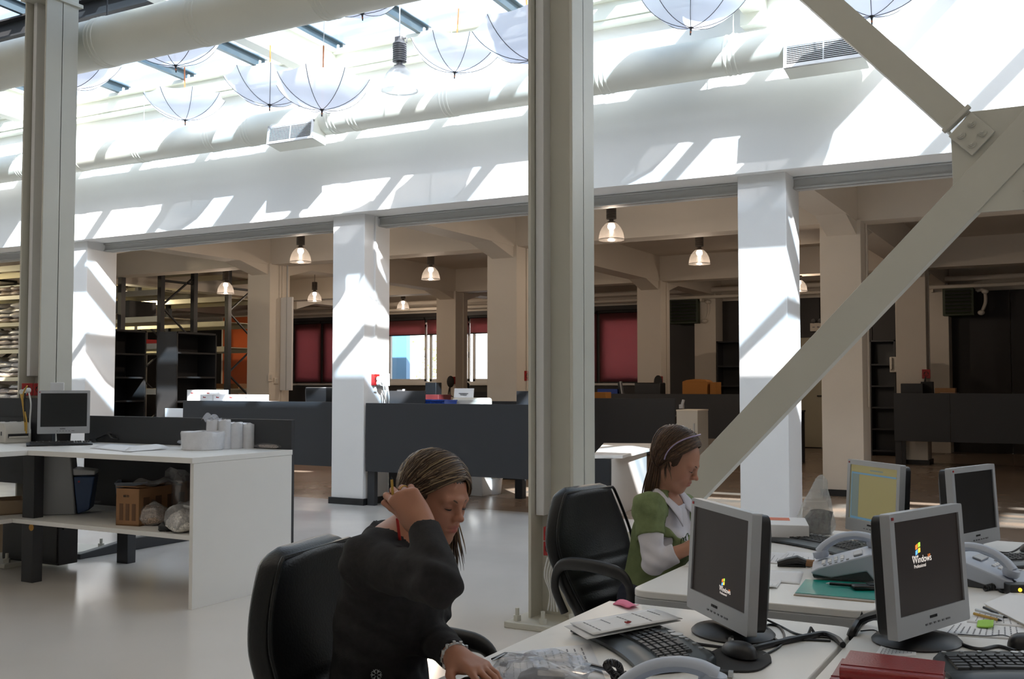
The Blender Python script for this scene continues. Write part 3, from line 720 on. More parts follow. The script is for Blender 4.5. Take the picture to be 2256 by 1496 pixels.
sheet('paper_sheet', 'loose white paper lying left on the bench top', quadpx([(198, 988), (290, 997), (320, 984), (240, 978)], .93), .93, lift=.01, seed=3)
sheet('paper_sheet', 'curled white paper right of the headset on the bench', quadpx([(270, 996), (372, 990), (330, 984), (285, 986)], .932), .932, lift=.03, seed=5)
q = az(240, 975, .93)
hs = thing('headset', 'tangled black headset lying on papers on the bench', 'headset', (q.x, q.y, .934))
for pts in (((-.16, .0, .02), (-.05, .05, .03), (.06, .02, .05), (.16, .10, .02)), ((-.12, -.05, .012), (-.02, .0, .06), (.08, -.03, .03), (.12, .05, .02)), ((-.06, .05, .015), (.02, .03, .075), (.10, .0, .03))):
    obj('cable', MB().tube(spline(pts, 8), .007, 6), M['black'], hs, world=False)
obj('ear_pad', MB().lathe([(0, 0), (.032, 0), (.036, .012), (.03, .026), (0, .028)], (-.11, -.06, 0), 18), M['black'], hs, world=False)
obj('ear_pad', MB().lathe([(0, 0), (.032, 0), (.036, .012), (.03, .026), (0, .028)], (.0, .03, .055), 18), M['black'], hs, world=False)
obj('receiver', MB().box((-.0, .03, .09), (.05, .05, .02)), M['galv'], hs, world=False, bevel=.006)
# shrink-wrapped rolls
def wrapped(label, c, r, h, seed, flap=True):
    t = thing('wrapped_roll', label, 'roll', c, 0)
    rnd = random.Random(seed); vs = []; n_, m = 40, 9
    ph = [rnd.uniform(0, 6) for _ in range(6)]
    prof = [(.02, 0), (.96, 0), (1, .05), (1, .3), (1, .6), (1, .92), (.97, 1), (.7, 1.01), (.02, 1.0)]
    for i, (pr_, pz) in enumerate(prof):
        for j in range(n_):
            a = 2*PI*j/n_; k = 1+.02*math.sin(7*a+ph[0]+4*pz)+.012*math.sin(13*a+ph[1]+7*pz)
            vs.append((r*pr_*k*math.cos(a), r*pr_*k*math.sin(a), h*pz*(1+.03*math.sin(4*a+ph[2])*pz)))
    obj('roll', MB().add(vs, [(i*n_+j, i*n_+(j+1) % n_, (i+1)*n_+(j+1) % n_, (i+1)*n_+j) for i in range(len(prof)-1) for j in range(n_)]), M['wrap'], t, world=False)
    if flap:
        f = MB().grid(lambda u, v: (-r*.95-.05*u+.012*math.sin(9*v), (-.05+.1*v)*1.2, h*(.35+.5*v*u)+.02*math.sin(7*v+3*u)), 5, 6)
        obj('film_flap', f, M['clear'], t, world=False, solid=.001)
    return t
wrapped('low wide white roll in clear film on the bench corner', base_at(447, 993, .93, .148), .148, .125, 1)
ws = [((468, 990), .044, .2, 'leftmost tall white roll in clear film on bench'), ((494, 990), .044, .2, 'second tall white roll in clear film, behind the low roll'), ((517, 989), .056, .18, 'third tall white roll in clear film, nearest of the four'), ((547, 988), .048, .175, 'rightmost tall white roll in clear film on bench')]
for i, ((x, y), r, h, lab) in enumerate(ws):
    tt = wrapped(lab, base_at(x, y, .93, r), r, h, 10+i, flap=False)
    tt['group'] = 'tall film wrapped rolls on the bench'
fl = MB().grid(lambda u, v: (-.05+.09*u, -.03+.07*v, .0+.05*math.sin(3*u)+.02*math.sin(8*v)), 5, 5)
q = Vector(base_at(468, 990, .93, .044))
obj('film_twist', MB().grid(lambda u, v: Vector((q.x-.07+.12*u, q.y-.04+.08*v, 1.13+.045*math.sin(2.6*u)*(1-.5*v)+.015*math.sin(9*v+4*u))), 7, 6), M['clear'], [o for o in S.objects if o.get('label') == ws[0][3]][0], solid=.001)
q = az(598, 988, .93)
bb = thing('bead_bag', 'flat clear bag of tan beads at the back right of bench', 'bag', (q.x, q.y, .93), -.2)
obj('beads', bag_mesh(.2, .12, .032, 4), M['beads'], bb, world=False); obj('film', bag_mesh(.27, .16, .038, 5), M['clear'], bb, world=False)

# things on the low shelf
def carton(label, pts, z, h, mat='cardboard', flaps=True, name='cardboard_box', cat='box', parent=None):
    a, b_, c = [Vector(v) for v in pts]; u = b_-a; w = c-a
    t = thing(name, label, cat, (a.x+(u.x+w.x)/2, a.y+(u.y+w.y)/2, z), math.atan2(u.y, u.x))
    L, D = u.length, w.length; k = .004
    b = MB().box((0, 0, .004), (L, D, .008)).box((0, -D/2+k/2, h/2), (L, k, h)).box((0, D/2-k/2, h/2), (L, k, h)).box((-L/2+k/2, 0, h/2), (k, D, h)).box((L/2-k/2, 0, h/2), (k, D, h))
    obj('carcass', b, M[mat], t, world=False)
    if flaps:
        obj('flap', MB().box((0, -D/2+.07, h+.006), (L*.98, .15, .004), (-.08, 0, 0)), M[mat], t, world=False)
        obj('flap', MB().box((0, D/2-.08, h+.002), (L*.98, .16, .004), (.06, 0, 0)), M[mat], t, world=False)
    return t, L, D
sz = .448
a = az(255, 1157, sz); b_ = az(306, 1160, sz); u = (b_-a); nrm = Vector((-u.y, u.x, 0)).normalized()
cb, L, D = carton('brown cardboard box with film on top on the bench shelf', (a, b_, a+nrm*.52), sz, .245)
for k in (-.27, 0, .27):
    obj('print', MB().box((k*L, -D/2-.0012, .09), (L*.16, .001, .11)), M['cardboard_pale'] if False else pmat('brown_print%d' % int(k*100), (.14, .07, .035), .8), cb, world=False)
pk = MB()
for k, (dx, w_) in enumerate(((-.03, .008), (-.018, .008), (-.004, .004), (.008, .004))): pk.box((dx, -D/2-.0012, .195), (w_, .001, .014))
obj('print', pk, M['blackmatt'], cb, world=False)
for k in range(4): obj('side_print', MB().box((L/2+.0012, -.19+k*.12, .12), (.001, .06, .13)), pmat('brown_mark%d' % k, (.15, .08, .04), .8), cb, world=False)
obj('film', MB().grid(lambda u_, v: (-.1+.22*u_, -.1+.25*v, .25+.03*math.sin(6*u_+2)*math.sin(5*v)+.015), 8, 8), M['clear'], cb, world=False, solid=.001)
def tub(label, c, w, d, h, yaw, mat='paleblue', name='plastic_tub'):
    t = thing(name, label, 'tub', c, yaw)
    o = rrect(w, d, .02, 4); n_ = len(o); k = .86; th = .006
    def ring(s, z, ins=0): return [((x*s)*(1-ins/(w/2)), (y*s)*(1-ins/(d/2)), z) for x, y in o]
    vs = ring(k, 0)+ring(1, h)+ring(1.06, h)+ring(1.06, h-.012)+ring(1, h-.012, 0)+ring(1, h, th)+ring(k, .006, th)
    q = lambda a, b__: [(a*n_+i, a*n_+(i+1) % n_, b__*n_+(i+1) % n_, b__*n_+i) for i in range(n_)]
    b = MB().add(vs, [tuple(range(n_-1, -1, -1))]+q(0, 4)+q(4, 3)+q(3, 2)+q(2, 1)+q(1, 5)+q(5, 6)+[tuple(range(6*n_, 7*n_))])
    obj('shell', b, M[mat], t, world=False, bevel=.001)
    rb = MB()
    for i in range(-4, 5): rb.box((i*w*.095, -d/2*.95, h*.5), (.008, .008, h*.86), (.09, 0, 0))
    obj('rib', rb, M[mat], t, world=False)
    return t
q = az(262, 1122, sz); tub('pale blue ribbed tub behind the cardboard box on the shelf', (q.x-.02, q.y+.14, sz), .22, .28, .2, yaw_to_cam(q)-.1)
q = az(405, 1100, sz); tub('pale blue tub at the right back of the bench shelf', (q.x-.02, q.y+.1, sz), .2, .24, .15, -.2)
a = az(362, 1085, sz); carton('dark brown box at the back of the bench shelf', (a, a+Vector((.2, .05, 0)), a+Vector((-.04, .2, 0))), sz, .2, flaps=False)
# steel bin with blue bucket inside standing behind on the shelf
q = az(150, 1108, sz)
q = ay(150, 1112, 5.08)
hb = thing('cooler_box', 'grey cooler box with dark blue side on the bench shelf', 'cooler', (q.x, 5.08, sz), yaw_to_cam(q)-.15)
obj('shell', MB().prism([(-.19, 0), (.07, 0), (.03, .42), (-.19, .42)], (0, .26, 0), org=(0, -.12, 0), u=(1, 0, 0), w=(0, 0, 1)), pmat('grey_shell', (.30, .31, .32), .5), hb, world=False, bevel=.01)
obj('blue_side', MB().prism([(.075, 0), (.16, .03), (.19, .27), (.045, .27)], (0, .22, 0), org=(0, -.10, 0), u=(1, 0, 0), w=(0, 0, 1)), M['navy'], hb, world=False, bevel=.008)
obj('lid', MB().prism([(.045, .28), (.19, .28), (.19, .31), (.04, .33)], (0, .22, 0), org=(0, -.10, 0), u=(1, 0, 0), w=(0, 0, 1)), M['greyedge'], hb, world=False, bevel=.008)
obj('red_mark', MB().box((.085, -.102, .235), (.012, .002, .012)), M['red'], hb, world=False)
q = az(197, 1108, sz)
obj_ = thing('film_roll', 'flat pad of clear film lying on the bench shelf', 'film', (q.x, q.y+.04, sz))
obj('film', bag_mesh(.28, .2, .04, 11), M['clear'], obj_, world=False)
# bead bags on the shelf
for i, (x, y, w, d, h, lab, mm, up) in enumerate([(338, 1160, .19, .17, .13, 'clear bag of tan beads leaning beside the cardboard box', 'beads', 0), (402, 1177, .2, .2, .14, 'clear bag of pale beads at the front right of the shelf', 'beads_white', 0), (366, 1172, .10, .09, .06, 'small black bag in front of the bead bags', 'black', 0), (390, 1146, .24, .16, .25, 'tall clear bag of grey beads at the right of the shelf', 'beads_white', 1)]):
    t = thing('bead_bag', lab, 'bag', base_at(x, y, sz, d/2), random.uniform(-.5, .5))
    obj('beads', bag_mesh(w*.93, d*.93, h*.9 if not up else h*.45, 20+i), M[mm], t, world=False)
    if mm != 'black': obj('film', bag_mesh(w, d, h*1.03 if not up else h*1.2, 30+i, 26, .2), M['clear'], t, world=False, sm=30)
    if i == 3: obj('price_tag', MB().cyl((0.0, -.085, .12), .014, .004, 16, 'y'), M['red'], t, world=False)
obj('warning_label', MB().cyl((-6.515+.045, 4.757, .385), .024, .003, 18, 'y'), pmat('orange_sticker', (.55, .28, .05), .6), bench)
# return bench shelf and below
q = az(22, 1132, sz)
a = az(-40, 1138, sz); b_ = az(43, 1132, sz)
carton('flat pale cardboard box on the return bench shelf', (a, b_, a+Vector((-.2, .25, 0))), sz, .1, 'cardboard_pale', False)
q = az(55, 1130, sz)
cy_ = thing('paper_tube', 'cream paper tube standing beside the flat box', 'tube', (q.x, q.y+.03, sz))
obj('tube', MB().lathe([(.026, 0), (.033, 0), (.033, .155), (.026, .155), (.026, 0)], (0, 0, 0), 20), M['beige'], cy_, world=False)
cab_ = thing('guard_box', 'black box standing on the base plate before the left column', 'box', (-7.2, 5.25, .036))
xa_, xb_ = ay(34, 1180, 5.28).x, ay(157, 1180, 5.28).x
obj('carcass', MB().span((xa_, 5.17, .036), (xb_, 5.34, .40)), M['black'], cab_, bevel=.004)
obj('front_panel', MB().span((xa_+.01, 5.162, .05), (xb_-.01, 5.172, .385)), M['black'], cab_, bevel=.003)
obj('hinge', MB().span((xb_, 5.2, .30), (xb_+.02, 5.24, .34)), M['black'], cab_)
q = az(5, 1222, 0)
t = thing('cardboard_box', 'grey white carton on the floor at the left edge', 'box', (q.x-.2, q.y+.1, 0), .3)
obj('carcass', MB().box((0, 0, .19), (.42, .34, .38)), M['cardboard_pale'], t, world=False, bevel=.004)
obj('lid', MB().box((0, 0, .375), (.44, .36, .05)), M['paper'], t, world=False, bevel=.004)
# ================================================================== REAR ROOM
M['win_frame'] = pmat('white_window_frame', (.6, .58, .56), .4)
M['blind'] = thinmat('dark_red_blind', (.36, .14, .14), .05, gloss=.0, transl=.75)
M['wain'] = pmat('dark_wall_panel', (.022, .018, .017), .55, noise=.1, nscale=3)
M['orange'] = pmat('orange_panel', (.55, .10, .012), .5)
M['orange_box'] = pmat('orange_carton', (.42, .17, .03), .7)
M['blue'] = pmat('blue_plastic', (.01, .05, .32), .4)
M['maroon'] = pmat('maroon_card', (.10, .012, .014), .6)
M['rackblack'] = pmat('rack_upright_paint', (.018, .018, .02), .45)
M['beam_cream'] = pmat('rack_beam_cream', (.52, .49, .36), .45)
M['beam_blue'] = pmat('rack_beam_grey', (.50, .53, .52), .45)
M['deck'] = pmat('rack_deck', (.30, .27, .20), .6)
M['skyblue'] = pmat('blue_post_paint', (.10, .25, .42), .5)
M['greenmetal'] = pmat('green_metal', (.035, .05, .025), .5)
M['door'] = pmat('cream_door', (.40, .37, .27), .5)
# dark infill panels between the pilasters
bays = [(XL, -17.35), (-16.85, -12.53), (-12.03, -7.78), (-7.28, -2.91), (-2.41, XR)]
k = 0
for xa, xb in bays:
    ops = [w for w in wins if w[0] > xa and w[1] < xb+.2]
    w = ops[0] if ops else None
    step = 0
    if w:
        b = MB().span((xa, YB-.06, 0), (xb, YB, ZS-.06)).span((xa, YB-.06, ZS-.06), (w[0], YB, 3.30)).span((w[1], YB-.06, ZS-.06), (xb, YB, 3.30)).span((w[0], YB-.06, ZT), (w[1], YB, 3.30))
        struct('trim_%d' % n, b, M['wain']); n += 1
    else:
        root = thing('trim_%d' % n, None, None); root['kind'] = 'structure'; n += 1
        x = xa
        while x < xb-.1:
            x2 = min(x+1.1, xb); obj('panel', MB().span((x+.006, YB-.06, 0), (x2-.006, YB-.01, 3.30)), M['wain'], root, bevel=.004); x = x2
# pipes along the rear wall
for z, r in ((3.52, .055), (3.36, .04)):
    t = thing('wall_pipe', 'white pipe along the top of the rear wall, ' + ('upper thicker one' if z > 3.4 else 'lower thinner one'), 'pipe', (0, YB-.7, z))
    obj('pipe', MB().cyl(((XL+XR)/2, YB-.68, z), r, XR-XL-.4, 12, 'x'), M['wall_warm'], t)
    for px in PX: obj('bracket', MB().span((px-.3, YB-.75, z-.1), (px-.26, YB-.5, z-r)), M['wall_warm'], t)
# windows: frame, sashes, panes, roller blinds
for i, (wa, wb) in enumerate(wins):
    t = thing('window_%d' % (i+1), None, None, ((wa+wb)/2, YB, ZS)); t['kind'] = 'structure'
    nl = {0: 3, 1: 3, 2: 2}[i]; lw = (wb-wa)/nl
    f = MB().span((wa, YB-.04, ZS), (wb, YB+.06, ZS+.05)).span((wa, YB-.04, ZT-.05), (wb, YB+.06, ZT)).span((wa, YB-.04, ZS), (wa+.05, YB+.06, ZT)).span((wb-.05, YB-.04, ZS), (wb, YB+.06, ZT))
    f.span((wa-.03, YB-.12, ZS-.05), (wb+.03, YB+.02, ZS))
    obj('window_frame', f, M['win_frame'], t, bevel=.004)
    for j in range(nl):
        xa, xb = wa+j*lw, wa+(j+1)*lw
        s = MB().span((xa+.05, YB, ZS+.05), (xa+.12, YB+.05, ZT-.05)).span((xb-.12, YB, ZS+.05), (xb-.05, YB+.05, ZT-.05)).span((xa+.05, YB, ZS+.05), (xb-.05, YB+.05, ZS+.12)).span((xa+.05, YB, ZT-.12), (xb-.05, YB+.05, ZT-.05))
        so_ = obj('sash', s, M['win_frame'], t, bevel=.004)
        obj('pane', MB().span((xa+.12, YB+.02, ZS+.12), (xb-.12, YB+.026, ZT-.12)), M['winglass'], so_)
        if i == 1: obj('sash_handle', MB().span((xb-.095, YB-.03, 2.1), (xb-.075, YB, 2.24)), M['galv'], so_)
    if i != 1:
        for j in range(nl+1): obj('mullion', MB().span((max(wa, wa+j*lw-.09), YB-.085, ZS), (min(wb, wa+j*lw+.09), YB-.041, ZT)), M['wain'], t)
    for j in range(nl):
        xa, xb = wa+j*lw, wa+(j+1)*lw
        low = ZS+.02 if i != 1 else 2.72
        where = {0: 'lowered over the window at the left', 1: 'half raised over the bright window', 2: 'lowered over the window right of the middle column'}[i]
        bl = thing('roller_blind', ('leftmost', 'middle' if nl == 3 else 'right', 'rightmost')[j] + ' dark red roller blind ' + where, 'blind', ((xa+xb)/2, YB-.1, low), 0, 'dark red roller blinds ' + where)
        obj('roller', MB().cyl(((xa+xb)/2, YB-.15, ZT+.1), .04, xb-xa-.05, 14, 'x'), M['blackmatt'], bl)
        obj('cloth', MB().grid(lambda u, v: (xa+.04+(xb-xa-.08)*u, YB-.11+.004*math.sin(9*u), low+(ZT+.1-low)*v), 6, 3), M['blind'], bl, solid=.002)
        obj('hem_bar', MB().span((xa+.04, YB-.118, low-.015), (xb-.04, YB-.10, low+.015)), M['blackmatt'], bl)
# blue post, tree and pale wall outside the bright window
q = ay(886, 800, 25.5)
t = thing('outdoor_post', 'blue post outside the bright rear window', 'post', (q.x, 25.5, -.3))
obj('shaft', MB().span((q.x-.32, 25.4, -.3), (q.x+.22, 25.6, 5)), M['skyblue'], t); obj('cap', MB().span((q.x-.36, 25.36, 5), (q.x+.26, 25.64, 5.06)), M['skyblue'], t)
q = ay(945, 780, 40)
t = thing('outdoor_tree', 'pale leafy tree outside the bright rear window', 'tree', (q.x, 40, -.3))
obj('trunk', MB().tube([(q.x+.6, 40, -.3), (q.x+.55, 40, 1.6), (q.x+.7, 40, 3.0)], [.12, .1, .05], 8), M['cardboard'], t)
b = MB(); rr = random.Random(3)
for k in range(260):
    c = Vector((q.x+.6+rr.gauss(0, .5), 40+rr.gauss(0, .4), 2.4+rr.gauss(0, .8))); e = Vector((rr.uniform(-1, 1), rr.uniform(-1, 1), rr.uniform(-1, 1))).normalized(); s = e.orthogonal().normalized()
    b.add([c, c+e*.12+s*.05, c+e*.24, c+e*.12-s*.05], [(0, 1, 2, 3)])
obj('foliage', b, pmat('leaf_green', (.28, .34, .12), .6), t, sm=0)['kind'] = 'stuff'
struct('wall_yard', MB().span((-45, 62, -.3), (10, 62.3, 7)), pmat('white_yard_wall', (.8, .8, .78), .8))

# counters with charcoal privacy panels
def counter(label, xa, xb, y, zt=1.172, zb=.39, depth=.8, legs=True, mat='char', seams=()):
    t = thing('counter_desk', label, 'counter', ((xa+xb)/2, y+.3, 0))
    xs = [xa]+list(seams)+[xb]
    for a, b_ in zip(xs[:-1], xs[1:]): obj('privacy_panel', MB().span((a+.002, y, zb), (b_-.002, y+.025, zt)), M[mat], t, bevel=.002)
    obj('desktop', MB().span((xa, y+.03, .90), (xb, y+depth, .93)), M['char'], t, bevel=.002)
    if legs:
        for x in (xa+.06, xb-.06):
            for yy in (y+.06, y+depth-.06): obj('leg', MB().span((x-.05, yy-.03, 0), (x+.05, yy+.03, .9)), M['char'], t)
    return t
cl1 = counter('long charcoal counter panel left of the middle white pillar', -10.55, -7.765, 10.0, depth=1.05)
obj('desktop_end', MB().span((-11.05, 10.3, .90), (-10.552, 11.05, .93)), M['char'], cl1, bevel=.002); obj('leg', MB().span((-11.0, 10.9, 0), (-10.9, 11.0, .9)), M['char'], cl1)
counter('long charcoal counter panel right of the middle white pillar', -7.253, -4.75, 9.635)
counter('charcoal counter panel behind the low white table, right of middle column', -6.9, -5.105, 14.0, zt=1.185)
counter('far black counter reaching to the right white pillar', -9.2, -4.4, 18.0, zt=1.215, zb=.42)
counter('long dark counter on legs at the right, in front of the far pillar', -2.87, .6, 18.6, zt=1.24, zb=.43, depth=.57, seams=(-1.98,))
counter('far dark counter under the bright rear windows', -16.4, -11.6, 20.4, zt=1.22, zb=.4)
counter('black side counter between counter panel and middle column', -8.1, -6.4, 12.3, zt=1.28, zb=.5) if False else None
# items behind the counter panels
def box_thing(name, label, c, d, mat, cat, yaw=0, bevel=.004, group=None, lid=None):
    t = thing(name, label, cat, c, yaw, group)
    obj('carcass', MB().box((0, 0, d[2]/2), d), M[mat], t, world=False, bevel=bevel)
    if lid: obj('lid', MB().box((0, 0, d[2]-.004+.0045), (d[0]+.008, d[1]+.008, .022)), M[lid], t, world=False, bevel=.003)
    return t
zt = .93
bx = [((410, 442), 'white carton stacked at left end on the counter panel', 1.172, .2), ((443, 479), 'white carton stacked second on the counter', 1.172, .2)]
t = box_thing('storage_box', 'plain white carton base under the boxes on the counter', (-9.95, 10.4, .93), (1.15, .34, .235), 'paper', 'box')
for i, (xa, xb, lab) in enumerate([(440, 468, 'small white carton, first of the lower row on the counter'), (469, 497, 'small white carton, second of the lower row on counter'), (498, 527, 'small white carton, third of the lower row on counter'), (528, 568, 'wide white carton at right end of the row on counter')]):
    a, b_ = ay(xa, 880, 10.35), ay(xb, 880, 10.35)
    t = box_thing('storage_box', lab, ((a.x+b_.x)/2, 10.46, 1.165), (b_.x-a.x-.01, .22, .085), 'paper', 'box', group='white cartons on the counter')
    obj('print', MB().box((-.03, -.111, .045), (.05, .001, .012)).box((-.05, -.111, .05), (.012, .001, .016)), M['red'] if i < 3 else M['ink'], t, world=False)
for i, (xa, xb, lab) in enumerate([(410, 438, 'tall white carton at left end of the counter'), (439, 480, 'tall wide white carton beside the left end of counter')]):
    a, b_ = ay(xa, 880, 10.6), ay(xb, 880, 10.6)
    t = box_thing('storage_box', lab, ((a.x+b_.x)/2, 10.71, .93), (b_.x-a.x-.01, .2, .38), 'paper', 'box', group='white cartons on the counter')
    obj('print', MB().box((-.02, -.101, .335), (.05, .001, .012)), M['red'], t, world=False)
q = ay(386, 910, 10.2)
t = thing('wall_panel', 'small white board at the left end of the counter panel', 'board', (q.x, 10.2, .9)); obj('board', MB().box((q.x, 10.2, 1.0), (.34, .05, .12)), M['paper'], t, bevel=.003); obj('stem', MB().span((q.x-.02, 10.2, 0), (q.x+.02, 10.24, .95)), M['char'], t)
q = ay(704, 866, 10.6)
t = monitor('monitor', 'black back of a monitor behind the left counter panel', (q.x+.12, 10.55, .93), PI+.15, w=.52, h=.36, zc=.24, deco=False)
q = ay(866, 868, 10.1)
monitor('monitor', 'black monitor seen from behind beside the middle white pillar', (q.x+.05, 10.25, .93), 2.15, w=.40, h=.36, zc=.22, tilt=-.02, deco=False, back=.10)
t = thing('desk_screen', 'low charcoal screen beside the middle white pillar', 'screen', (-7.1, 10.05, .93)); obj('panel', MB().span((-7.24, 10.02, .93), (-6.7, 10.045, 1.31)), M['char'], t, bevel=.002); obj('foot', MB().span((-7.2, 9.98, .93), (-7.15, 10.1, .945)), M['char'], t)
so2 = sockets('red socket with white plugs on the middle white pillar', (-7.265, 9.83, 1.44), PI/2, 1, True, 1.35)
obj('plug', MB().cyl((-7.2, 9.83, 1.45), .03, .05, 14, 'x').cyl((-7.2, 9.83, 1.40), .03, .05, 14, 'x'), M['cable_w'], so2)
for dy in (-.02, .02, .05): tuberun('cable', [(-7.19, 9.83+dy, 1.44), (-7.14, 9.84+dy, 1.38), (-7.12, 9.83+dy*1.5, 1.2), (-7.16, 9.8+dy*2, .95)], .008, M['cable_w'], so2)
def onc(px, py, Y, z=None): q = ay(px, py, Y); return (q.x, Y, z if z is not None else q.z)
for i, (xa, xb, yt, lab) in enumerate([(920, 970, 882, 'blue tray behind the middle counter, left one'), (968, 993, 883, 'blue tray behind the middle counter, right one')]):
    a, b_ = ay(xa, yt, 10.2), ay(xb, yt, 10.2); tub(lab, ((a.x+b_.x)/2, 10.2, .93), b_.x-a.x, .3, a.z-.93+.01, 0, 'blue', 'plastic_tray')['category'] = 'tray'
a, b_ = ay(918, 874, 11.2), ay(980, 874, 11.2)
box_thing('box_file', 'dark maroon box behind the blue trays', ((a.x+b_.x)/2, 11.2, .93), (b_.x-a.x, .3, ay(918, 869, 11.2).z-.93), 'maroon', 'box')
t = thing('counter_desk', 'dark side counter behind the maroon box', 'counter', ((a.x+b_.x)/2, 11.7, 0)); obj('desktop', MB().span((-8.2, 11.0, .9), (-6.0, 12.2, .93)), M['char'], t, bevel=.002)
obj('privacy_panel', MB().span((-8.2, 12.2, .3), (-6.0, 12.225, 1.16)), M['char'], t); obj('leg', MB().span((-8.2, 11.1, 0), (-8.1, 11.2, .9)), M['char'], t); obj('leg', MB().span((-6.1, 11.1, 0), (-6.0, 11.2, .9)), M['char'], t)
q = ay(955, 858, 11.6); box_thing('speaker_box', 'small black box standing above the maroon box', (q.x, 11.6, .93), (.17, .14, ay(955, 843, 11.6).z-.93), 'black', 'speaker')
sheet('paper_sheet', 'white papers by the monitor behind the middle counter', [(ay(880, 884, 10.3).x, 10.0), (ay(925, 884, 10.3).x, 10.05), (ay(925, 884, 10.3).x, 10.3), (ay(885, 884, 10.3).x, 10.35)], 1.15, lift=.02)
t = box_thing('paper_stack', 'stack of trays holding the papers behind the middle counter', (ay(900, 884, 10.2).x, 10.18, .93), (.36, .3, .218), 'char', 'tray')
q = ay(1050, 884, 10.6); box_thing('carton', 'beige sack printed brown behind the middle counter', (q.x, 10.5, .93), (.42, .25, ay(1050, 876, 10.6).z-.93), 'beige', 'sack', bevel=.03)
q = ay(1046, 870, 10.75); t = thing('card_sign', 'white sheet standing on the beige sack', 'sign', (q.x, 10.5, ay(1050, 876, 10.6).z), 0); obj('sheet', MB().box((0, 0, .055), (.27, .006, .11), (-.15, 0, 0)), M['paper'], t, world=False); obj('print', MB().box((0, -.010, .05), (.13, .002, .01)).box((0, -.0115, .032), (.09, .002, .008)), M['ink'], t, world=False)
q = ay(1152, 868, 10.3); t = thing('desk_screen', 'small black screen behind counter, beside the middle column', 'screen', (q.x, 10.4, .93)); obj('panel', MB().box((q.x+.05, 10.4, 1.12), (.36, .03, .38)), M['char'], t, bevel=.003); obj('foot', MB().box((q.x+.05, 10.4, .94), (.1, .14, .02)), M['char'], t)
sockets('red socket on the cream pillar beside the middle column', (ay(1161, 830, 13.6).x-.02, 13.6, ay(1161, 828, 13.6).z), PI/2, 1, True, 1.5)
# under the counters: white bucket, white box
q = az(1087, 1088, 0); t = thing('bucket', 'white bucket under the middle counter', 'bucket', (q.x, q.y, 0)); obj('pail', MB().lathe([(0, 0), (.095, 0), (.115, .19), (.12, .19), (.12, .2), (.108, .2), (.09, .01), (0, .01)], (0, 0, 0), 28), M['trunk'], t, world=False)
obj('handle', MB().tube([(.118*math.cos(a), .118*math.sin(a)*.5-.05, .19+.02*math.sin(a)) for a in [PI*k/10 for k in range(11)]], .004, 6), M['galv'], t, world=False)
q = az(1050, 1094, 0); box_thing('white_cabinet', 'white side panel standing under the middle counter', (q.x-.12, q.y+.25, 0), (.34, .4, .37), 'white', 'cabinet', yaw=0)
# low white table behind the second chair
t = thing('side_table', 'low white table with sunlit top between middle column and woman', 'table', (-3.6, 10.8, 0))
zt_ = .64; A_ = az(1306, 1003, zt_); B_ = az(1372, 1003, zt_); C_ = az(1432, 988, zt_); D_ = az(1462, 977, zt_); E_ = az(1330, 976, zt_)
obj('table_top', MB().prism([tuple(v[:2]) for v in (A_, B_, C_, D_, E_)], (0, 0, .035), org=(0, 0, zt_-.035)), M['white'], t, bevel=.003)
c0 = az(1345, 1005, zt_)
obj('side_panel', MB().prism([(c0.x, c0.y+.03), (C_.x-.05, C_.y+.02), (C_.x-.07, C_.y+.05), (c0.x-.02, c0.y+.06)], (0, 0, zt_-.036)), M['white'], t)
obj('front_panel', MB().span((A_.x-.1, c0.y+.07, .05), (c0.x-.03, c0.y+.1, zt_-.036)), M['char'], t)
obj('leg', MB().box((E_.x+.1, E_.y-.1, (zt_-.036)/2), (.05, .05, zt_-.036)), M['white'], t)
# cream cabinet beside the far counter
q = ay(1512, 905, 13.5); t = box_thing('white_cabinet', 'cream cabinet beyond the seated woman in green', (q.x, 13.75, 0), (.30, .45, 1.03), 'beige', 'cabinet', lid='wall_warm')
obj('handle', MB().box((.1, -.232, .8), (.015, .015, .12)), M['galv'], t, world=False)
t = thing('switch_box', 'small grey box on the corner of the cream cabinet', 'box', (q.x-.12, 13.65, 1.052)); obj('case', MB().box((0, 0, .03), (.06, .06, .06)).box((.02, 0, .09), (.035, .04, .07), (0, .3, 0)), M['alu'], t, world=False, bevel=.006)
# things on the far counter right of the middle column
q = ay(1325, 869, 14.6); box_thing('carton', 'orange carton on the counter right of the middle column', (q.x+.02, 14.6, .93), (.2, .2, ay(1325, 864, 14.6).z-.93), 'orange_box', 'box')
q = ay(1345, 858, 18.5); box_thing('plastic_tray', 'blue lid on the far counter under red blinds', (q.x, 18.5, .93), (.42, .3, ay(1345, 857, 18.5).z-.93), 'blue', 'tray')
q = ay(1368, 850, 18.4); t = monitor('monitor', 'small silver monitor on the far counter below the red blind', (q.x, 18.45, .97), 1.9, w=.36, h=.30, zc=.33, tilt=.15, deco=False)
q = ay(1430, 852, 18.4); box_thing('speaker_box', 'black machine on the far counter before the cream pillar', (q.x, 18.45, .93), (.52, .3, ay(1430, 843, 18.4).z-.93), 'black', 'machine', bevel=.02)
q = ay(1535, 850, 18.5); t = box_thing('carton', 'large orange carton with domed lid on the far counter', (q.x, 18.55, .93), (.48, .34, ay(1535, 841, 18.5).z-.93), 'orange_box', 'box', bevel=.01)
obj('lid', MB().prism([(-.24, 0), (.24, 0), (.18, .035), (0, .05), (-.16, .03)], (0, .34, 0), org=(0, -.17, ay(1535, 841, 18.5).z-.93), u=(1, 0, 0), w=(0, 0, 1)), M['orange_box'], t, world=False)
q = ay(1575, 850, 18.5); box_thing('carton', 'narrow dark orange carton right of the domed orange carton', (q.x-.02, 18.6, .93), (.12, .3, ay(1575, 842, 18.5).z-.93), 'orange_box', 'box')
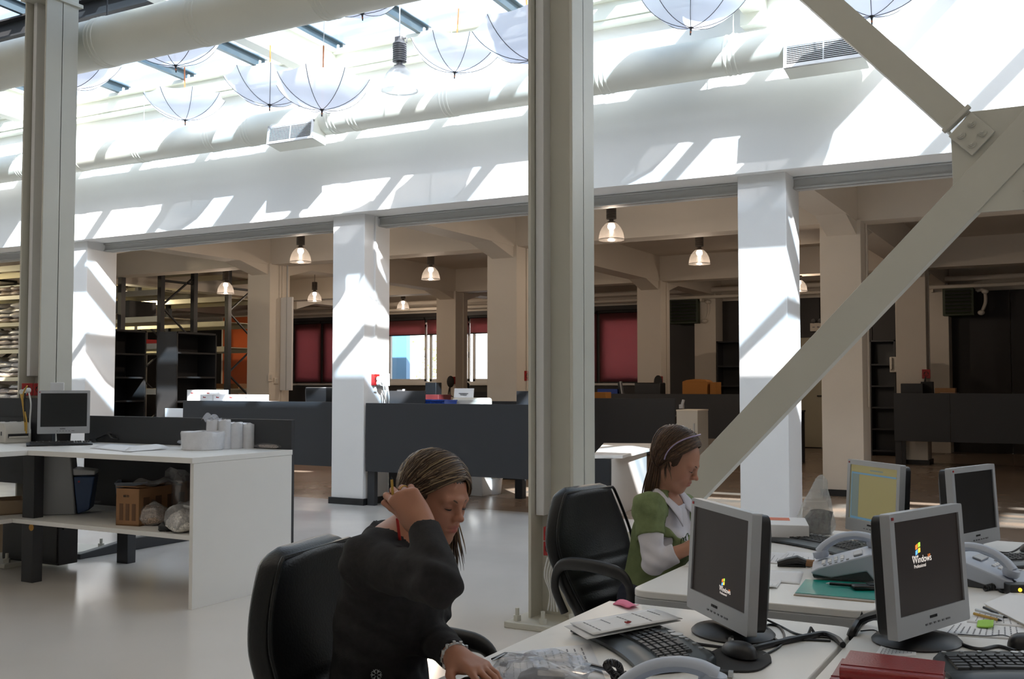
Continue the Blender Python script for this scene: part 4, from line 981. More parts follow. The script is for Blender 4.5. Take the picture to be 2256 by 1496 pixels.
for x, Y, lab in ((1462, 19.32, 'black socket with cables on the far cream pillar left of heater'), (2047, 19.32, 'red and black socket on the far pillar behind the dark counter'), (1007, 19.3, 'black socket with cables on the slim pillar between bright windows')):
    q = ay(x, 838 if x != 2047 else 824, Y); t = sockets(lab, (q.x-.03, Y-.15, q.z), .2, 1, False, 1.6)
    if x != 2047: obj('plug', MB().ell((q.x-.03, Y-.22, q.z-.03), (.09, .06, .13), 12, 8), M['blackmatt'], t)
    for k in range(3): tuberun('cable', [(q.x-.03, Y-.22, q.z-.05), (q.x+.03*k-.08, Y-.24, q.z-.3), (q.x+.05*k-.06, Y-.22, 1.12)], .01, M['blackmatt'], t)
# right counter items
q = ay(2012, 858, 19); box_thing('speaker_box', 'black printer on the right dark counter', (q.x, 18.95, .93), (.36, .25, ay(2012, 845, 19).z-.93), 'black', 'printer', bevel=.01)
q = ay(2038, 858, 19.1); box_thing('speaker_box', 'black case behind the black printer on the right counter', (q.x+.04, 19.08, .93), (.2, .1, ay(2038, 841, 19).z-.93), 'blackmatt', 'case')
q = ay(2083, 862, 18.9); box_thing('carton', 'brown carton on the right dark counter', (q.x, 18.95, .93), (.32, .25, ay(2083, 855, 18.9).z-.93), 'cardboard', 'box')
q = ay(2090, 866, 18.8); sheet('paper_sheet', 'white sheet lying beside the brown carton on the right counter', [(q.x-.12, 18.7), (q.x+.16, 18.7), (q.x+.16, 18.8), (q.x-.12, 18.8)], 1.245)
# fan heaters on the rear wall
def heater(px0, px1, py0, py1, Y, label):
    a, b_ = ay(px0, py0, Y), ay(px1, py1, Y)
    t = thing('fan_heater', label, 'heater', ((a.x+b_.x)/2, Y, b_.z))
    obj('case', MB().span((a.x, Y, b_.z), (b_.x, Y+.4, a.z)), M['greenmetal'], t, bevel=.01)
    x0, x1 = a.x+.05, b_.x-.05; hh = (a.z-b_.z)
    for k in range(7): obj('louvre', MB().box(((x0+x1)/2, Y-.015, b_.z+hh*(.1+.13*k)), (x1-x0, .05, .012), (.6, 0, 0)), M['alu'] if False else M['greenmetal'], t)
    obj('back_panel', MB().span((x0, Y-.004, b_.z+.03), (x1, Y-.001, a.z-.03)), M['blackmatt'], t)
    obj('pipe', MB().tube(spline([(b_.x+.05, Y+.2, a.z-.05), (b_.x+.18, Y+.15, a.z-.06), (b_.x+.2, Y+.15, a.z-.3), (b_.x+.1, Y+.2, b_.z+.02)], 6), .035, 8), M['wall_warm'], t)
    for vx, vz in ((b_.x+.2, a.z-.08), (b_.x+.12, b_.z+.05)): obj('valve', MB().ell((vx, Y+.12, vz), (.07, .07, .05), 12, 8), M['wall_warm'], t)
    obj('wall_bracket', MB().span((a.x+.1, Y+.4, b_.z), (b_.x-.1, YB-.05, b_.z+.05)), M['greenmetal'], t)
heater(1474, 1538, 660, 712, 22.5, 'green louvred fan heater left of the right white pillar')
heater(2076, 2146, 636, 694, 22.5, 'green louvred fan heater high up at the right')
# door, emergency light, wall phone, dark cabinets
dA, dB = ay(1760, 741, YB-.1), ay(1818, 741, YB-.1)
dr = thing('door_1', None, None, ((dA.x+dB.x)/2, YB-.1, 0)); dr['kind'] = 'structure'
obj('leaf', MB().span((dA.x, YB-.12, .02), (dB.x, YB-.07, 2.42)), M['door'], dr, bevel=.004)
obj('door_frame', MB().span((dA.x-.07, YB-.14, 0), (dA.x, YB-.04, 2.5)).span((dB.x, YB-.14, 0), (dB.x+.07, YB-.04, 2.5)).span((dA.x, YB-.14, 2.42), (dB.x, YB-.04, 2.5)), M['wain'], dr)
obj('door_handle', MB().box((dB.x-.1, YB-.15, 1.14), (.16, .02, .025)).box((dB.x-.06, YB-.13, 1.0), (.03, .02, .08)), M['blackmatt'], dr)
q = ay(1797, 720, YB-.3)
t = thing('emergency_light', 'white emergency lamp box above the cream door', 'light', (q.x, YB-.123, q.z)); obj('case', MB().box((0, 0, 0), (.30, .12, .18)), M['wall_warm'], t, world=False, bevel=.01)
for k in (-.08, .07): obj('spot_head', MB().lathe([(0, 0), (.03, .005), (.055, .05), (.05, .06), (0, .055)], (k, 0, .13), 16, (.1, -1, .1)), M['black'], t, world=False)
obj('print', MB().box((.03, -.062, 0), (.05, .002, .03)).box((-.07, -.062, 0), (.05, .002, .02)), M['ink'], t, world=False)
for xa, xb, yt, Y, lab in ((1915, 1972, 750, 21.2, 'tall black bookcase between the pillars at the right'), (1578, 1640, 752, 21.6, 'tall black cabinet behind the far counter, left of white pillar')):
    a, b_ = ay(xa, yt, Y), ay(xb, yt, Y); t = thing('bookcase', lab, 'cabinet', ((a.x+b_.x)/2, Y, 0))
    obj('carcass', MB().span((a.x, Y, 0), (a.x+.03, Y+.4, a.z)).span((b_.x-.03, Y, 0), (b_.x, Y+.4, a.z)).span((a.x, Y+.38, 0), (b_.x, Y+.4, a.z)).span((a.x, Y, a.z-.03), (b_.x, Y+.4, a.z)), M['black'], t, bevel=.002)
    for k in range(5): obj('shelf', MB().span((a.x+.03, Y+.01, .08+k*.42), (b_.x-.03, Y+.38, .11+k*.42)), M['black'], t)
q = ay(1964, 803, 20.9); t = thing('wall_phone', 'white wall phone hanging on the black bookcase at the right', 'phone', (q.x, 21.12, q.z)); obj('case', MB().box((0, 0, 0), (.13, .07, .30)), M['beige'], t, world=False, bevel=.015); obj('handset', MB().box((-.03, -.055, .02), (.05, .05, .24)), M['beige'], t, world=False, bevel=.015)
# tall black cabinets and racks at the left
for xf, pn, pf, yt, dp, lab in ((-13.0, 253, 323, 725, .45, 'tall black bookcase just right of the left white pillar'), (-11.75, 390, 478, 730, .40, 'tall black bookcase in front of the warehouse racks')):
    a, b_ = ax(pn, yt, xf), ax(pf, yt, xf); y0, y1, zt = a.y, b_.y, a.z; t = thing('bookcase', lab, 'cabinet', (xf-dp/2, (y0+y1)/2, 0))
    obj('carcass', MB().span((xf-dp, y0, 0), (xf, y0+.025, zt)).span((xf-dp, y1-.025, 0), (xf, y1, zt)).span((xf-dp, y0, 0), (xf-dp+.02, y1, zt)).span((xf-dp, y0, zt-.03), (xf, y1, zt)).span((xf-dp, y0, 0), (xf, y1, .06)), M['blackmatt'], t, bevel=.002)
    for k in range(1, 6): obj('shelf', MB().span((xf-dp+.02, y0+.025, .02+k*.365), (xf-.004, y1-.025, .045+k*.365)), M['blackmatt'], t)
def upright(b, x, y, h): b.span((x-.05, y-.05, 0), (x+.05, y+.05, h))
X0 = -16.0
def rack(label, y0, y1, lv, mats, h=3.9):
    t = thing('pallet_rack', label, 'rack', (X0-2, (y0+y1)/2, 0))
    for x in (X0, X0-2.75, X0-5.5):
        for y in (y0, y1):
            u = MB(); upright(u, x, y, h); obj('upright', u, M['rackblack'], t)
        zs = [.3]
        while zs[-1] < h-.5: zs.append(zs[-1]+.66)
        for i in range(len(zs)-1):
            ya, yb = (y0, y1) if i % 2 == 0 else (y1, y0)
            obj('diagonal', MB().tube([(x, ya, zs[i]), (x, yb, zs[i+1])], .025, 6), M['rackblack'], t)
        obj('diagonal', MB().tube([(x, y0, h-.45), (x, y1, h-.45)], .025, 6), M['rackblack'], t)
    for z in lv:
        for k in range(2):
            xa, xb = X0-2.75*(k+1)+.05, X0-2.75*k-.05
            obj('beam', MB().span((xa, y0-.055, z-.11), (xb, y0-.02, z)), M[mats[0]], t); obj('beam', MB().span((xa, y1+.02, z-.11), (xb, y1+.055, z)), M[mats[1]], t)
            obj('deck', MB().span((xa, y0, z-.03), (xb, y1, z-.01)), M['deck'], t)
    return t
lv = [3.74, 3.27, 2.74, 2.2, 1.3]
rack('nearest black warehouse rack with pale beams behind left pillar', 12.65, 13.6, lv, ('beam_blue', 'beam_cream'))
rack('middle black warehouse rack with cream beams, behind the open bookcase', 14.56, 15.43, lv, ('beam_blue', 'beam_cream'))
rack('far black warehouse rack with cream beams in front of orange board', 16.4, 17.3, lv, ('beam_cream', 'beam_cream'))
q = ay(280, 690, 14.9); box_thing('carton', 'dark carton on the middle warehouse rack', (q.x-.1, 15.0, 2.74), (.9, .7, .36), 'black', 'box')
q = ay(340, 755, 14.9); box_thing('carton', 'red carton on the middle rack beside the open bookcase', (ay(345, 757, 14.9).x-.5, 15.0, 2.2), (.8, .6, .1), 'red', 'box')
a, b_ = ay(492, 700, 19.5), ay(560, 870, 19.5)
t = thing('display_board', 'tall orange board behind the far warehouse rack', 'board', ((a.x+b_.x)/2, 19.5, 0)); obj('board', MB().span((a.x, 19.5, .25), (b_.x, 19.56, a.z)), M['orange'], t, bevel=.004)
obj('frame', MB().span((a.x-.04, 19.49, 0), (a.x, 19.57, a.z+.03)).span((b_.x, 19.49, 0), (b_.x+.04, 19.57, a.z+.03)).span((a.x, 19.49, a.z), (b_.x, 19.57, a.z+.03)), M['wall_warm'], t)
q = ay(510, 850, 18.0); box_thing('carton', 'brown carton in front of the orange board', (q.x+.1, 18.0, 0), (.7, .5, q.z+.05), 'cardboard', 'box')
# white hanging panel beside the second row pillar, and wall switches
a, b_ = ay(622, 656, 13.6), ay(645, 860, 13.6)
t = thing('cable_duct', 'tall white panel hanging beside the cream pillar and red blinds', 'panel', ((a.x+b_.x)/2, 13.6, b_.z)); obj('panel', MB().span((a.x, 13.56, b_.z), (b_.x, 13.6, a.z)), M['trunk'], t, bevel=.003); obj('seam', MB().span((a.x+.13, 13.552, b_.z), (a.x+.14, 13.561, a.z)), M['galv'], t); obj('hanger', MB().span(((a.x+b_.x)/2-.01, 13.57, a.z), ((a.x+b_.x)/2+.01, 13.59, 3.92)), M['galv'], t)
for x, y, lab in ((594, 831, 'tall cream wall switch on the cream pillar behind counter'), (607, 839, 'square cream wall box right of the wall switch on pillar')):
    q = ax(x, y, -12.03); t = thing('wall_switch', lab, 'switch', (-12.02, q.y, q.z)); obj('plate', MB().box((0, 0, 0), (.03, .1, .14 if x < 600 else .1)), M['wall_warm'], t, world=False, bevel=.005); obj('rocker', MB().box((.017, 0, 0), (.008, .05, .07)), M['beige'], t, world=False, bevel=.002)
# shelf of bead bags at the far left
Ys = 11.3; xr = ay(47, 700, Ys).x; xl = xr-2.6
t = thing('shelving_rack', 'cream shelving full of bead bags at the far left edge', 'shelf', ((xl+xr)/2, Ys+.4, 0))
SZ = [2.90, 2.44, 1.98, 1.51, 1.05, .55]
for z in SZ:
    obj('shelf', MB().span((xl, Ys, z-.065), (xr, Ys+.03, z)).span((xl, Ys+.03, z-.03), (xr, Ys+.8, z-.005)), M['beam_cream'], t)
obj('top_beam', MB().span((xl, Ys, 3.32), (xr, Ys+.04, 3.42)).span((xl, Ys+.76, 3.32), (xr, Ys+.8, 3.42)), M['beam_cream'], t)
for x in (xl, xr-.95, xr):
    for y in (Ys+.05, Ys+.78): obj('upright', MB().span((x-.03, y-.03, 0), (x+.03, y+.03, 3.5)), M['rackblack'] if x < xr else M['beam_cream'], t)
rr = random.Random(9); bm_cache = {}
ordn = ['topmost', 'second', 'third', 'fourth', 'fifth', 'sixth']
for si, z in enumerate(SZ[:5]):
    cols = [(xr-.24, 4 if si not in (0,) else 2), (xr-.58, 3 if si else 2), (xr-.92, 4 if si else 2)]
    for ci, (x, nb) in enumerate(cols):
        zz = z
        for k in range(nb):
            v = rr.randrange(3); pale = (si in (1, 3) and k >= 1) or (si == 2 and k != 1) or (si == 4 and k % 2)
            key = (v, pale)
            if key not in bm_cache: bm_cache[key] = (bag_mesh(.34, .42, .095, 50+v).mesh('bag', M['beads_white' if pale else 'beads']), )
            tt = thing('bead_bag', ('pale' if pale else 'tan') + ' bag of beads in a stack on the %s shelf of the far left rack' % ordn[si], 'bag', (x+rr.uniform(-.03, .03), Ys+.26+rr.uniform(-.03, .03), zz), rr.uniform(-.25, .25), ('pale' if pale else 'tan') + ' bead bags on the %s shelf' % ordn[si])
            o = link('filling', bm_cache[key][0], tt); smooth(o, 80)
            f = bm_cache.setdefault(('f', v), bag_mesh(.37, .45, .10, 50+v).mesh('film', M['clear'])); o2 = link('film', f, tt); smooth(o2, 80)
            zz += .083
# ================================================================== DESKS IN FRONT
DZ = .73
M['teal'] = pmat('teal_plastic_folder', (.0, .24, .19), .35, noise=.15, nscale=9)
M['pink'] = pmat('pink_note', (.78, .18, .30), .7)
M['green_note'] = pmat('green_note', (.33, .62, .06), .7)
M['phone_grey'] = pmat('pale_blue_grey_plastic', (.44, .48, .56), .4)
M['phone_dark'] = pmat('charcoal_plastic', (.045, .048, .055), .45)
M['redbook'] = pmat('red_leatherette', (.24, .012, .012), .3, bump=.15, bscale=220)
M['pages'] = pmat('page_edges', (.6, .55, .47), .8)
M['keygrey'] = pmat('slate_keys', (.03, .033, .036), .45)
M['kbody'] = pmat('slate_keyboard_shell', (.042, .050, .055), .4)
M['leather'] = pmat('black_leather', (.006, .0062, .0065), .36, bump=.12, bscale=160, noise=.1, nscale=12, spec=.35)
M['orange_label'] = pmat('orange_label', (.62, .13, .04), .6)
M['cable_k'] = pmat('black_cable', (.015, .015, .017), .45)
# screens
def screenmat(name, base, blocks, estr=1.0, scale=(1, 1)):
    return emat(name, base, estr)
M['scr_boot'] = pmat('standby_screen', (.008, .006, .006), .35, emit=(.008, .0055, .0045), estr=.6, spec=.2)
M['scr_off'] = pmat('off_screen', (.006, .006, .007), .3, spec=.2)
M['scr_app'] = emat('app_screen', (.105, .09, .038), .8)
M['scr_app2'] = emat('app_screen_edge', (.055, .07, .065), .8)
M['scr_app3'] = emat('app_screen_bar', (.035, .075, .11), 1.0)
M['lg_r'] = emat('logo_red', (.75, .17, .03), 1.0); M['lg_g'] = emat('logo_green', (.33, .60, .05), 1.0)
M['lg_b'] = emat('logo_blue', (.10, .33, .70), 1.0); M['lg_y'] = emat('logo_yellow', (.85, .55, .04), 1.0); M['lg_w'] = emat('logo_white', (.55, .50, .46), 1.0); M['lg_o'] = emat('logo_orange', (.6, .16, .03), 1.0)

def desk(label, poly, fasc=None, legs=(), tray=None):
    c = [sum(p[i] for p in poly)/len(poly) for i in (0, 1)]
    t = thing('office_desk', label, 'desk', (c[0], c[1], 0))
    th = .03 if not fasc else .022
    obj('desk_top', MB().prism(poly, (0, 0, th), org=(0, 0, DZ-th)), M['white'], t, bevel=.003)
    if fasc: obj('fascia', MB().prism(poly, (0, 0, .034), org=(0, 0, DZ-th-.0345)), M['greyedge'], t, bevel=.004)
    for x, y in legs:
        l = obj('leg', MB().span((x-.03, y-.03, .03), (x+.03, y+.03, DZ-.06)), M['alu'], t, bevel=.003)
    ys = sorted(set(round(y, 3) for x, y in legs)); 
    for y in ys:
        xs = [x for x, yy in legs if abs(yy-y) < .01]
        obj('foot', MB().span((min(xs)-.05, y-.035, 0), (max(xs)+.05, y+.035, .03)), M['alu'], t, bevel=.005)
    return t
def rcorner(poly, idx, r, n=6):
    out = []; N = len(poly)
    for i, p in enumerate(poly):
        if i in idx:
            p = Vector(p); a = (Vector(poly[i-1])-p).normalized(); b = (Vector(poly[(i+1) % N])-p).normalized()
            s, e = p+a*r, p+b*r
            for k in range(n+1):
                q = k/n; out.append(tuple((1-q)**2*s+2*q*(1-q)*p+q*q*e))
        else: out.append(tuple(p))
    return out
dA_ = desk('white desk in front with keyboard, mouse and boot screen monitor', rcorner([(-1.272, 1.25), (-.552, 1.25), (-.552, 2.905), (-1.272, 2.905)], (2,), .05), None, [(-1.2, 1.35), (-.62, 1.35), (-1.2, 2.75), (-.62, 2.75)])
dB_ = desk('white desk with thick grey edge where the woman in green sits', rcorner([(-1.285, 3.09), (-.552, 3.12), (-.552, 4.78), (-1.285, 4.78)], (0, 1), .07), True, [(-1.15, 3.3), (-.68, 3.3), (-1.15, 4.6), (-.68, 4.6)])
obj('recess_box', MB().span((-.80, 3.13, .60), (-.575, 3.16, .672)).span((-.80, 3.13, .60), (-.575, 3.35, .606)), M['phone_dark'], dB_, bevel=.004)  # dark box standing in for the shaded recess under the desk edge
dC_ = desk('white desk at the right front carrying the big boot screen monitor', rcorner([(-.54, 1.25), (.20, 1.25), (.20, 3.06), (-.54, 3.06)], (3,), .03), None, [(-.47, 1.35), (.13, 1.35), (-.47, 2.9), (.13, 2.9)])
dD_ = desk('white desk at the right back behind the big monitor', rcorner([(-.54, 3.08), (.20, 3.08), (.20, 4.80), (-.54, 4.80)], (0,), .03), None, [(-.47, 3.25), (.13, 3.25), (-.47, 4.6), (.13, 4.6)])

# monitors on the desks
def mon_at(label, pl, pr, dl, dr, yc, screen, w=.37, h=.30, tilt=.06, stand=.045):
    """from the left and right ends of the screen in the place: pl / pr points, dl / dr depths"""
    a, b_ = ad(pl, yc, dl), ad(pr, yc, dr); c = (a+b_)/2; u = b_-a; yaw = math.atan2(u.y, u.x)
    zc = c.z-DZ; n_ = Vector((math.sin(yaw), -math.cos(yaw), 0))
    return monitor('monitor', label, (c.x, c.y, DZ), yaw, w=w, h=h, zc=zc, tilt=tilt, screen=screen)
m1 = mon_at('silver monitor with small start-up logo low on its screen, turned to the near woman', 1531, 1657, 2.88, 2.545, 1240, 'scr_boot')
m2 = mon_at('silver monitor with start-up logo in the upper left, at the right front', 1940, 2133, 2.465, 2.755, 1253, 'scr_boot')
m3 = mon_at('silver monitor showing a yellow-green window, turned to the woman in green', 1876, 1980, 4.45, 4.13, 1098, 'scr_app')
m4 = mon_at('silver monitor with black screen at the right back', 2084, 2201, 3.85, 4.15, 1113, 'scr_off')
def logo(m, cx, cz, s, w=.37, h=.30, tilt=.06):
    """four waving coloured panes and the wording below, as flat print on the lit screen"""
    zc = [c for c in m.children if c.name.startswith('screen')][0]
    T = Matrix.Translation((0, 0, LZ[m.name])) @ Matrix.Rotation(-tilt, 4, 'X')
    root = None
    def wave(x, z): return (cx+s*(x+.10*z), cz+s*(z+.14*math.sin(x*2.6+.4)))
    for k, (x0, z0, mm) in enumerate(((-.5, .05, 'lg_r'), (.05, .05, 'lg_g'), (-.5, -.5, 'lg_b'), (.05, -.5, 'lg_y'))):
        b = MB()
        for i in range(5):
            xa, xb = x0+.45*i/5, x0+.45*(i+1)/5
            q = [wave(xa, z0), wave(xb, z0), wave(xb, z0+.45), wave(xa, z0+.45)]
            b.add([T @ Vector((x, -.0078, z)) for x, z in q], [(0, 1, 2, 3)])
        obj('logo_pane', b, M[mm], zc, world=False, sm=0)
    for txt, x, z, sz_, mm in (('Microsoft', -1.25, -.80, .26, 'lg_w'), ('Windows', -1.25, -1.38, .80, 'lg_w'), ('XP', 1.86, -1.02, .38, 'lg_o'), ('Professional', -1.0, -1.86, .40, 'lg_w')):
        cu = bpy.data.curves.new('wording', 'FONT'); cu.body = txt; cu.size = sz_*s*1.25
        o = bpy.data.objects.new('wording', cu); me = bpy.data.meshes.new_from_object(o); bpy.data.objects.remove(o); bpy.data.curves.remove(cu)
        me.materials.clear(); me.materials.append(M[mm]); o = link('wording', me, zc)
        o.matrix_local = T @ Matrix.Translation((cx+x*s, -.0078, cz+z*s)) @ Matrix.Rotation(PI/2, 4, 'X')
LZ = {}
for m_ in (m1, m2, m3, m4):
    bz = [c for c in m_.children if c.name.startswith('bezel')][0]
    zz = [v.co.z for v in bz.data.vertices]; LZ[m_.name] = (max(zz)+min(zz))/2
logo(m1, .03, -.045, .017); logo(m2, -.052, .055, .0245)
T3 = Matrix.Translation((0, 0, LZ[m3.name])) @ Matrix.Rotation(-.06, 4, 'X')
s3 = [c for c in m3.children if c.name.startswith('screen')][0]
for c, d, mm in (((-.13, -.0076, .0), (.055, .0006, .20), 'scr_app2'), ((0, -.0076, .108), (.32, .0006, .012), 'scr_app'), ((.0, -.0078, .095), (.31, .0006, .007), 'scr_app3'), ((.0, -.0078, -.092), (.31, .0006, .009), 'scr_app3'), ((-.155, -.0078, 0), (.006, .0006, .2), 'scr_app3'), ((.02, -.0078, .112), (.09, .0006, .006), 'scr_app2')):
    b = MB().box(c, d); b.v = [tuple(T3 @ Vector(q)) for q in b.v]; obj('window_area', b, M[mm], s3, world=False, sm=0)

# keyboards
keyboard('slate curved keyboard half under papers on the near desk', (-.962, 2.432, DZ), -.74, w=.45, d=.20, mat='keygrey', body='kbody')
keyboard('slate curved keyboard on the desk of the woman in green', (-.93, 4.28, DZ), -.62, w=.45, d=.20, mat='keygrey', body='kbody')
keyboard('slate curved keyboard at the bottom right corner', (-.10, 2.645, DZ), .40, w=.45, d=.20, mat='keygrey', body='kbody')
keyboard('slate keyboard on the right back desk at the frame edge', (-.13, 4.28, DZ), .55, w=.45, d=.18, mat='keygrey', body='kbody')
# mice and mat
def mouse(label, p, yaw, mat='black'):
    t = thing('computer_mouse', label, 'mouse', p, yaw)
    b = MB(); n_, m_ = 20, 8; vs = []
    for i in range(m_+1):
        q = PI/2*i/m_
        for j in range(n_):
            a = 2*PI*j/n_; r = math.cos(q)**.7 if i < m_ else 0
            vs.append((.033*r*math.cos(a)*(1-.12*math.sin(a)), .058*r*math.sin(a), .004+.030*math.sin(q)*(1-.18*math.sin(a)*r)))
    b.add(vs, [(i*n_+j, i*n_+(j+1) % n_, (i+1)*n_+(j+1) % n_, (i+1)*n_+j) for i in range(m_) for j in range(n_)]+[tuple(range(n_-1, -1, -1))])
    obj('shell', b, M[mat], t, world=False); obj('wheel', MB().cyl((0, .032, .027), .009, .006, 14, 'x'), M['galv'], t, world=False)
    obj('button_seam', MB().box((0, .038, .034), (.002, .03, .006), (-.35, 0, 0)), M['blackmatt'], t, world=False)
    return t
mc = az(1612, 1456, DZ)
mm_ = thing('mouse_mat', 'black rounded mouse mat with wrist bump on the near desk', 'mouse mat', (mc.x, mc.y, DZ))
pts = [az(x, y, DZ) for x, y in ((1700, 1462), (1694, 1445), (1660, 1432), (1618, 1426), (1585, 1432), (1562, 1441), (1540, 1437), (1520, 1437), (1510, 1450), (1524, 1465), (1560, 1478), (1620, 1483), (1670, 1480))]
sp = spline(pts+[pts[0]], 5)[:-1]
obj('pad', MB().prism([(v.x, v.y) for v in sp], (0, 0, .005), org=(0, 0, DZ+.0005)), M['blackmatt'], mm_, bevel=.001)
w_ = az(1540, 1450, DZ); obj('wrist_rest', MB().ell((w_.x, w_.y, DZ+.008), (.038, .028, .014), 18, 10, (0, 0, .6)), M['black'], mm_)
q = az(1628, 1450, DZ); mouse('black computer mouse on the black mat', (q.x, q.y, DZ+.006), .9)
q = az(1576, 1490, DZ); t = thing('usb_stick', 'small black stick lying in front of the mouse mat', 'stick', (q.x, q.y, DZ), .2); obj('body', MB().box((0, 0, .008), (.06, .02, .014)), M['black'], t, world=False, bevel=.004); obj('cap', MB().box((.034, 0, .008), (.01, .018, .012)), M['galv'], t, world=False)
q = az(2250, 1428, DZ); mouse('dark computer mouse at the right edge above the keyboard', (q.x+.01, q.y+.02, DZ), -.5)
q = az(1902, 1216, DZ); mouse('black computer mouse behind the desk phone, by the big monitor', (q.x+.03, q.y+.03, DZ), .6)
q = az(2254, 1218, DZ); mouse('black computer mouse at the right edge beyond the back keyboard', (q.x+.02, q.y+.03, DZ), .3)
# desk phones
def phone(label, p, yaw, hs_off=(0, 0)):
    t = thing('desk_phone', label, 'phone', p, yaw)
    # wedge base with dark underside: x across, low front at -y
    prof = [(-.11, .012), (-.115, .02), (-.09, .034), (.07, .085), (.10, .088), (.115, .075), (.12, .01), (.085, .0), (.06, .03), (-.05, .004)]
    obj('base', MB().prism(prof, (.205, 0, 0), org=(-.1025, 0, .001), u=(0, 1, 0), w=(0, 0, 1)), M['phone_grey'], t, world=False, bevel=.007, seg=3)
    obj('underside', MB().prism([(-.105, .0), (-.11, .011), (.06, .06), (.095, .03), (.09, .0)], (.196, 0, 0), org=(-.098, 0, .0005), u=(0, 1, 0), w=(0, 0, 1)), M['phone_dark'], t, world=False, bevel=.003)
    ks = MB()
    sl = math.atan2(.051, .16)
    for r in range(4):
        for c in range(3):
            obj('key', MB().box((.0+c*.024, -.075+r*.02, .0415+r*.0064), (.017, .012, .007), (sl, 0, 0)), M['trunk'], t, world=False, bevel=.002)
    obj('display', MB().box((.03, .035, .079), (.08, .03, .006), (sl, 0, 0)), M['alu'], t, world=False, bevel=.002)
    for r in range(5): obj('side_key', MB().box((.082, -.07+r*.018, .042+r*.0058), (.02, .009, .005), (sl, 0, 0)), M['alu'], t, world=False)
    # handset: arched bar between two cups
    path = [(-.062, -.088, .062), (-.062, -.07, .086), (-.062, -.03, .112), (-.062, .02, .124), (-.062, .065, .120), (-.062, .095, .105)]
    sp_ = spline(path, 5); rr_ = [.020+.006*abs(2*i/(len(sp_)-1)-1)**3 for i in range(len(sp_))]
    hb = MB().tube(sp_, rr_, 12, flat=.72)
    hb.lathe([(0, -.012), (.022, -.012), (.027, -.004), (.026, .012), (0, .02)], (-.062, -.085, .055), 18, (0, -.3, 1)); hb.lathe([(0, -.012), (.022, -.012), (.027, -.004), (.026, .012), (0, .02)], (-.062, .09, .098), 18, (0, .15, 1))
    obj('handset', hb, M['phone_grey'], t, world=False)
    return t
def coil(name, pts, R, r, turns, mat, parent):
    sp_ = spline(pts, 12); L = len(sp_); out = []
    N = turns*8
    for i in range(N+1):
        f = i/N*(L-1); k = min(int(f), L-2); p = sp_[k].lerp(sp_[k+1], f-k); t_ = (sp_[k+1]-sp_[k]).normalized(); a = t_.cross(Vector((0, 0, 1))); a = a.normalized() if a.length > .01 else Vector((1, 0, 0)); b_ = t_.cross(a)
        q = 2*PI*i/8; out.append(p+a*math.cos(q)*R+b_*math.sin(q)*R)
    return obj(name, MB().tube(out, r, 5), mat, parent)
q = az(1452, 1462, DZ+.122); ya_ = -1.28; ph1 = phone('pale grey desk phone at the bottom edge beside the near keyboard', (q.x+.062*math.cos(ya_)+.01, q.y+.062*math.sin(ya_), DZ), ya_)
coil('coiled_cord', [az(1360, 1492, DZ+.02), az(1345, 1478, DZ+.03), az(1336, 1466, DZ+.05), az(1345, 1460, DZ+.06), az(1362, 1466, DZ+.05), az(1366, 1482, DZ+.02), az(1352, 1490, DZ+.012), az(1380, 1486, DZ+.02)], .006, .0026, 34, M['cable_k'], ph1)
q = az(1862, 1278, DZ); ph2 = phone('pale grey desk phone standing on the teal folder', (q.x+.0, q.y+.035, DZ+.012), -1.38)
q = az(2178, 1290, DZ); ph3 = phone('pale grey desk phone half hidden behind the big monitor', (q.x+.0, q.y+.03, DZ), 1.35)
coil('coiled_cord', [az(2170, 1296, DZ+.01), az(2196, 1289, DZ+.015), az(2206, 1280, DZ+.02), az(2220, 1290, DZ+.02), az(2232, 1284, DZ+.025), az(2236, 1298, DZ+.015), az(2222, 1302, DZ+.012)], .008, .003, 36, M['cable_k'], ph3)
# teal folder and what lies on it
fp = quadpx([(1752, 1312), (1775, 1282), (1932, 1292), (1930, 1328)], DZ)
t = thing('plastic_folder', 'teal plastic folder under the desk phone', 'folder', (-.7, 3.35, DZ))
obj('cover', MB().prism(fp, (0, 0, .0015), org=(0, 0, DZ+.0075)), M['teal'], t); obj('back_cover', MB().prism([(x-.004, y-.006) for x, y in fp], (0, 0, .0015), org=(0, 0, DZ+.0005)), M['cardboard_pale'], t); obj('paper_stack', MB().prism([(x-.001, y-.002) for x, y in fp], (0, 0, .005), org=(0, 0, DZ+.0022)), M['paper'], t)
a, b_ = az(1828, 1290, DZ+.01), az(1905, 1296, DZ+.01); t = thing('pen', 'black pen lying on the teal folder', 'pen', a); obj('barrel', MB().tube([a+Vector((0, 0, .006)), b_+Vector((0, 0, .006))], .005, 8), M['black'], t); obj('tip', MB().tube([a+Vector((0, 0, .006)), a+(a-b_).normalized()*.012+Vector((0, 0, .006))], [.004, .001], 8), M['galv'], t)
a = az(1912, 1298, DZ+.01); t = thing('mobile_phone', 'black mobile phone on the folder beside the big monitor', 'phone', (a.x, a.y, DZ+.009), .5); obj('case', MB().box((0, 0, .008), (.1, .045, .015)), M['blackgloss'], t, world=False, bevel=.005); obj('screen', MB().box((.02, 0, .0165), (.04, .034, .002)), M['scr_off'], t, world=False)
a, b_ = az(1713, 1248, DZ), az(1775, 1250, DZ); t = thing('stapler', 'black stapler with brown end by the desk phone', 'stapler', a)
d_ = (b_-a); obj('arm', MB().tube([a+Vector((0, 0, .01)), a+d_*.35+Vector((0, 0, .02)), a+d_*.7+Vector((0, 0, .026)), b_+Vector((0, 0, .018))], [.012, .016, .02, .014], 8, flat=.8), M['black'], t); obj('end', MB().tube([b_+Vector((0, 0, .016)), b_+d_*.3+Vector((0, 0, .014))], .013, 8), M['cardboard'], t); obj('foot', MB().tube([a+Vector((0, 0, .005)), b_+Vector((0, 0, .005))], .006, 6), M['black'], t)
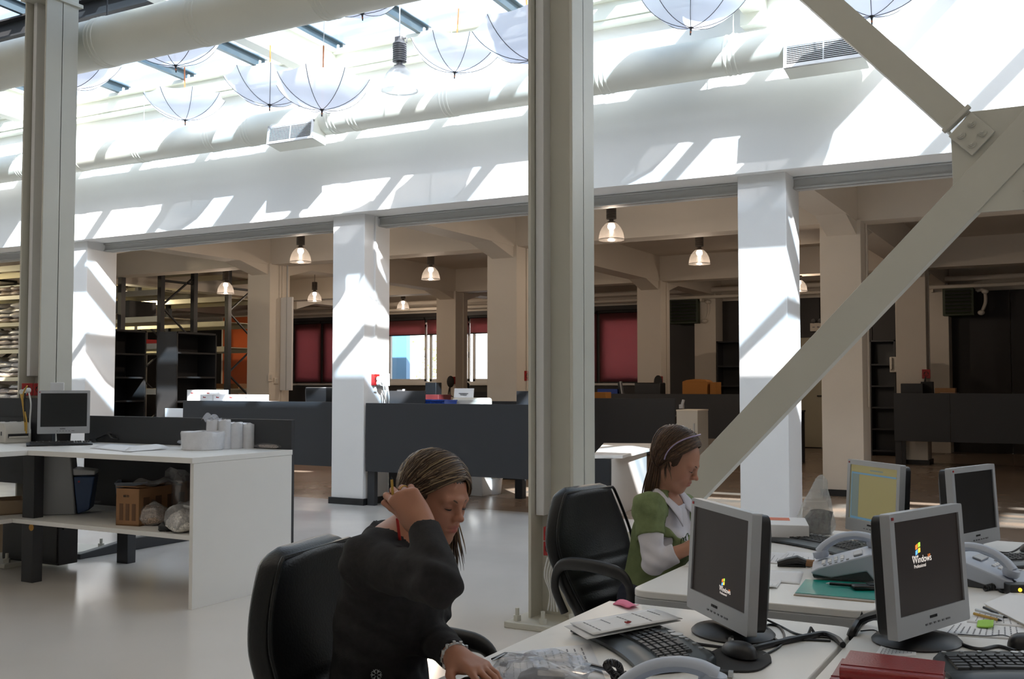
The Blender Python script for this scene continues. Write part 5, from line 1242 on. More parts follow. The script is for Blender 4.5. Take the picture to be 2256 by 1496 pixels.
# papers on the desk of the woman in green
sheet('paper_sheet', 'printed white paper between keyboard and near monitor', quadpx([(1684, 1240), (1700, 1218), (1790, 1228), (1786, 1250)], DZ), DZ, seed=11, lines=8, lift=.004)
sheet('paper_sheet', 'printed white paper behind the stapler', quadpx([(1715, 1234), (1735, 1216), (1800, 1222), (1805, 1240)], DZ+.002), DZ+.002, seed=12, lines=6, lift=.004)
sheet('paper_sheet', 'white paper lying left of the teal folder', quadpx([(1680, 1282), (1685, 1258), (1770, 1262), (1762, 1288)], DZ), DZ, seed=13, lift=.004)
sheet('paper_sheet', 'small crumpled printed slip beside the near monitor', quadpx([(1680, 1298), (1682, 1284), (1722, 1282), (1712, 1296)], DZ+.001), DZ+.001, seed=14, lines=4, lift=.012)
sheet('paper_sheet', 'white paper on the desk edge before the woman in green', quadpx([(1508, 1248), (1530, 1222), (1600, 1228), (1590, 1256)], DZ), DZ, seed=16, lift=.003)
# white box with orange label, plastic bag
a, b_, c = az(1672, 1193, DZ), az(1768, 1196, DZ), az(1674, 1176, DZ)
t = thing('storage_box', 'flat white box with orange label by the keyboard', 'box', ((a.x+b_.x)/2, a.y+.12, DZ), math.atan2((b_-a).y, (b_-a).x))
obj('carcass', MB().box((0, .04, .036), ((b_-a).length, .26, .07)), M['paper'], t, world=False, bevel=.003); obj('label', MB().box((-.03, .10, .0715), ((b_-a).length*.55, .09, .001)), M['orange_label'], t, world=False)
q = az(1796, 1176, DZ)
t = thing('plastic_bag', 'clear plastic bag with grey filling standing beside the white pillar', 'bag', (q.x, q.y+.02, DZ))
def pouch(w, d, h, seed, n_=22, m_=14, top=.35, cr=0.0):
    r2 = random.Random(seed); ph = [r2.uniform(0, 6) for _ in range(5)]; vs = []
    for i in range(m_+1):
        v = i/m_; s = (1-(1-top)*max(0, v-.3)/.7)*(1 if v > .06 else .88); 
        for j in range(n_):
            a_ = 2*PI*j/n_; k = 1+(.05+.06*v)*math.sin(3*a_+ph[0]+3*v)+.05*math.sin(7*a_+ph[1]+5*v)*v+.03*math.sin(11*a_+ph[2]-8*v)+cr*mnoise.noise(Vector((2.6*math.cos(a_), 2.6*math.sin(a_), 5*v+seed)))+cr*.6*abs(mnoise.noise(Vector((6*math.cos(a_), 6*math.sin(a_), 11*v+seed))))
            vs.append((w/2*s*k*math.cos(a_)+.012*v*math.sin(ph[3])+.22*w*v*v, d/2*s*k*math.sin(a_)*(1-.6*v), h*v*(1+.05*math.sin(2*a_+ph[4])*v)))
    return MB().add(vs, [(i*n_+j, i*n_+(j+1) % n_, (i+1)*n_+(j+1) % n_, (i+1)*n_+j) for i in range(m_) for j in range(n_)]+[tuple(range(n_-1, -1, -1))])
obj('filling', pouch(.132, .11, .10, 5, top=.75), pmat('grey_bits', (.085, .085, .09), .6, noise=.8, nscale=70, bump=.8, bscale=60), t, world=False); obj('film', pouch(.150, .13, .245, 5, n_=44, m_=30, top=.30, cr=.16), thinmat('bag_film', (.74, .73, .70), .68, gloss=.12, rough=.2, transl=.5), t, world=False, sm=30)
# papers, notes on the near desk
sheet('sticky_note', 'pink sticky note curling on the back corner of near desk', quadpx([(1350, 1332), (1386, 1345), (1408, 1338), (1370, 1322)], DZ), DZ, 'pink', 'note', seed=2, lift=.014)
z2 = DZ+.034
sheet('paper_sheet', 'white paper lying over the near keyboard, lower sheet', quadpx([(1243, 1381), (1293, 1411), (1500, 1370), (1420, 1350)], z2-.004), z2-.004, seed=21, lift=.003)
sheet('paper_sheet', 'printed white paper lying over the near keyboard, top sheet', quadpx([(1256, 1374), (1308, 1402), (1504, 1366), (1440, 1342)], z2+.002), z2+.002, seed=24, lift=.005, lines=5)
obj_ = thing('paper_clip', 'tiny dark red clip on the paper over the near keyboard', 'clip', az(1379, 1371, z2+.012)); obj('clip', MB().tube(spline([(0, 0, 0), (.008, .004, .002), (.012, 0, .002), (.006, -.004, 0), (-.002, -.002, .001)], 4), .0022, 6), M['red'], obj_, world=False)
sheet('paper_sheet', 'printed white paper under the clear bag on near desk', quadpx([(1108, 1440), (1120, 1496), (1335, 1500), (1300, 1420)], DZ), DZ, seed=27, lines=10)
sheet('paper_sheet', 'white printed page beside the hand of the near woman', quadpx([(1075, 1470), (1070, 1510), (1180, 1510), (1170, 1450)], DZ+.002), DZ+.002, seed=28, lines=6)
a = az(1130, 1440, DZ); t = thing('paper_clip', 'dark metal clip at the left edge of near desk', 'clip', (a.x, a.y, DZ)); obj('blade', MB().prism([tuple(az(x, y, DZ)[:2]) for x, y in ((1082, 1456), (1112, 1442), (1162, 1447), (1120, 1448))], (0, 0, .004), org=(0, 0, DZ+.002)), M['black'], t); obj('edge', MB().tube([az(1085, 1455, DZ+.006), az(1112, 1441, DZ+.008)], .0015, 6), M['galv'], t)
a = az(1108, 1468, DZ+.004); t = thing('paper_clip', 'small black clip on the page beside the hand', 'clip', a, .4); obj('clip', MB().box((0, 0, .004), (.014, .012, .006)).box((.0, .01, .006), (.004, .012, .003)), M['black'], t, world=False)
q = az(1203, 1502, DZ)
t = thing('plastic_bag', 'crumpled clear bag with dark contents at the bottom edge', 'bag', (q.x, q.y-.02, DZ), .35)
obj('film', bag_mesh(.19, .135, .048, 77, 40, .3), M['clear'], t, world=False, sm=25); obj('contents', bag_mesh(.10, .075, .028, 78, 20), pmat('dark_contents', (.04, .045, .07), .5, noise=.6, nscale=40), t, world=False); obj('label', MB().grid(lambda u, v: (.02+.085*u, -.05+.06*v, .044-.026*u*u-.015*v*v), 4, 4), M['paper'], t, world=False, solid=.001)
for k in range(4): obj('print', MB().box((.04+.010*k, -.03+.005*k, .0445), (.004, .012, .001), (0, .2, .6)), M['ink'], t, world=False)
# small fence-shaped piece right of the clear bag
a, b_ = az(1288, 1463, DZ+.01), az(1330, 1474, DZ+.01); t = thing('ruler', 'short grey ruler beside the coiled cord', 'ruler', a); obj('blade', MB().tube([a, b_+(b_-a)*.5], .01, 4, flat=.3), M['phone_dark'], t); obj('edge', MB().tube([a+Vector((0, 0, .004)), b_+(b_-a)*.5+Vector((0, 0, .004))], .002, 4), M['alu'], t)
# red notebooks
def notebook(label, px, z, th):
    P = quadpx(px, z+th); t = thing('notebook', label, 'notebook', (*[sum(p[i] for p in P)/4 for i in (0, 1)], z))
    obj('cover', MB().prism(P, (0, 0, .004), org=(0, 0, z+th-.004)).prism(P, (0, 0, .004), org=(0, 0, z)), M['redbook'], t, bevel=.0015)
    c = Vector((*[sum(p[i] for p in P)/4 for i in (0, 1)], 0)); Q = [tuple((Vector((*p, 0))-c)*.965+c)[:2] for p in P]
    obj('page_block', MB().prism(Q, (0, 0, th-.0085), org=(0, 0, z+.0042)), M['pages'], t)
    a, b_ = Vector((*P[3], z+th/2)), Vector((*P[2], z+th/2)); obj('spine', MB().tube([a, b_], th/2, 12), M['redbook'], t)
    obj('seam', MB().tube([a+(Vector((*P[0], 0))-Vector((*P[3], 0)))*.1+Vector((0, 0, th/2+.0005)), b_+(Vector((*P[1], 0))-Vector((*P[2], 0)))*.1+Vector((0, 0, th/2+.0005))], .0015, 6), M['redbook'], t)
    for k in range(14): obj('stitch', MB().box(a.lerp(b_, .25+.035*k)+Vector((0, 0, th/2*.6)), (.003, .012, .0012)), pmat('gold', (.5, .3, .12), .4) if k == 0 else bpy.data.materials['gold'], t) if th > .02 else None
    return t
notebook('lower dark red notebook sticking out under the other', [(1855, 1450), (2070, 1474), (2060, 1516), (1828, 1494)], DZ, .022)
notebook('upper dark red notebook at the bottom edge of the frame', [(1873, 1432), (2083, 1457), (2078, 1491), (1850, 1468)], DZ+.0225, .026)
# papers and pens at the right
sheet('paper_sheet', 'printed grey paper in front of the big monitor base', quadpx([(1925, 1448), (1945, 1418), (2020, 1405), (2018, 1446)], DZ), DZ, seed=31, lines=9)
sheet('paper_sheet', 'printed white paper right of the big monitor', quadpx([(2060, 1398), (2090, 1370), (2256, 1372), (2270, 1412)], DZ), DZ, seed=33, lines=12)
sheet('paper_sheet', 'printed white paper at the right edge under the pens', quadpx([(2130, 1372), (2150, 1345), (2256, 1352), (2280, 1385)], DZ+.0015), DZ+.0015, seed=34, lines=8)
t = thing('binder', 'thin white binder lying at the right edge', 'binder', (*az(2230, 1330, DZ)[:2], DZ)); P = quadpx([(2168, 1330), (2262, 1378), (2330, 1330), (2235, 1302)], DZ+.012)
obj('cover', MB().prism(P, (0, 0, .003), org=(0, 0, DZ+.010)), M['paper'], t, bevel=.001); obj('page_block', MB().prism([(x+.003, y+.003) for x, y in P], (0, 0, .009), org=(0, 0, DZ+.0005)), M['pages'], t)
for i, (x0, y0, x1, y1, mm, lab) in enumerate([(2146, 1356, 2200, 1370, 'cable_y', 'yellow pencil right of the big monitor'), (2150, 1350, 2212, 1366, 'galv', 'silver pen lying across the yellow pencil'), (2168, 1347, 2196, 1360, 'black', 'black pen top among the pencils at the right')]):
    a, b_ = az(x0, y0, DZ+.004), az(x1, y1, DZ+.004); up_ = Vector((0, 0, .005+.003*i)); t = thing('pen', lab, 'pen', a); obj('barrel', MB().tube([a+up_, b_+up_], .0042, 8), M[mm], t); obj('tip', MB().tube([b_+up_, b_+up_+(b_-a).normalized()*.012], [.004, .001], 8), M['black'], t)
sheet('sticky_note', 'bright green sticky note on papers right of big monitor', quadpx([(2152, 1382), (2188, 1386), (2190, 1370), (2154, 1368)], DZ+.004), DZ+.004, 'green_note', 'note', seed=5, lift=.01)
q = az(2246, 1312, DZ); t = thing('card_wallet', 'black card wallet with yellow dot at the right edge', 'wallet', (q.x, q.y, DZ), .5); obj('case', MB().box((0, 0, .02), (.075, .05, .035)), M['black'], t, world=False, bevel=.004); obj('dot', MB().cyl((-.01, -.026, .022), .006, .002, 14, 'y'), M['lg_y'], t, world=False)
# cables
def cable_thing(label, runs, name='cable'):
    p0 = az(*runs[0][0][0][:2], DZ); t = thing(name, label, 'cable', p0)
    for pts, r in runs: obj('cable', MB().tube(spline([az(p[0], p[1], DZ+r+(p[2] if len(p) > 2 else 0)) for p in pts], 8), r, 8), M['cable_k'], t)
    return t
ct = cable_thing('tangle of black cables behind the near boot screen monitor', [
    ([(1655, 1430), (1722, 1414), (1780, 1402), (1815, 1397), (1842, 1406), (1857, 1421)], .008),
    ([(1678, 1360, .02), (1720, 1380), (1760, 1398), (1820, 1404), (1850, 1408)], .003),
    ([(1680, 1372, .02), (1700, 1400), (1716, 1412), (1740, 1405), (1800, 1400)], .004),
    ([(1682, 1392), (1690, 1377), (1715, 1380), (1728, 1400), (1718, 1424), (1680, 1445)], .003),
    ([(1660, 1424), (1700, 1420), (1760, 1410), (1830, 1412)], .003)])
q = az(1787, 1402, DZ); obj('cable_tie', MB().tube([(q.x-.004, q.y-.02, DZ+.004), (q.x, q.y, DZ+.022), (q.x+.004, q.y+.016, DZ+.006)], .004, 6), M['black'], ct)
ct = cable_thing('thick sleeved cable bundle left of the big monitor', [([(1940, 1352, .05), (1912, 1360, .03), (1892, 1372, .012), (1880, 1390), (1874, 1406, -.02)], .012), ([(1940, 1362, .03), (1905, 1364, .01), (1885, 1382), (1876, 1404, -.02)], .006)])
q = az(1899, 1366, DZ+.02); obj('cable_tie', MB().tube([(q.x-.008, q.y, DZ+.012), (q.x, q.y, DZ+.04), (q.x+.01, q.y, DZ+.012)], .004, 6), M['black'], ct)
cable_thing('thin black cable from keyboard to mouse on the near desk', [([(1508, 1414), (1545, 1420), (1590, 1426), (1612, 1428, .01)], .004)])
cable_thing('thin black cable running right from the big monitor base', [([(2042, 1392, .02), (2100, 1408), (2125, 1422), (2160, 1430), (2200, 1424), (2236, 1434)], .0045), ([(2110, 1398), (2170, 1402), (2210, 1400), (2240, 1410)], .002)])
cable_thing('thin cables trailing from the right back monitor', [([(2160, 1196, .01), (2185, 1212), (2225, 1217), (2256, 1200)], .003), ([(2150, 1200, .01), (2180, 1216), (2240, 1222)], .003)])
cable_thing('thin cable on the desk left of the big monitor', [([(1896, 1390), (1925, 1388), (1938, 1396)], .0015)])
cable_thing('thin black cable at the far right edge by the phone', [([(2200, 1300), (2215, 1304), (2256, 1290)], .004)])

# ---- executive chairs: local frame, front towards -Y
def chair(label, p, yaw, lean=.16, H=1.02):
    t = thing('office_chair', label, 'chair', p, yaw)
    def loft(name, rows, mat, n_=36, pw=3.2, flat_back=1.0):
        vs = []
        for (cx, cy_, cz, a, b_, ax_) in rows:
            for j in range(n_):
                q = 2*PI*j/n_; c_, s_ = math.cos(q), math.sin(q)
                x = a*math.copysign(abs(c_)**(2/pw), c_); y = b_*math.copysign(abs(s_)**(2/pw), s_)
                vs.append((cx+x, cy_+y*ax_[0], cz+y*ax_[1]))
        N = len(rows)
        fs = [(i*n_+j, i*n_+(j+1) % n_, (i+1)*n_+(j+1) % n_, (i+1)*n_+j) for i in range(N-1) for j in range(n_)]+[tuple(range(n_-1, -1, -1)), tuple(range((N-1)*n_, N*n_))]
        return obj(name, MB().add(vs, fs), M[mat], t, world=False, sm=60)
    rows = []; N = 46; z0 = .44
    for i in range(N+1):
        v = i/N; z = z0+(H-z0)*v
        wv = .205+.060*math.sin(min(1, v/.58)*PI/2) - .105*max(0, (v-.58)/.42)**1.5
        e = min(1, (1-v)/.07); e2 = min(1, v/.05)
        wv *= (1-(1-e)**2*.22)*(1-(1-e2)**2*.12)
        b_ = (.058-.01*v)*math.sqrt(max(.03, 1-(1-e)**2))*math.sqrt(max(.05, 1-(1-e2)**2))
        pl = .006*abs(math.sin(PI*(v-.02)/.105)) if v < .44 else .006
        yb = .225+lean*v*.9+.03*math.sin(v*PI*1.15-.5)
        rows.append((0, yb, z, wv, b_-.006+pl, (1, -.15)))
    loft('backrest', rows, 'leather')
    # piping along the rim
    rim = [(s*(rows[i][3]-.004), rows[i][1]-.038, rows[i][2]+.006) for s, rng in ((-1, range(4, N-1)), (1, range(N-2, 3, -1))) for i in rng]
    obj('piping', MB().tube(rim, .006, 6), M['leather'], t, world=False)
    rows = []
    for i in range(15):
        v = i/14; y = -.27+.52*v; e = min(1, v/.1, (1-v)/.1); hh = .055*math.sqrt(max(.08, 1-(1-e)**2)) + (.004*abs(math.sin(v*PI*5)))
        rows.append((0, y, .455-.02*v-.03*max(0, (.18-v)/.18)**2, .255-.02*v, hh, (0, 1)))
    loft('seat', rows, 'leather', pw=3.6)
    for s in (-1, 1):
        arm = spline([(s*.262, .27, .50), (s*.285, .30, .60), (s*.29, .27, .682), (s*.29, .18, .70), (s*.29, .05, .693), (s*.29, -.02, .672), (s*.285, -.045, .61), (s*.272, -.02, .51), (s*.235, .0, .415)], 6)
        rad = [.017+.009*(1 if .25 < i/(len(arm)-1) < .62 else 0) for i in range(len(arm))]
        rad = [sum(rad[max(0, i-3):i+4])/len(rad[max(0, i-3):i+4]) for i in range(len(rad))]
        obj('armrest', MB().tube(arm, rad, 12, flat=.75), M['black'], t, world=False)
    obj('gas_column', MB().cyl((0, 0, .24), .028, .30, 18).cyl((0, 0, .13), .04, .14, 18), M['black'], t, world=False)
    obj('mechanism', MB().box((0, .02, .395), (.2, .24, .05)).box((0, .24, .43), (.08, .26, .02), (.25, 0, 0)), M['black'], t, world=False, bevel=.008)
    for k in range(5):
        a = 2*PI*k/5+.3; l = obj('leg', MB().tube([(.03*math.cos(a), .03*math.sin(a), .11), (.17*math.cos(a), .17*math.sin(a), .095), (.30*math.cos(a), .30*math.sin(a), .07)], [.032, .026, .018], 8, flat=.8), M['black'], t, world=False)
        c = Vector((.30*math.cos(a), .30*math.sin(a), .031)); obj('castor', MB().cyl(c+Vector((-.014*math.sin(a), .014*math.cos(a), 0)), .030, .018, 14, (-math.sin(a), math.cos(a), 0)).cyl(c-Vector((-.014*math.sin(a), .014*math.cos(a), 0)), .030, .018, 14, (-math.sin(a), math.cos(a), 0)), M['black'], l, world=False)
    return t
CH1 = ad(708, 1330, 2.62); c1y = math.radians(100)
def chair_at(label, pback, yaw, **k):
    """the point is the middle of the backrest; the chair's own origin lies in front of it"""
    n_ = Vector((math.sin(yaw), -math.cos(yaw), 0)); o = Vector((pback.x, pback.y, 0))+n_*.32; return chair(label, (o.x, o.y, 0), yaw, **k)
ch1 = chair_at('black leather office chair behind the near woman in grey', CH1, c1y, H=.985)
CH2 = ad(1305, 1200, 4.25)
ch2 = chair_at('black leather office chair in front of the middle steel column', CH2, math.radians(80), H=.965)
# red sockets on the middle column
q = ay(1208, 1185, 5.33)
so = sockets('stacked red sockets on the middle steel column above its foot', (-2.706, 5.34, .53), .2, 2, False, .8, vertical=True)
s2 = sockets('single red socket half hidden by the chair on the middle column', (-2.63, 5.36, .41), .2, 1, False, .7)
for k in range(4): tuberun('cable', [(-2.70+.02*k, 5.30, .40), (-2.71+.015*k, 5.28, .30), (-2.68+.01*k, 5.29, .2), (-2.70+.02*k, 5.3, .1)], .005, M['cable_w'], so)
# ================================================================== PEOPLE: blended distance fields turned into one continuous skin each
def V3(p): return np.array([p[0], p[1], p[2]], dtype=np.float64)
class Field:
    def __init__(s, lo, hi, res):
        s.lo = np.array(lo, float); s.res = res; s.n = np.maximum(4, np.ceil((np.array(hi, float)-s.lo)/res).astype(int)+1)
        s.ax = [(s.lo[i]+res*np.arange(s.n[i])).astype(np.float32) for i in range(3)]; s.d = np.full(s.n, .2, np.float32)
    def sl(s, lo, hi, pad):
        i0 = np.clip(np.floor((lo-pad-s.lo)/s.res).astype(int), 0, s.n); i1 = np.clip(np.ceil((hi+pad-s.lo)/s.res).astype(int)+1, 0, s.n)
        if np.any(i1 <= i0): return None, None
        S_ = tuple(slice(a, b) for a, b in zip(i0, i1)); A = s.ax
        return S_, (A[0][S_[0]][:, None, None], A[1][S_[1]][None, :, None], A[2][S_[2]][None, None, :])
    def put(s, S_, d, k, sub):
        a = s.d[S_]
        if sub: d = -d; h = np.maximum(k-np.abs(a-d), 0)/k; s.d[S_] = np.maximum(a, d)+h*h*k*.25
        else: h = np.maximum(k-np.abs(a-d), 0)/k; s.d[S_] = np.minimum(a, d)-h*h*k*.25
    def cap(s, a, b, ra, rb, k=.02, sub=False):
        a, b = V3(a), V3(b); r = max(ra, rb); S_, P = s.sl(np.minimum(a, b)-r, np.maximum(a, b)+r, k+2*s.res)
        if S_ is None: return
        ba = b-a; L = max(float(ba@ba), 1e-9); q = [P[i]-np.float32(a[i]) for i in range(3)]
        h = np.clip((q[0]*ba[0]+q[1]*ba[1]+q[2]*ba[2])/L, 0, 1).astype(np.float32)
        d = np.sqrt((q[0]-h*ba[0])**2+(q[1]-h*ba[1])**2+(q[2]-h*ba[2])**2)-(ra+(rb-ra)*h); s.put(S_, d.astype(np.float32), k, sub)
    def ell(s, c, r, R=None, k=.02, sub=False):
        c = V3(c); r = np.array(r, float); R = np.eye(3) if R is None else R; e = np.sqrt(((R*r)**2).sum(1)); S_, P = s.sl(c-e, c+e, k+2*s.res)
        if S_ is None: return
        q = [P[i]-np.float32(c[i]) for i in range(3)]; l = [q[0]*R[0, i]+q[1]*R[1, i]+q[2]*R[2, i] for i in range(3)]
        k0 = np.sqrt(sum((l[i]/r[i])**2 for i in range(3))); k1 = np.sqrt(sum((l[i]/r[i]**2)**2 for i in range(3)))+1e-6
        s.put(S_, (k0*(k0-1)/k1).astype(np.float32), k, sub)
    def half(s, p, nrm, k=.004):
        """keep only the side that the normal points away from"""
        p, m = V3(p), V3(nrm); m = m/np.linalg.norm(m); A = s.ax
        d = (A[0][:, None, None]-p[0])*m[0]+(A[1][None, :, None]-p[1])*m[1]+(A[2][None, None, :]-p[2])*m[2]
        return d.astype(np.float32)
    def mesh(s):
        d = s.d; ins = d < 0; c = np.zeros(np.array(d.shape)-1, np.int8)
        for i in (0, 1):
            for j in (0, 1):
                for k in (0, 1): c += ins[i:d.shape[0]-1+i, j:d.shape[1]-1+j, k:d.shape[2]-1+k]
        act = (c > 0) & (c < 8); I = np.argwhere(act); idx = np.full(act.shape, -1, np.int32); idx[act] = np.arange(len(I))
        cor = np.array([[i, j, k] for i in (0, 1) for j in (0, 1) for k in (0, 1)]); val = np.stack([d[tuple((I+o).T)] for o in cor], 1)
        acc = np.zeros((len(I), 3)); cnt = np.zeros(len(I))
        for a in range(8):
            for b in range(a+1, 8):
                if np.abs(cor[a]-cor[b]).sum() != 1: continue
                m = (val[:, a] < 0) != (val[:, b] < 0); t = val[m, a]/(val[m, a]-val[m, b]); acc[m] += cor[a]+(cor[b]-cor[a])*t[:, None]; cnt[m] += 1
        v = s.lo+(I+acc/cnt[:, None])*s.res; F = []
        for ax_ in range(3):
            sh = list(d.shape); A = [slice(None)]*3; B = [slice(None)]*3; A[ax_] = slice(0, -1); B[ax_] = slice(1, None)
            e = ins[tuple(A)] != ins[tuple(B)]; E = np.argwhere(e); u, w = (ax_+1) % 3, (ax_+2) % 3
            ok = (E[:, u] > 0) & (E[:, w] > 0) & (E[:, u] < act.shape[u]) & (E[:, w] < act.shape[w]); E = E[ok]; st = ins[tuple(E.T)]
            q = []
            for du, dw in ((-1, -1), (0, -1), (0, 0), (-1, 0)): o = E.copy(); o[:, u] += du; o[:, w] += dw; q.append(idx[tuple(o.T)])
            q = np.stack(q, 1); q[~st] = q[~st][:, ::-1]; F.append(q[(q >= 0).all(1)])
        return v, np.concatenate(F)
def npmesh(name, v, f, mat, parent, col=None, disp=None):
    inv = np.array(WM(parent).inverted())
    if disp is not None:
        e1 = v[f[:, 2]]-v[f[:, 0]]; e2 = v[f[:, 3]]-v[f[:, 1]]; fn = np.cross(e1, e2); nn = np.zeros_like(v)
        for i in range(4): np.add.at(nn, f[:, i], fn)
        nn /= np.linalg.norm(nn, axis=1)[:, None]+1e-9; v = v+nn*disp(v)[:, None]
    w = v@inv[:3, :3].T+inv[:3, 3]
    me = bpy.data.meshes.new(name); me.vertices.add(len(w)); me.vertices.foreach_set('co', w.astype(np.float32).ravel())
    me.loops.add(f.size); me.loops.foreach_set('vertex_index', f.astype(np.int32).ravel()); me.polygons.add(len(f))
    me.polygons.foreach_set('loop_start', np.arange(0, f.size, 4, dtype=np.int32)); me.update(calc_edges=True); me.validate()
    me.polygons.foreach_set('use_smooth', [True]*len(me.polygons)); me.materials.append(mat)
    if col is not None:
        a = me.color_attributes.new('Col', 'FLOAT_COLOR', 'POINT'); c = np.ones((len(v), 4), np.float32); c[:, :3] = col(v); a.data.foreach_set('color', c.ravel())
    return link(name, me, parent)
def frame(F, up=(0, 0, 1)):
    """columns: forward, left, up"""
    f = V3(F); f /= np.linalg.norm(f); u = V3(up); l = np.cross(u, f); l /= np.linalg.norm(l); return np.stack([f, l, np.cross(f, l)], 1)
def hframe(yaw, pitch, roll=0):
    f = np.array([math.cos(yaw)*math.cos(pitch), math.sin(yaw)*math.cos(pitch), math.sin(pitch)]); R = frame(f)
    c, s_ = math.cos(roll), math.sin(roll); return np.stack([R[:, 0], R[:, 1]*c+R[:, 2]*s_, -R[:, 1]*s_+R[:, 2]*c], 1)
def head(S_, c, R, sc=.93):
    g = lambda *p: V3(c)+R@(np.array(p)*sc); m = sc
    def E(p, r, k=.02, sub=False, RR=None): S_.ell(g(*p), [x*m for x in r], R if RR is None else R@RR, k, sub)
    def C(a, b, ra, rb, k=.015, sub=False): S_.cap(g(*a), g(*b), ra*m, rb*m, k, sub)
    E((-.015, 0, .035), (.095, .074, .086)); E((.03, 0, .03), (.056, .062, .062), .03); E((.033, 0, -.03), (.050, .053, .075), .03)
    for s in (-1, 1):
        C((-.005, s*.050, -.045), (.06, s*.016, -.098), .017, .014, .03); E((.053, s*.035, -.026), (.026, .022, .026), .03)
        C((.078, s*.044, .022), (.088, s*.012, .021), .009, .010, .016)
    E((.070, 0, -.098), (.018, .019, .016), .02)
    for s in (-1, 1): E((.097, s*.032, .004), (.010, .017, .011), .014, True)
    C((.088, 0, .016), (.108, 0, -.020), .0068, .0085, .014); E((.113, 0, -.025), (.0105, .0098, .0085), .008)
    for s in (-1, 1): E((.102, s*.0115, -.028), (.010, .0062, .0072), .006); E((.105, s*.006, -.0345), (.005, .0032, .003), .003, True)
    E((.080, 0, -.058), (.018, .028, .022), .02)
    E((.0965, 0, -.0530), (.0065, .020, .0050), .006); E((.0945, 0, -.0645), (.0080, .017, .0062), .006)
    C((.1015, -.012, -.0588), (.1015, .012, -.0588), .0016, .0016, .004, True)
    for s in (-1, 1): C((.1015, s*.012, -.0588), (.092, s*.023, -.0600), .0016, .0012, .004, True)
    for s in (-1, 1):
        E((.0785, s*.032, .003), (.0125, .0150, .0118), .004)
        a = .25; E((-.012, s*.073, .0), (.019, .008, .031), .006, False, np.array([[math.cos(a), 0, -math.sin(a)], [0, 1, 0], [math.sin(a), 0, math.cos(a)]])); E((-.008, s*.081, .004), (.010, .005, .018), .005, True)
    return g
def hand(S_, w, x, z, side, curl, spread=1.0, thumb=(.5, .3), sc=1.0, pts=None):
    """w wrist, x towards the fingers, z out of the back of the hand; side +1 left, -1 right"""
    x = V3(x); x /= np.linalg.norm(x); z = V3(z); z = z-x*(x@z); z /= np.linalg.norm(z); y = np.cross(z, x)*(-side)          # y towards the thumb
    w = V3(w); P = lambda a, b, c: w+(x*a+y*b+z*c)*sc
    S_.cap(P(-.02, 0, 0), P(.02, 0, 0), .021*sc, .023*sc, .02)
    kn = [(.088, .027), (.092, .008), (.087, -.011), (.078, -.028)]; ln = [(.040, .024, .019), (.044, .028, .020), (.041, .026, .019), (.033, .020, .017)]
    tips = []
    for i in range(4):
        kx, ky = kn[i]; S_.cap(P(.012, ky*.45, 0), P(kx, ky, .002), .0135*sc, .0105*sc, .016)
        a = 0; p = np.array([kx, ky, .002]); sp_ = (1.5-i)*.07*spread; r = [.0088, .0078, .0070, .0060]
        c = curl[i] if hasattr(curl[i], '__len__') else (curl[i], curl[i]*1.1, curl[i]*.7)
        for j in range(3):
            a += c[j]; q = p+ln[i][j]*np.array([math.cos(a)*math.cos(sp_), math.sin(sp_)*math.cos(a), -math.sin(a)])
            S_.cap(P(*p), P(*q), r[j]*sc*(.92 if i == 3 else 1), r[j+1]*sc*(.92 if i == 3 else 1), .004); p = q
        tips.append((P(*p), x*math.cos(a)-z*math.sin(a), z*math.cos(a)+x*math.sin(a)))
    S_.ell(P(.035, .018, -.008), (.032*sc, .016*sc, .014*sc), np.stack([x, y, z], 1), .014)
    S_.ell(P(.045, -.012, -.006), (.04*sc, .024*sc, .011*sc), np.stack([x, y, z], 1), .014)
    t0 = np.array([.018, .022, -.006]); t1 = t0+np.array([.040*math.cos(thumb[0]), .040*math.sin(thumb[0]), -.012]); t2 = t1+np.array([.030*math.cos(thumb[0]-thumb[1]), .030*math.sin(thumb[0]-thumb[1]), -.010]); t3 = t2+np.array([.024*math.cos(thumb[0]-thumb[1]*1.6), .024*math.sin(thumb[0]-thumb[1]*1.6), -.008])
    S_.cap(P(*t0), P(*t1), .0145*sc, .0110*sc, .012); S_.cap(P(*t1), P(*t2), .0105*sc, .0092*sc, .004); S_.cap(P(*t2), P(*t3), .0092*sc, .0070*sc, .004)
    return tips
M['skin'] = vcmat('skin', .48, .4, sss=.12, bump=.06, bscale=350)
M['hair'] = vcmat('hair', .42, .4)
SK = np.array([.40, .185, .115]); LIP = np.array([.36, .085, .075])
def skincol(g, R, c, sc, base=SK):
    def f(v):
        l = ((v-V3(c))@R)/sc; out = np.tile(base, (len(v), 1))
        near = np.linalg.norm(l, axis=1) < .16
        def blob(p, r, colr, amt):
            q = np.exp(-(((l-np.array(p))/np.array(r))**2).sum(1))*near*amt; out[:] = out*(1-q[:, None])+np.array(colr)*q[:, None]
        for s in (-1, 1): blob((.06, s*.040, -.03), (.03, .022, .025), (.46, .17, .12), .5); blob((.085, s*.032, .003), (.014, .02, .011), (.27, .115, .075), .5)
        blob((.112, 0, -.026), (.014, .014, .012), (.45, .17, .12), .5)
        blob((.098, 0, -.0530), (.010, .019, .0052), LIP, 1.0); blob((.098, 0, -.0645), (.011, .017, .0062), LIP, 1.0)
        return np.clip(out, 0, 1)
    return f
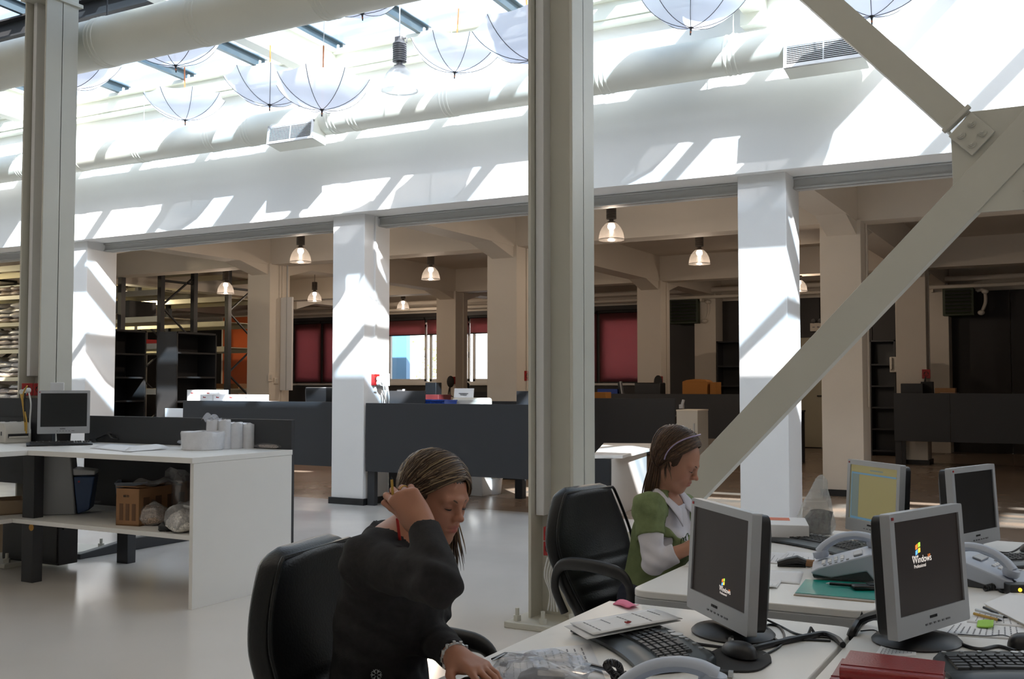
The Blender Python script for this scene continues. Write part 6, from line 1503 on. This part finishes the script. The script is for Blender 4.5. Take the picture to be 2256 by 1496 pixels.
def ribbon_hair(parent, name, strands, cap=None, seed=0, palette=((.055, .030, .017),), r=.0016, n=4):
    rr = random.Random(seed); vs = []; fs = []; cols = []
    if cap: vs += cap[0]; fs += cap[1]; cols += [palette[0]]*len(cap[0])
    for st in strands:
        P = [Vector(p) for p in st]; k = len(P); c = palette[rr.randrange(len(palette))]; j = rr.uniform(.75, 1.3); c = tuple(min(1, x*j) for x in c); o = len(vs); prev = None
        for i, p in enumerate(P):
            t = (P[min(i+1, k-1)]-P[max(i-1, 0)]).normalized(); a = prev if prev is not None else t.orthogonal(); a = (a-t*a.dot(t)).normalized(); prev = a; b = t.cross(a)
            q = r*(1 if i < k-3 else (k-1-i)/3*.8+.15)
            for m in range(n): an = 2*PI*m/n; vs.append(p+(a*math.cos(an)+b*math.sin(an))*q); cols.append(c)
        fs += [(o+i*n+m, o+i*n+(m+1) % n, o+(i+1)*n+(m+1) % n, o+(i+1)*n+m) for i in range(k-1) for m in range(n)]
    inv = WM(parent).inverted(); me = bpy.data.meshes.new(name); me.from_pydata([tuple(inv@Vector(v)) for v in vs], [], fs); me.materials.append(M['hair'])
    a = me.color_attributes.new('Col', 'FLOAT_COLOR', 'POINT'); a.data.foreach_set('color', np.array([(*c, 1) for c in cols], np.float32).ravel())
    o = link(name, me, parent); me.polygons.foreach_set('use_smooth', [True]*len(me.polygons)); return o
HC, HR = np.array([-.013, 0, .035]), np.array([.096, .075, .087])+.009
def on_scalp(p, off=0.0):
    q = (np.array(p)-HC)/HR; n_ = np.linalg.norm(q); return HC+q/n_*(1+off/.085)*HR
def arc(t, y, a0=.52, a1=2.35):
    """point on the parting: t = 0 at the front hairline, 1 behind the crown"""
    a = a0+(a1-a0)*t; return HC+np.array([HR[0]*math.cos(a), y, HR[2]*math.sin(a)])
def scalp_cap(g, front=.066):
    vs, fs, keep = [], [], {}
    N, Mm = 40, 24
    def ok(l): return not (l[0] > .035 and l[2] < front) and not (l[2] < -.02 and l[0] > -.03) and l[2] > -.055
    for i in range(Mm+1):
        for j in range(N):
            th, ph = PI*i/Mm, 2*PI*j/N; l = HC+HR*np.array([math.sin(th)*math.cos(ph), math.sin(th)*math.sin(ph), math.cos(th)])*.985
            keep[(i, j)] = (len(vs), ok(l)); vs.append(Vector(g(*l)))
    for i in range(Mm):
        for j in range(N):
            q = [keep[(i, j)], keep[(i+1, j)], keep[(i+1, (j+1) % N)], keep[(i, (j+1) % N)]]
            if all(x[1] for x in q): fs.append(tuple(x[0] for x in q))
    return vs, fs
def lash_brow(parent, g, closed=True, browcol=(.10, .055, .035)):
    M.setdefault('brow', pmat('brow_hair', browcol, .7)); M.setdefault('lash', pmat('lash_black', (.012, .008, .007), .6)); M.setdefault('eye', pmat('eye_white', (.45, .42, .40), .2)); M.setdefault('iris', pmat('brown_iris', (.03, .015, .008), .15))
    for s in (-1, 1):
        obj('eyebrow', MB().tube([Vector(g(.0985-.020*abs(u)**1.7-.004*u, s*(.013+.036*u), .0195+.0075*math.sin(PI*min(1, u*1.15))*.9)) for u in [k/8 for k in range(9)]], [.0011+.0012*math.sin(PI*min(1, .15+k/9)) for k in range(9)], 6), M['brow'], parent)
        dz = -.0040 if closed else -.0005
        obj('eyelash', MB().tube([Vector(g(.0785+.0131*math.sqrt(max(0, 1-(u/1.02)**2))*1.0+.0004, s*(.032+.0145*u), .003+dz-.0022*(1-u*u))) for u in [k/5-1 for k in range(11)]], [.0005+.0011*(1-(k/5-1)**2) for k in range(11)], 5), M['lash'], parent)
        if not closed: obj('eyeball', MB().ell(g(.0805, s*.032, -.0022), (.0108, .0120, .0062), 16, 10, None), M['eye'], parent)
def P3(x, y, D): return V3(ad(x, y, D))

# ------------------------------------------------------------------ near woman: grey jumper, right hand in her hair
w1 = thing('person', 'person in dark grey long-sleeved top, hand in hair, leaning over the near desk', 'person', tuple(ad(860, 1560, 2.45))[:2]+(0,))
Fa = math.radians(22); F1 = np.array([math.cos(Fa), math.sin(Fa), 0]); L1 = np.array([-math.sin(Fa), math.cos(Fa), 0]); U = np.array([0, 0, 1.0])
J = dict(head=P3(957, 1098, 2.43), neck=P3(893, 1196, 2.45), chest=P3(868, 1290, 2.44), waist=P3(842, 1425, 2.47), pelv=P3(838, 1540, 2.49))
J['pelv'][2] = .60; J['pelv'][:2] = J['waist'][:2]-F1[:2]*.03
J['shR'] = P3(815, 1240, 2.33); J['shL'] = P3(925, 1215, 2.58)
J['elR'] = P3(968, 1283, 2.10); J['wrR'] = P3(932, 1158, 2.255)
J['elL'] = P3(938, 1385, 2.45); J['wrL'] = P3(1003, 1447, 2.235)
HY, HP = math.radians(-9), math.radians(-15); R1 = hframe(HY, HP, math.radians(-3)); SC1 = .80
def torso(S_, J, F, L, e=0.0, bust=.03, sub=1):
    Rt = np.stack([F, L, U], 1); ax_ = (J['neck']-J['waist']); ax_ = ax_/np.linalg.norm(ax_); Rl = frame(F-ax_*(F@ax_), ax_)
    S_.ell(J['chest']-F*.01, (.098+e, .150+e, .165+e), Rl, .06)
    S_.ell((J['chest']+J['waist'])/2, (.090+e, .130+e, .15+e), Rl, .06); S_.ell(J['waist'], (.092+e, .128+e, .12+e), Rl, .06)
    S_.ell(J['pelv']+F*.02, (.122+e, .168+e, .13+e), Rt, .06)
    for s in (1, -1): S_.ell(J['chest']+F*.075+L*(s*.065)-Rl[:, 2]*.045, (.052+e, .058+e, .058+e), Rl, .05)
    up_ = J['neck']-Rl[:, 2]*.035
    for q in ('shR', 'shL'): S_.cap(up_, J[q], .050+e, .052+e, .05)
    return Rl
def arm(S_, a, b, c, e=0.0, r=(.048, .036, .038, .024)):
    S_.cap(a, b, r[0]+e, r[1]+e, .03); S_.cap(b, c, r[2]+e, r[3]+e, .015)
def legs(S_, J, F, L, e=0.0, kz=.50, fl=.42):
    for s in (1, -1):
        h = J['pelv']+L*(s*.085)-U*.03; kn = h+F*fl+L*(s*.03); kn[2] = kz; an = kn+F*.02; an[2] = .09
        S_.cap(h, kn, .088+e, .060+e, .05); S_.cap(kn, an, .056+e, .038+e, .03); yield h, kn, an
res = .0032
B = Field((-2.12, 1.55, .0), (-.98, 2.72, 1.24), res)
Rl = torso(B, J, F1, L1)
arm(B, J['shR'], J['elR'], J['wrR']); arm(B, J['shL'], J['elL'], J['wrL'])
J['knees'] = list(legs(B, J, F1, L1))
for h_, k_, a_ in J['knees']: B.cap(a_-F1*.02-U*.035, a_+F1*.13-U*.05, .038, .03, .03)
B.cap(J['neck']-Rl[:, 2]*.05, J['head']+R1@np.array([-.03, 0, -.05]), .055, .047, .03)
g1 = head(B, J['head'], R1, SC1)
# right hand: back of the hand to the camera, fingers bent back into the hair
kR = P3(880, 1082, 2.285); hx = kR-J['wrR']; hz = -np.array(ray(900, 1110)); 
tipsR = hand(B, J['wrR'], hx, hz+F1*.1, -1, [(.75, 1.05, .5), (.85, 1.1, .5), (.9, 1.15, .6), (.85, 1.1, .6)], .8, (.12, -.15), .93)
hx2 = np.array([.94, -.34, -.13])
tipsL = hand(B, J['wrL'], hx2, (0, 0, 1), 1, [(.30, .40, .3), (.22, .36, .3), (.24, .38, .3), (.32, .45, .3)], 1.7, (.75, .35), .93)
v, f = B.mesh(); body1 = npmesh('body', v, f, M['skin'], w1, skincol(g1, R1, J['head'], SC1))
del B
# jumper
G = Field((-2.12, 1.55, .50), (-1.05, 2.62, 1.14), .0042)
torso(G, J, F1, L1, .010); arm(G, J['shR'], J['elR'], J['wrR'], .009); arm(G, J['shL'], J['elL'], J['wrL'], .009)
G.cap(J['neck']-Rl[:, 2]*.06, J['neck']+Rl[:, 2]*.012-F1*.01, .064, .060, .04)
nd = Rl[:, 2]*.9+F1*.38; nd = nd/np.linalg.norm(nd)
m_ = G.half(J['neck']-F1*.0+Rl[:, 2]*.002, nd)
loc = np.sqrt((G.ax[0][:, None, None]-J['neck'][0])**2+(G.ax[1][None, :, None]-J['neck'][1])**2+(G.ax[2][None, None, :]-J['neck'][2])**2) < .115
G.d = np.where(loc, np.maximum(G.d, m_), G.d)
def cuff(G, el, wr, t, rad=.08):
    p = el+(wr-el)*t; m = G.half(p, wr-el); loc = (G.ax[0][:, None, None]-p[0])**2+(G.ax[1][None, :, None]-p[1])**2+(G.ax[2][None, None, :]-p[2])**2 < rad**2
    G.d = np.where(loc, np.maximum(G.d, m), G.d)
cuff(G, J['elR'], J['wrR'], .90, .07); cuff(G, J['elL'], J['wrL'], .96, .07)
G.d = np.maximum(G.d, G.half((0, 0, .56), (0, 0, -1)))
def folds(v):
    out = .0012*np.sin(38*v[:, 2]+9*np.sin(14*v[:, 0]+8*v[:, 1]))+.0009*np.sin(70*v[:, 2]-40*v[:, 0]+6*np.sin(22*v[:, 1]))
    for p, a, fr in ((J['elR'], .0035, 95), (J['elL'], .005, 120), (J['shR']*.75+J['chest']*.25, .005, 90), (J['waist']+F1*.08-L1*.05, .005, 95), (J['chest']-L1*.11-Rl[:, 2]*.08, .004, 100)):
        d2 = np.linalg.norm(v-p, axis=1); out += 1.5*a*np.exp(-(d2/.085)**2)*np.sin(fr*(v[:, 2]-p[2])+.55*fr*((v-p)@F1)+2*np.sin(30*((v-p)@L1)))
    return out
v, f = G.mesh(); M['jumper'] = pmat('charcoal_knit', (.024, .0225, .023), .85, noise=.15, nscale=60, bump=.15, bscale=420, spec=.2)
npmesh('jumper', v, f, M['jumper'], w1, disp=folds); del G
# trousers
T = Field((-2.12, 1.5, .02), (-1.0, 2.75, .80), .008)
T.ell(J['pelv']+F1*.02, (.130, .176, .135), np.stack([F1, L1, U], 1), .05); list(legs(T, J, F1, L1, .008)); T.d = np.maximum(T.d, T.half((0, 0, .10), (0, 0, -1)))
v, f = T.mesh(); M['trousers'] = pmat('black_trousers', (.012, .012, .014), .8); npmesh('trousers', v, f, M['trousers'], w1); del T
for h_, k_, a_ in J['knees']: obj('shoe', MB().ell(Vector(a_+F1*.05-U*.05), (.125, .045, .04), 16, 10, (0, 0, Fa)), M['black'], w1)
lash_brow(w1, g1, True)
# hair
def hair1():
    rr = random.Random(5); out = []
    for i in range(1150):
        near = rr.random() < .62; s = -1 if near else 1; t = rr.random()
        p0 = arc(t, .020+rr.uniform(-.004, .004)); x0 = p0[0]; off = rr.uniform(0, .011)*(1-.3*abs(t-.5))
        if near:   # swept back over the ear towards the hand
            e = np.array([-.055-.045*rr.random(), -.055-.02*rr.random(), -.012-.05*rr.random()]); mid = np.array([x0*.80-.006, -.070, .075-.035*t+rr.uniform(-.012, .012)])
            drop = rr.uniform(.02, .14) if rr.random() < .6 else 0
        else:
            mid = np.array([x0*.75, .06, .05]); e = np.array([x0*.6-.01+.02*rr.random(), .082, -.02-.02*rr.random()]); drop = rr.uniform(.09, .19)
        pts = []
        q0 = on_scalp(p0)
        for k in range(9):
            u = k/8; b = (1-u)**2*q0+2*u*(1-u)*mid*1.0+u*u*e; pts.append(on_scalp(b, off+.004*math.sin(PI*u)))
        W_ = [g1(*p) for p in pts]; d0 = (W_[-1]-W_[-2]); d0 = d0/np.linalg.norm(d0)
        cx = rr.uniform(-.4, .4); p = W_[-1].copy(); d = d0.copy()
        for k in range(6 if drop > 0 else 0):
            d = d*.62+np.array([-.06+.05*cx, .03*cx, -1])*.5; d = d/np.linalg.norm(d); p = p+d*drop/6; W_.append(p.copy())
        out.append([tuple(x) for x in W_])
    for i in range(70):      # loose locks in front of the far cheek
        rr2 = rr; x = .07*rr.random()-.045; q = on_scalp(np.array([x, .075, .015*rr.random()-.015]), rr.uniform(0, .008)); W_ = [g1(*q)]; p = W_[0].copy()
        ln_ = rr.uniform(.009, .016); bx = rr.uniform(-.2, .3)
        for k in range(11): p = p+np.array([bx*math.sin(k*.28), .1*math.cos(i)+.004*k, -1])*ln_; W_.append(p.copy())
        out.append([tuple(a) for a in W_])
    return out
PAL1 = ((.050, .029, .017), (.040, .023, .014), (.075, .043, .024), (.060, .036, .021), (.085, .052, .030), (.20, .135, .075), (.26, .18, .10))
ribbon_hair(w1, 'hair', hair1(), scalp_cap(g1), 2, PAL1, .0017)
# rings, bracelet, red pen in the hand, motif on the hem
M['gold'] = pmat('gold_ring', (.6, .36, .10), .25, metal=1)
M['silver'] = pmat('silver_bracelet', (.45, .45, .44), .3, metal=.9)
M['redcloth'] = pmat('red_ribbon', (.55, .02, .015), .5)
def ring_at(c, ax_, R_, r_, mat, name, par):
    c = Vector(c); ax_ = Vector(ax_).normalized(); u = ax_.orthogonal().normalized(); w = ax_.cross(u)
    P = [c+u*math.cos(2*PI*k/24)*R_+w*math.sin(2*PI*k/24)*R_ for k in range(25)]; obj(name, MB().tube(P, r_, 6, cap=False), M[mat], par)
wd = J['wrL']-J['elL']; cW = J['elL']+wd*1.0
ring_at(cW, wd, .0285, .003, 'silver', 'bracelet', w1)
for k in range(12):
    a = 2*PI*k/12; u = Vector(wd).orthogonal().normalized(); w_ = Vector(wd).normalized().cross(u); obj('bracelet_link', MB().box(Vector(cW)+u*math.cos(a)*.030+w_*math.sin(a)*.030, (.007, .007, .010), (0, 0, a)), M['silver'], w1, bevel=.001)
xr = V3(hx)/np.linalg.norm(hx); zr = hz-xr*(xr@hz); zr = zr/np.linalg.norm(zr); yr = np.cross(zr, xr)
def fing(i, t):   # a point on the first bone of a right-hand finger
    kn = [(.088, .027), (.092, .008), (.087, -.011), (.078, -.028)][i]; return J['wrR']+(xr*kn[0]+yr*kn[1]+zr*.002)*.93+(xr*math.cos(.8)-zr*math.sin(.8))*.04*t
ring_at(fing(2, .45), xr*math.cos(.85)-zr*math.sin(.85), .0092, .0014, 'gold', 'ring', w1)
pa, pb = P3(872, 1072, 2.26), P3(862, 1056, 2.27)
pn_ = thing('pencil', 'pencil with red clip held in the raised hand of the near woman', 'pencil', tuple(P3(871, 1140, 2.29)))
obj('shaft', MB().tube([Vector(P3(863, 1056, 2.27)), Vector(P3(866, 1100, 2.285)), ], .0032, 6), M['cable_y'], pn_)
obj('tip', MB().tube([Vector(P3(863, 1056, 2.27)), Vector(P3(862, 1050, 2.27))], [.0032, .0005], 6), M['black'], pn_)
obj('red_strap', MB().grid(lambda u, v: Vector(P3(872+6*u+6*v, 1142+48*v, 2.318-.0*u)), 2, 6), M['redcloth'], w1, solid=.003)
# snowflake motif near the hem
hc = P3(829, 1487, 2.295)
for k in range(6):
    a = PI*k/6*2; e_ = V3(_rt)*math.cos(a)*.0125+V3(_up)*math.sin(a)*.0125
    mb = MB().tube([Vector(hc+e_*.25), Vector(hc+e_)], .0011, 5); pe = np.cross(V3(_fw), e_)*.4
    mb.tube([Vector(hc+e_*.62), Vector(hc+e_*.9+pe)], .0009, 5).tube([Vector(hc+e_*.62), Vector(hc+e_*.9-pe)], .0009, 5); obj('motif', mb, M['galv'], w1)['kind'] = 'stuff'
mouse('dark mouse under the left hand of the near woman', (J['wrL'][0]+.075, J['wrL'][1]-.03, DZ), Fa-PI/2-.6)

# ------------------------------------------------------------------ woman in green
w2 = thing('person', 'person in green short-sleeved jumper over white shirt at the further desk', 'person', tuple(ad(1440, 1300, 4.1))[:2]+(0,))
Fb = math.radians(-2); F2 = np.array([math.cos(Fb), math.sin(Fb), 0]); L2 = np.array([-math.sin(Fb), math.cos(Fb), 0])
K = dict(head=P3(1488, 1015, 3.98), neck=P3(1466, 1098, 4.02), chest=P3(1464, 1170, 4.02), waist=P3(1446, 1255, 4.04))
K['pelv'] = K['waist'].copy(); K['pelv'][2] = .575; K['pelv'] -= F2*.02
K['shR'] = P3(1428, 1120, 3.88); K['shL'] = P3(1508, 1122, 4.19); K['elR'] = P3(1440, 1240, 3.80); K['wrR'] = P3(1535, 1200, 3.78)
K['elL'] = P3(1530, 1235, 4.22); K['wrL'] = P3(1590, 1215, 4.05)
R2 = hframe(math.radians(4), math.radians(-27), math.radians(2)); SC2 = .90
B = Field((-1.95, 3.35, .0), (-.88, 4.6, 1.26), .004)
Rl2 = torso(B, K, F2, L2, -.012); arm(B, K['shR'], K['elR'], K['wrR'], -.004); arm(B, K['shL'], K['elL'], K['wrL'], -.004)
K['knees'] = list(legs(B, K, F2, L2))
for h_, k_, a_ in K['knees']: B.cap(a_-F2*.02-U*.035, a_+F2*.13-U*.05, .038, .03, .03)
B.cap(K['neck']-Rl2[:, 2]*.04, K['head']+R2@np.array([-.03, 0, -.05]), .050, .044, .03); g2 = head(B, K['head'], R2, SC2)
d_ = K['wrR']-K['elR']; hand(B, K['wrR'], d_+np.array([.05, .02, .0]), (0, -.3, 1), -1, [(.4, .5, .4)]*4, 1.0, (.6, .3), .93)
d_ = K['wrL']-K['elL']; hand(B, K['wrL'], d_+np.array([.05, -.02, -.02]), (0, .2, 1), 1, [(.4, .5, .4)]*4, 1.0, (.6, .3), .93)
v, f = B.mesh(); npmesh('body', v, f, M['skin'], w2, skincol(g2, R2, K['head'], SC2, np.array([.44, .22, .145]))); del B
def garment(name, lo, hi, res, J, F, L, Rl, e, mat, zmin, armt=None, shirt=False, neckcut=None, disp=None, par=None):
    G = Field(lo, hi, res); torso(G, J, F, L, e)
    for sd in 'RL':
        a, b, c = J['sh'+sd], J['el'+sd], J['wr'+sd]
        if armt is None: arm(G, a, b, c, e+.011)
        else: G.cap(a, a+(b-a)*armt, .053+e, .050+e, .03)
    G.cap(J['neck']-Rl[:, 2]*.06, J['neck']-Rl[:, 2]*.005-F*.015, .06+e, .056+e, .04)
    if armt is None:
        for sd in 'RL': cuff(G, J['el'+sd], J['wr'+sd], .52, .09)
    else:
        for sd in 'RL': p = J['sh'+sd]; cuff(G, p, J['el'+sd], armt, .10)
    G.d = np.maximum(G.d, G.half((0, 0, zmin), (0, 0, -1)))
    if neckcut:
        p, n_, r_ = neckcut; m = G.half(p, n_); loc = (G.ax[0][:, None, None]-p[0])**2+(G.ax[1][None, :, None]-p[1])**2+(G.ax[2][None, None, :]-p[2])**2 < r_**2; G.d = np.where(loc, np.maximum(G.d, m), G.d)
    v, f = G.mesh(); return npmesh(name, v, f, M[mat], par, disp=disp)
M['green_knit'] = pmat('green_knit', (.17, .21, .095), .85, noise=.1, nscale=50, bump=.15, bscale=350, spec=.25)
M['white_shirt'] = pmat('white_cotton', (.62, .60, .64), .8, bump=.06, bscale=200)
def folds2(v):
    out = .001*np.sin(45*v[:, 2]+9*np.sin(17*v[:, 0]+9*v[:, 1]))
    for p, a, fr in ((K['elR'], .0025, 140), (K['waist']+F2*.07, .005, 110), (K['shR'], .004, 100), (K['chest']+F2*.05-L2*.08, .004, 90)):
        d2 = np.linalg.norm(v-p, axis=1); out += 1.4*a*np.exp(-(d2/.07)**2)*np.sin(fr*(v[:, 2]-p[2])+.5*fr*((v-p)@F2))
    return out
nv = Rl2[:, 2]*.75+F2*.66
garment('shirt', (-1.9, 3.45, .55), (-1.0, 4.55, 1.08), .0045, K, F2, L2, Rl2, -.006, 'white_shirt', .596, None, True, (K['neck']-Rl2[:, 2]*.012, Rl2[:, 2], .10), folds2, w2)
vp = K['neck']+F2*.055-Rl2[:, 2]*.085
garment('jumper', (-1.9, 3.45, .55), (-1.0, 4.55, 1.08), .0045, K, F2, L2, Rl2, .003, 'green_knit', .606, .50, False, (vp, nv, .125), folds2, w2)
M['jeans'] = pmat('dark_jeans', (.018, .022, .04), .8, noise=.2, nscale=40)
T = Field((-2.0, 3.4, .02), (-.85, 4.7, .76), .008); T.ell(K['pelv']+F2*.02, (.124, .168, .12), np.stack([F2, L2, U], 1), .05); list(legs(T, K, F2, L2, .008)); T.d = np.maximum(T.d, T.half((0, 0, .10), (0, 0, -1)))
v, f = T.mesh(); npmesh('trousers', v, f, M['jeans'], w2); del T
for h_, k_, a_ in K['knees']: obj('shoe', MB().ell(Vector(a_+F2*.05-U*.05), (.125, .045, .04), 16, 10), M['black'], w2)
# open pointed collar, placket, gathered motif
nk = K['neck']
def coll(s):
    a0 = nk-F2*.058+Rl2[:, 2]*.045+L2*(s*.012); a1 = nk+L2*(s*.062)+Rl2[:, 2]*.036+F2*.0; a2 = nk+F2*.080+L2*(s*.022)-Rl2[:, 2]*.035
    b1 = nk+L2*(s*.112)+Rl2[:, 2]*.012+F2*.03; b0 = nk-F2*.088+Rl2[:, 2]*.012+L2*(s*.02); b2 = nk+F2*.115+L2*(s*.075)-Rl2[:, 2]*.095
    def fn(u, v):
        i = ((1-u)**2*a0+2*u*(1-u)*(2*a1-.5*(a0+a2))+u*u*a2); o = ((1-u)**2*b0+2*u*(1-u)*(2*b1-.5*(b0+b2))+u*u*b2); return Vector(i*(1-v)+o*v+Rl2[:, 2]*.008*math.sin(PI*v))
    obj('collar', MB().grid(fn, 14, 5), M['white_shirt'], w2, solid=.003)
coll(1); coll(-1)
fc = lambda t, y: Vector(nk+F2*(.068+.055*t)+L2*y-Rl2[:, 2]*(.05+.13*t))
obj('placket', MB().grid(lambda u, v: fc(u, -.012+.024*v), 8, 2), M['white_shirt'], w2, solid=.003)
for k in range(4): obj('button', MB().ell(fc(.15+.24*k, 0)+Vector(F2*.003), (.004, .004, .004), 10, 6), M['galv'], w2)
rr = random.Random(8); mo = MB()
for k in range(26):
    y = rr.uniform(-.10, .10); z0 = rr.uniform(.13, .2); c0 = K['chest']+F2*(.128-.9*y*y*2)+L2*y-Rl2[:, 2]*(z0-.13); mo.tube(spline([Vector(c0+L2*.012*math.cos(q)+Rl2[:, 2]*.014*math.sin(q)+F2*.002) for q in (0, 1.2, 2.6, 4, 5)], 4), .0016, 5)
obj('motif', mo, pmat('dark_green_thread', (.03, .06, .02), .8), w2)['kind'] = 'stuff'
lash_brow(w2, g2, True)
def hair2():
    rr = random.Random(11); out = []
    for i in range(1300):
        s = -1 if rr.random() < .72 else 1; t = rr.random(); p0 = arc(t, rr.uniform(-.01, .012), .78); x0 = p0[0]; off = rr.uniform(.0, .014)*min(1, .25+2.5*t)
        mid = np.array([x0*.62-.014, s*.074, .078-.04*t+rr.uniform(-.014, .014)]); e = np.array([-.045-.05*rr.random(), s*(.058+.018*rr.random()), -.02-.05*rr.random()]); drop = rr.uniform(.11, .25)
        q0 = on_scalp(p0); pts = []
        for k in range(9):
            u = k/8; b = (1-u)**2*q0+2*u*(1-u)*mid+u*u*e; pts.append(on_scalp(b, off+.012*math.sin(PI*u)))
        W_ = [g2(*p) for p in pts]; d = W_[-1]-W_[-2]; d = d/np.linalg.norm(d); p = W_[-1].copy(); cx = rr.uniform(-1, 1)
        for k in range(8): d = d*.6+np.array([-.22+.12*cx*math.sin(k), .05*cx, -1])*.5; d = d/np.linalg.norm(d); p = p+d*drop/8; W_.append(p.copy())
        out.append([tuple(x) for x in W_])
    for i in range(16):   # loose wisps by the cheek
        q = on_scalp(np.array([-.01-.003*(i % 5), -.07, .01])); p = g2(*q); W_ = [p.copy()]
        wx_ = rr.uniform(-.35, .35); wy_ = rr.uniform(-.15, .15)
        for k in range(10): p = p+(np.array([wx_, wy_, -1])+R2[:, 0]*(.3*math.sin(k*.35+i)))*.007*(.5+.1*(i % 7)); W_.append(p.copy())
        out.append([tuple(x) for x in W_])
    return out
PAL2 = ((.060, .030, .016), (.048, .025, .014), (.095, .050, .026), (.075, .040, .022), (.14, .080, .045))
ribbon_hair(w2, 'hair', hair2(), scalp_cap(g2, .094), 3, PAL2, .0019)
obj('hairband', MB().tube([Vector(g2(*on_scalp(np.array([.030-.05*abs(math.sin(a))**2, math.sin(a)*.08, math.cos(a)*.09+.03]), .025))) for a in [-1.75+3.5*k/24 for k in range(25)]], .0042, 8, flat=.6), pmat('lavender_band', (.38, .30, .48), .4), w2)

# ------------------------------------------------------------------ man standing far behind the counters
w3 = thing('person', 'person in dark shirt standing by the bright rear window', 'person', (ay(1013, 850, 20.9).x, 20.9, 0))
mx, my = w3.location.x, 20.9; F3 = V3((.6, -.8, 0)); L3 = np.array([.8, .6, 0])
Q = dict(head=V3((mx, my, 1.60)), neck=V3((mx-.02, my, 1.42)), chest=V3((mx-.02, my, 1.26)), waist=V3((mx, my, 1.05)), pelv=V3((mx, my, .92)))
Q['shR'] = Q['neck']-L3*.18-U*.05; Q['shL'] = Q['neck']+L3*.18-U*.05; Q['elR'] = Q['shR']-U*.27+F3*.05; Q['elL'] = Q['shL']-U*.27+F3*.05; Q['wrR'] = Q['elR']+F3*.2+U*.05+L3*.08; Q['wrL'] = Q['elL']+F3*.2+U*.05-L3*.08
R3 = hframe(math.atan2(-.3, .95), math.radians(-12))
B = Field((mx-.5, my-.6, 0), (mx+.5, my+.5, 1.78), .011); torso(B, Q, F3, L3); arm(B, Q['shR'], Q['elR'], Q['wrR']); arm(B, Q['shL'], Q['elL'], Q['wrL'])
for s in (1, -1): B.cap(Q['pelv']+L3*s*.09, (mx+L3[0]*s*.1, my+L3[1]*s*.1, .48), .08, .06, .04); B.cap((mx+L3[0]*s*.1, my+L3[1]*s*.1, .48), (mx+L3[0]*s*.1, my+L3[1]*s*.1, .08), .055, .04, .03); B.cap((mx+L3[0]*s*.1, my+L3[1]*s*.1, .045), (mx+L3[0]*s*.1+F3[0]*.15, my+L3[1]*s*.1+F3[1]*.15, .04), .045, .035, .03)
B.cap(Q['neck']-U*.03, Q['head']-U*.05, .055, .052, .03); g3 = head(B, Q['head'], R3, .95)
for sd, s in (('R', -1), ('L', 1)): hand(B, Q['wr'+sd], F3+U*.1-L3*s*.3, U, s, [.35]*4, 1, (.5, .3), 1.0)
v, f = B.mesh(); npmesh('body', v, f, M['skin'], w3, skincol(g3, R3, Q['head'], .95)); del B
G = Field((mx-.5, my-.5, .8), (mx+.5, my+.5, 1.5), .011); torso(G, Q, F3, L3, .014); 
for sd in 'RL': G.cap(Q['sh'+sd], Q['el'+sd], .062, .054, .03)
G.cap(Q['neck']-U*.06, Q['neck']-U*.01, .075, .07, .03); v, f = G.mesh(); M['darkshirt'] = pmat('black_shirt', (.012, .012, .013), .8); npmesh('shirt', v, f, M['darkshirt'], w3); del G
ribbon_hair(w3, 'hair', [[tuple(g3(*on_scalp(p0*(1-u)+p1*u, .01))) for u in (0, .25, .5, .75, 1)] for p0, p1 in [(np.array([random.uniform(-.06, .08), random.uniform(-.03, .03), .13]), np.array([random.uniform(-.1, .05), random.choice((-1, 1))*.075, random.uniform(.0, .05)])) for _ in range(160)]], scalp_cap(g3), 4, ((.03, .018, .012), (.05, .03, .018)), .004)
import OpenImageIO as o
b=o.ImageBuf('/workdir/render_main.png'); W=b.spec().width
def P(n,x,y):
    s=W/2256; acc=[0,0,0]
    for dx in (-1,0,1):
        for dy in (-1,0,1):
            p=b.getpixel(int(x*s)+dx,int(y*s)+dy); acc=[a+v for a,v in zip(acc,p)]
    print('%-12s'%n,(x,y),[round(v/9*255) for v in acc])
for n,x,y in (('wall',1000,330),('web',1235,700),('flangeR',1285,700),('colL',130,600),('duct2',400,60),('floor',800,1300),('floorL',250,1420),('pill2',765,950),('girder',1450,490),('slab',1450,570),('backblack',1510,780),('brace',1900,690),('benchside',530,1150),('benchtop',340,985),('panel',1000,950),('deskA',1290,1370),('deskB',1600,1260),('chair',660,1300),('jumper1',850,1350),('face1',1000,1100),('sky',1080,20),('sky2',330,170),('umb',700,200),('pillar3',1690,1000),('row2',1860,900),('blind',1360,770)): P(n,x,y)
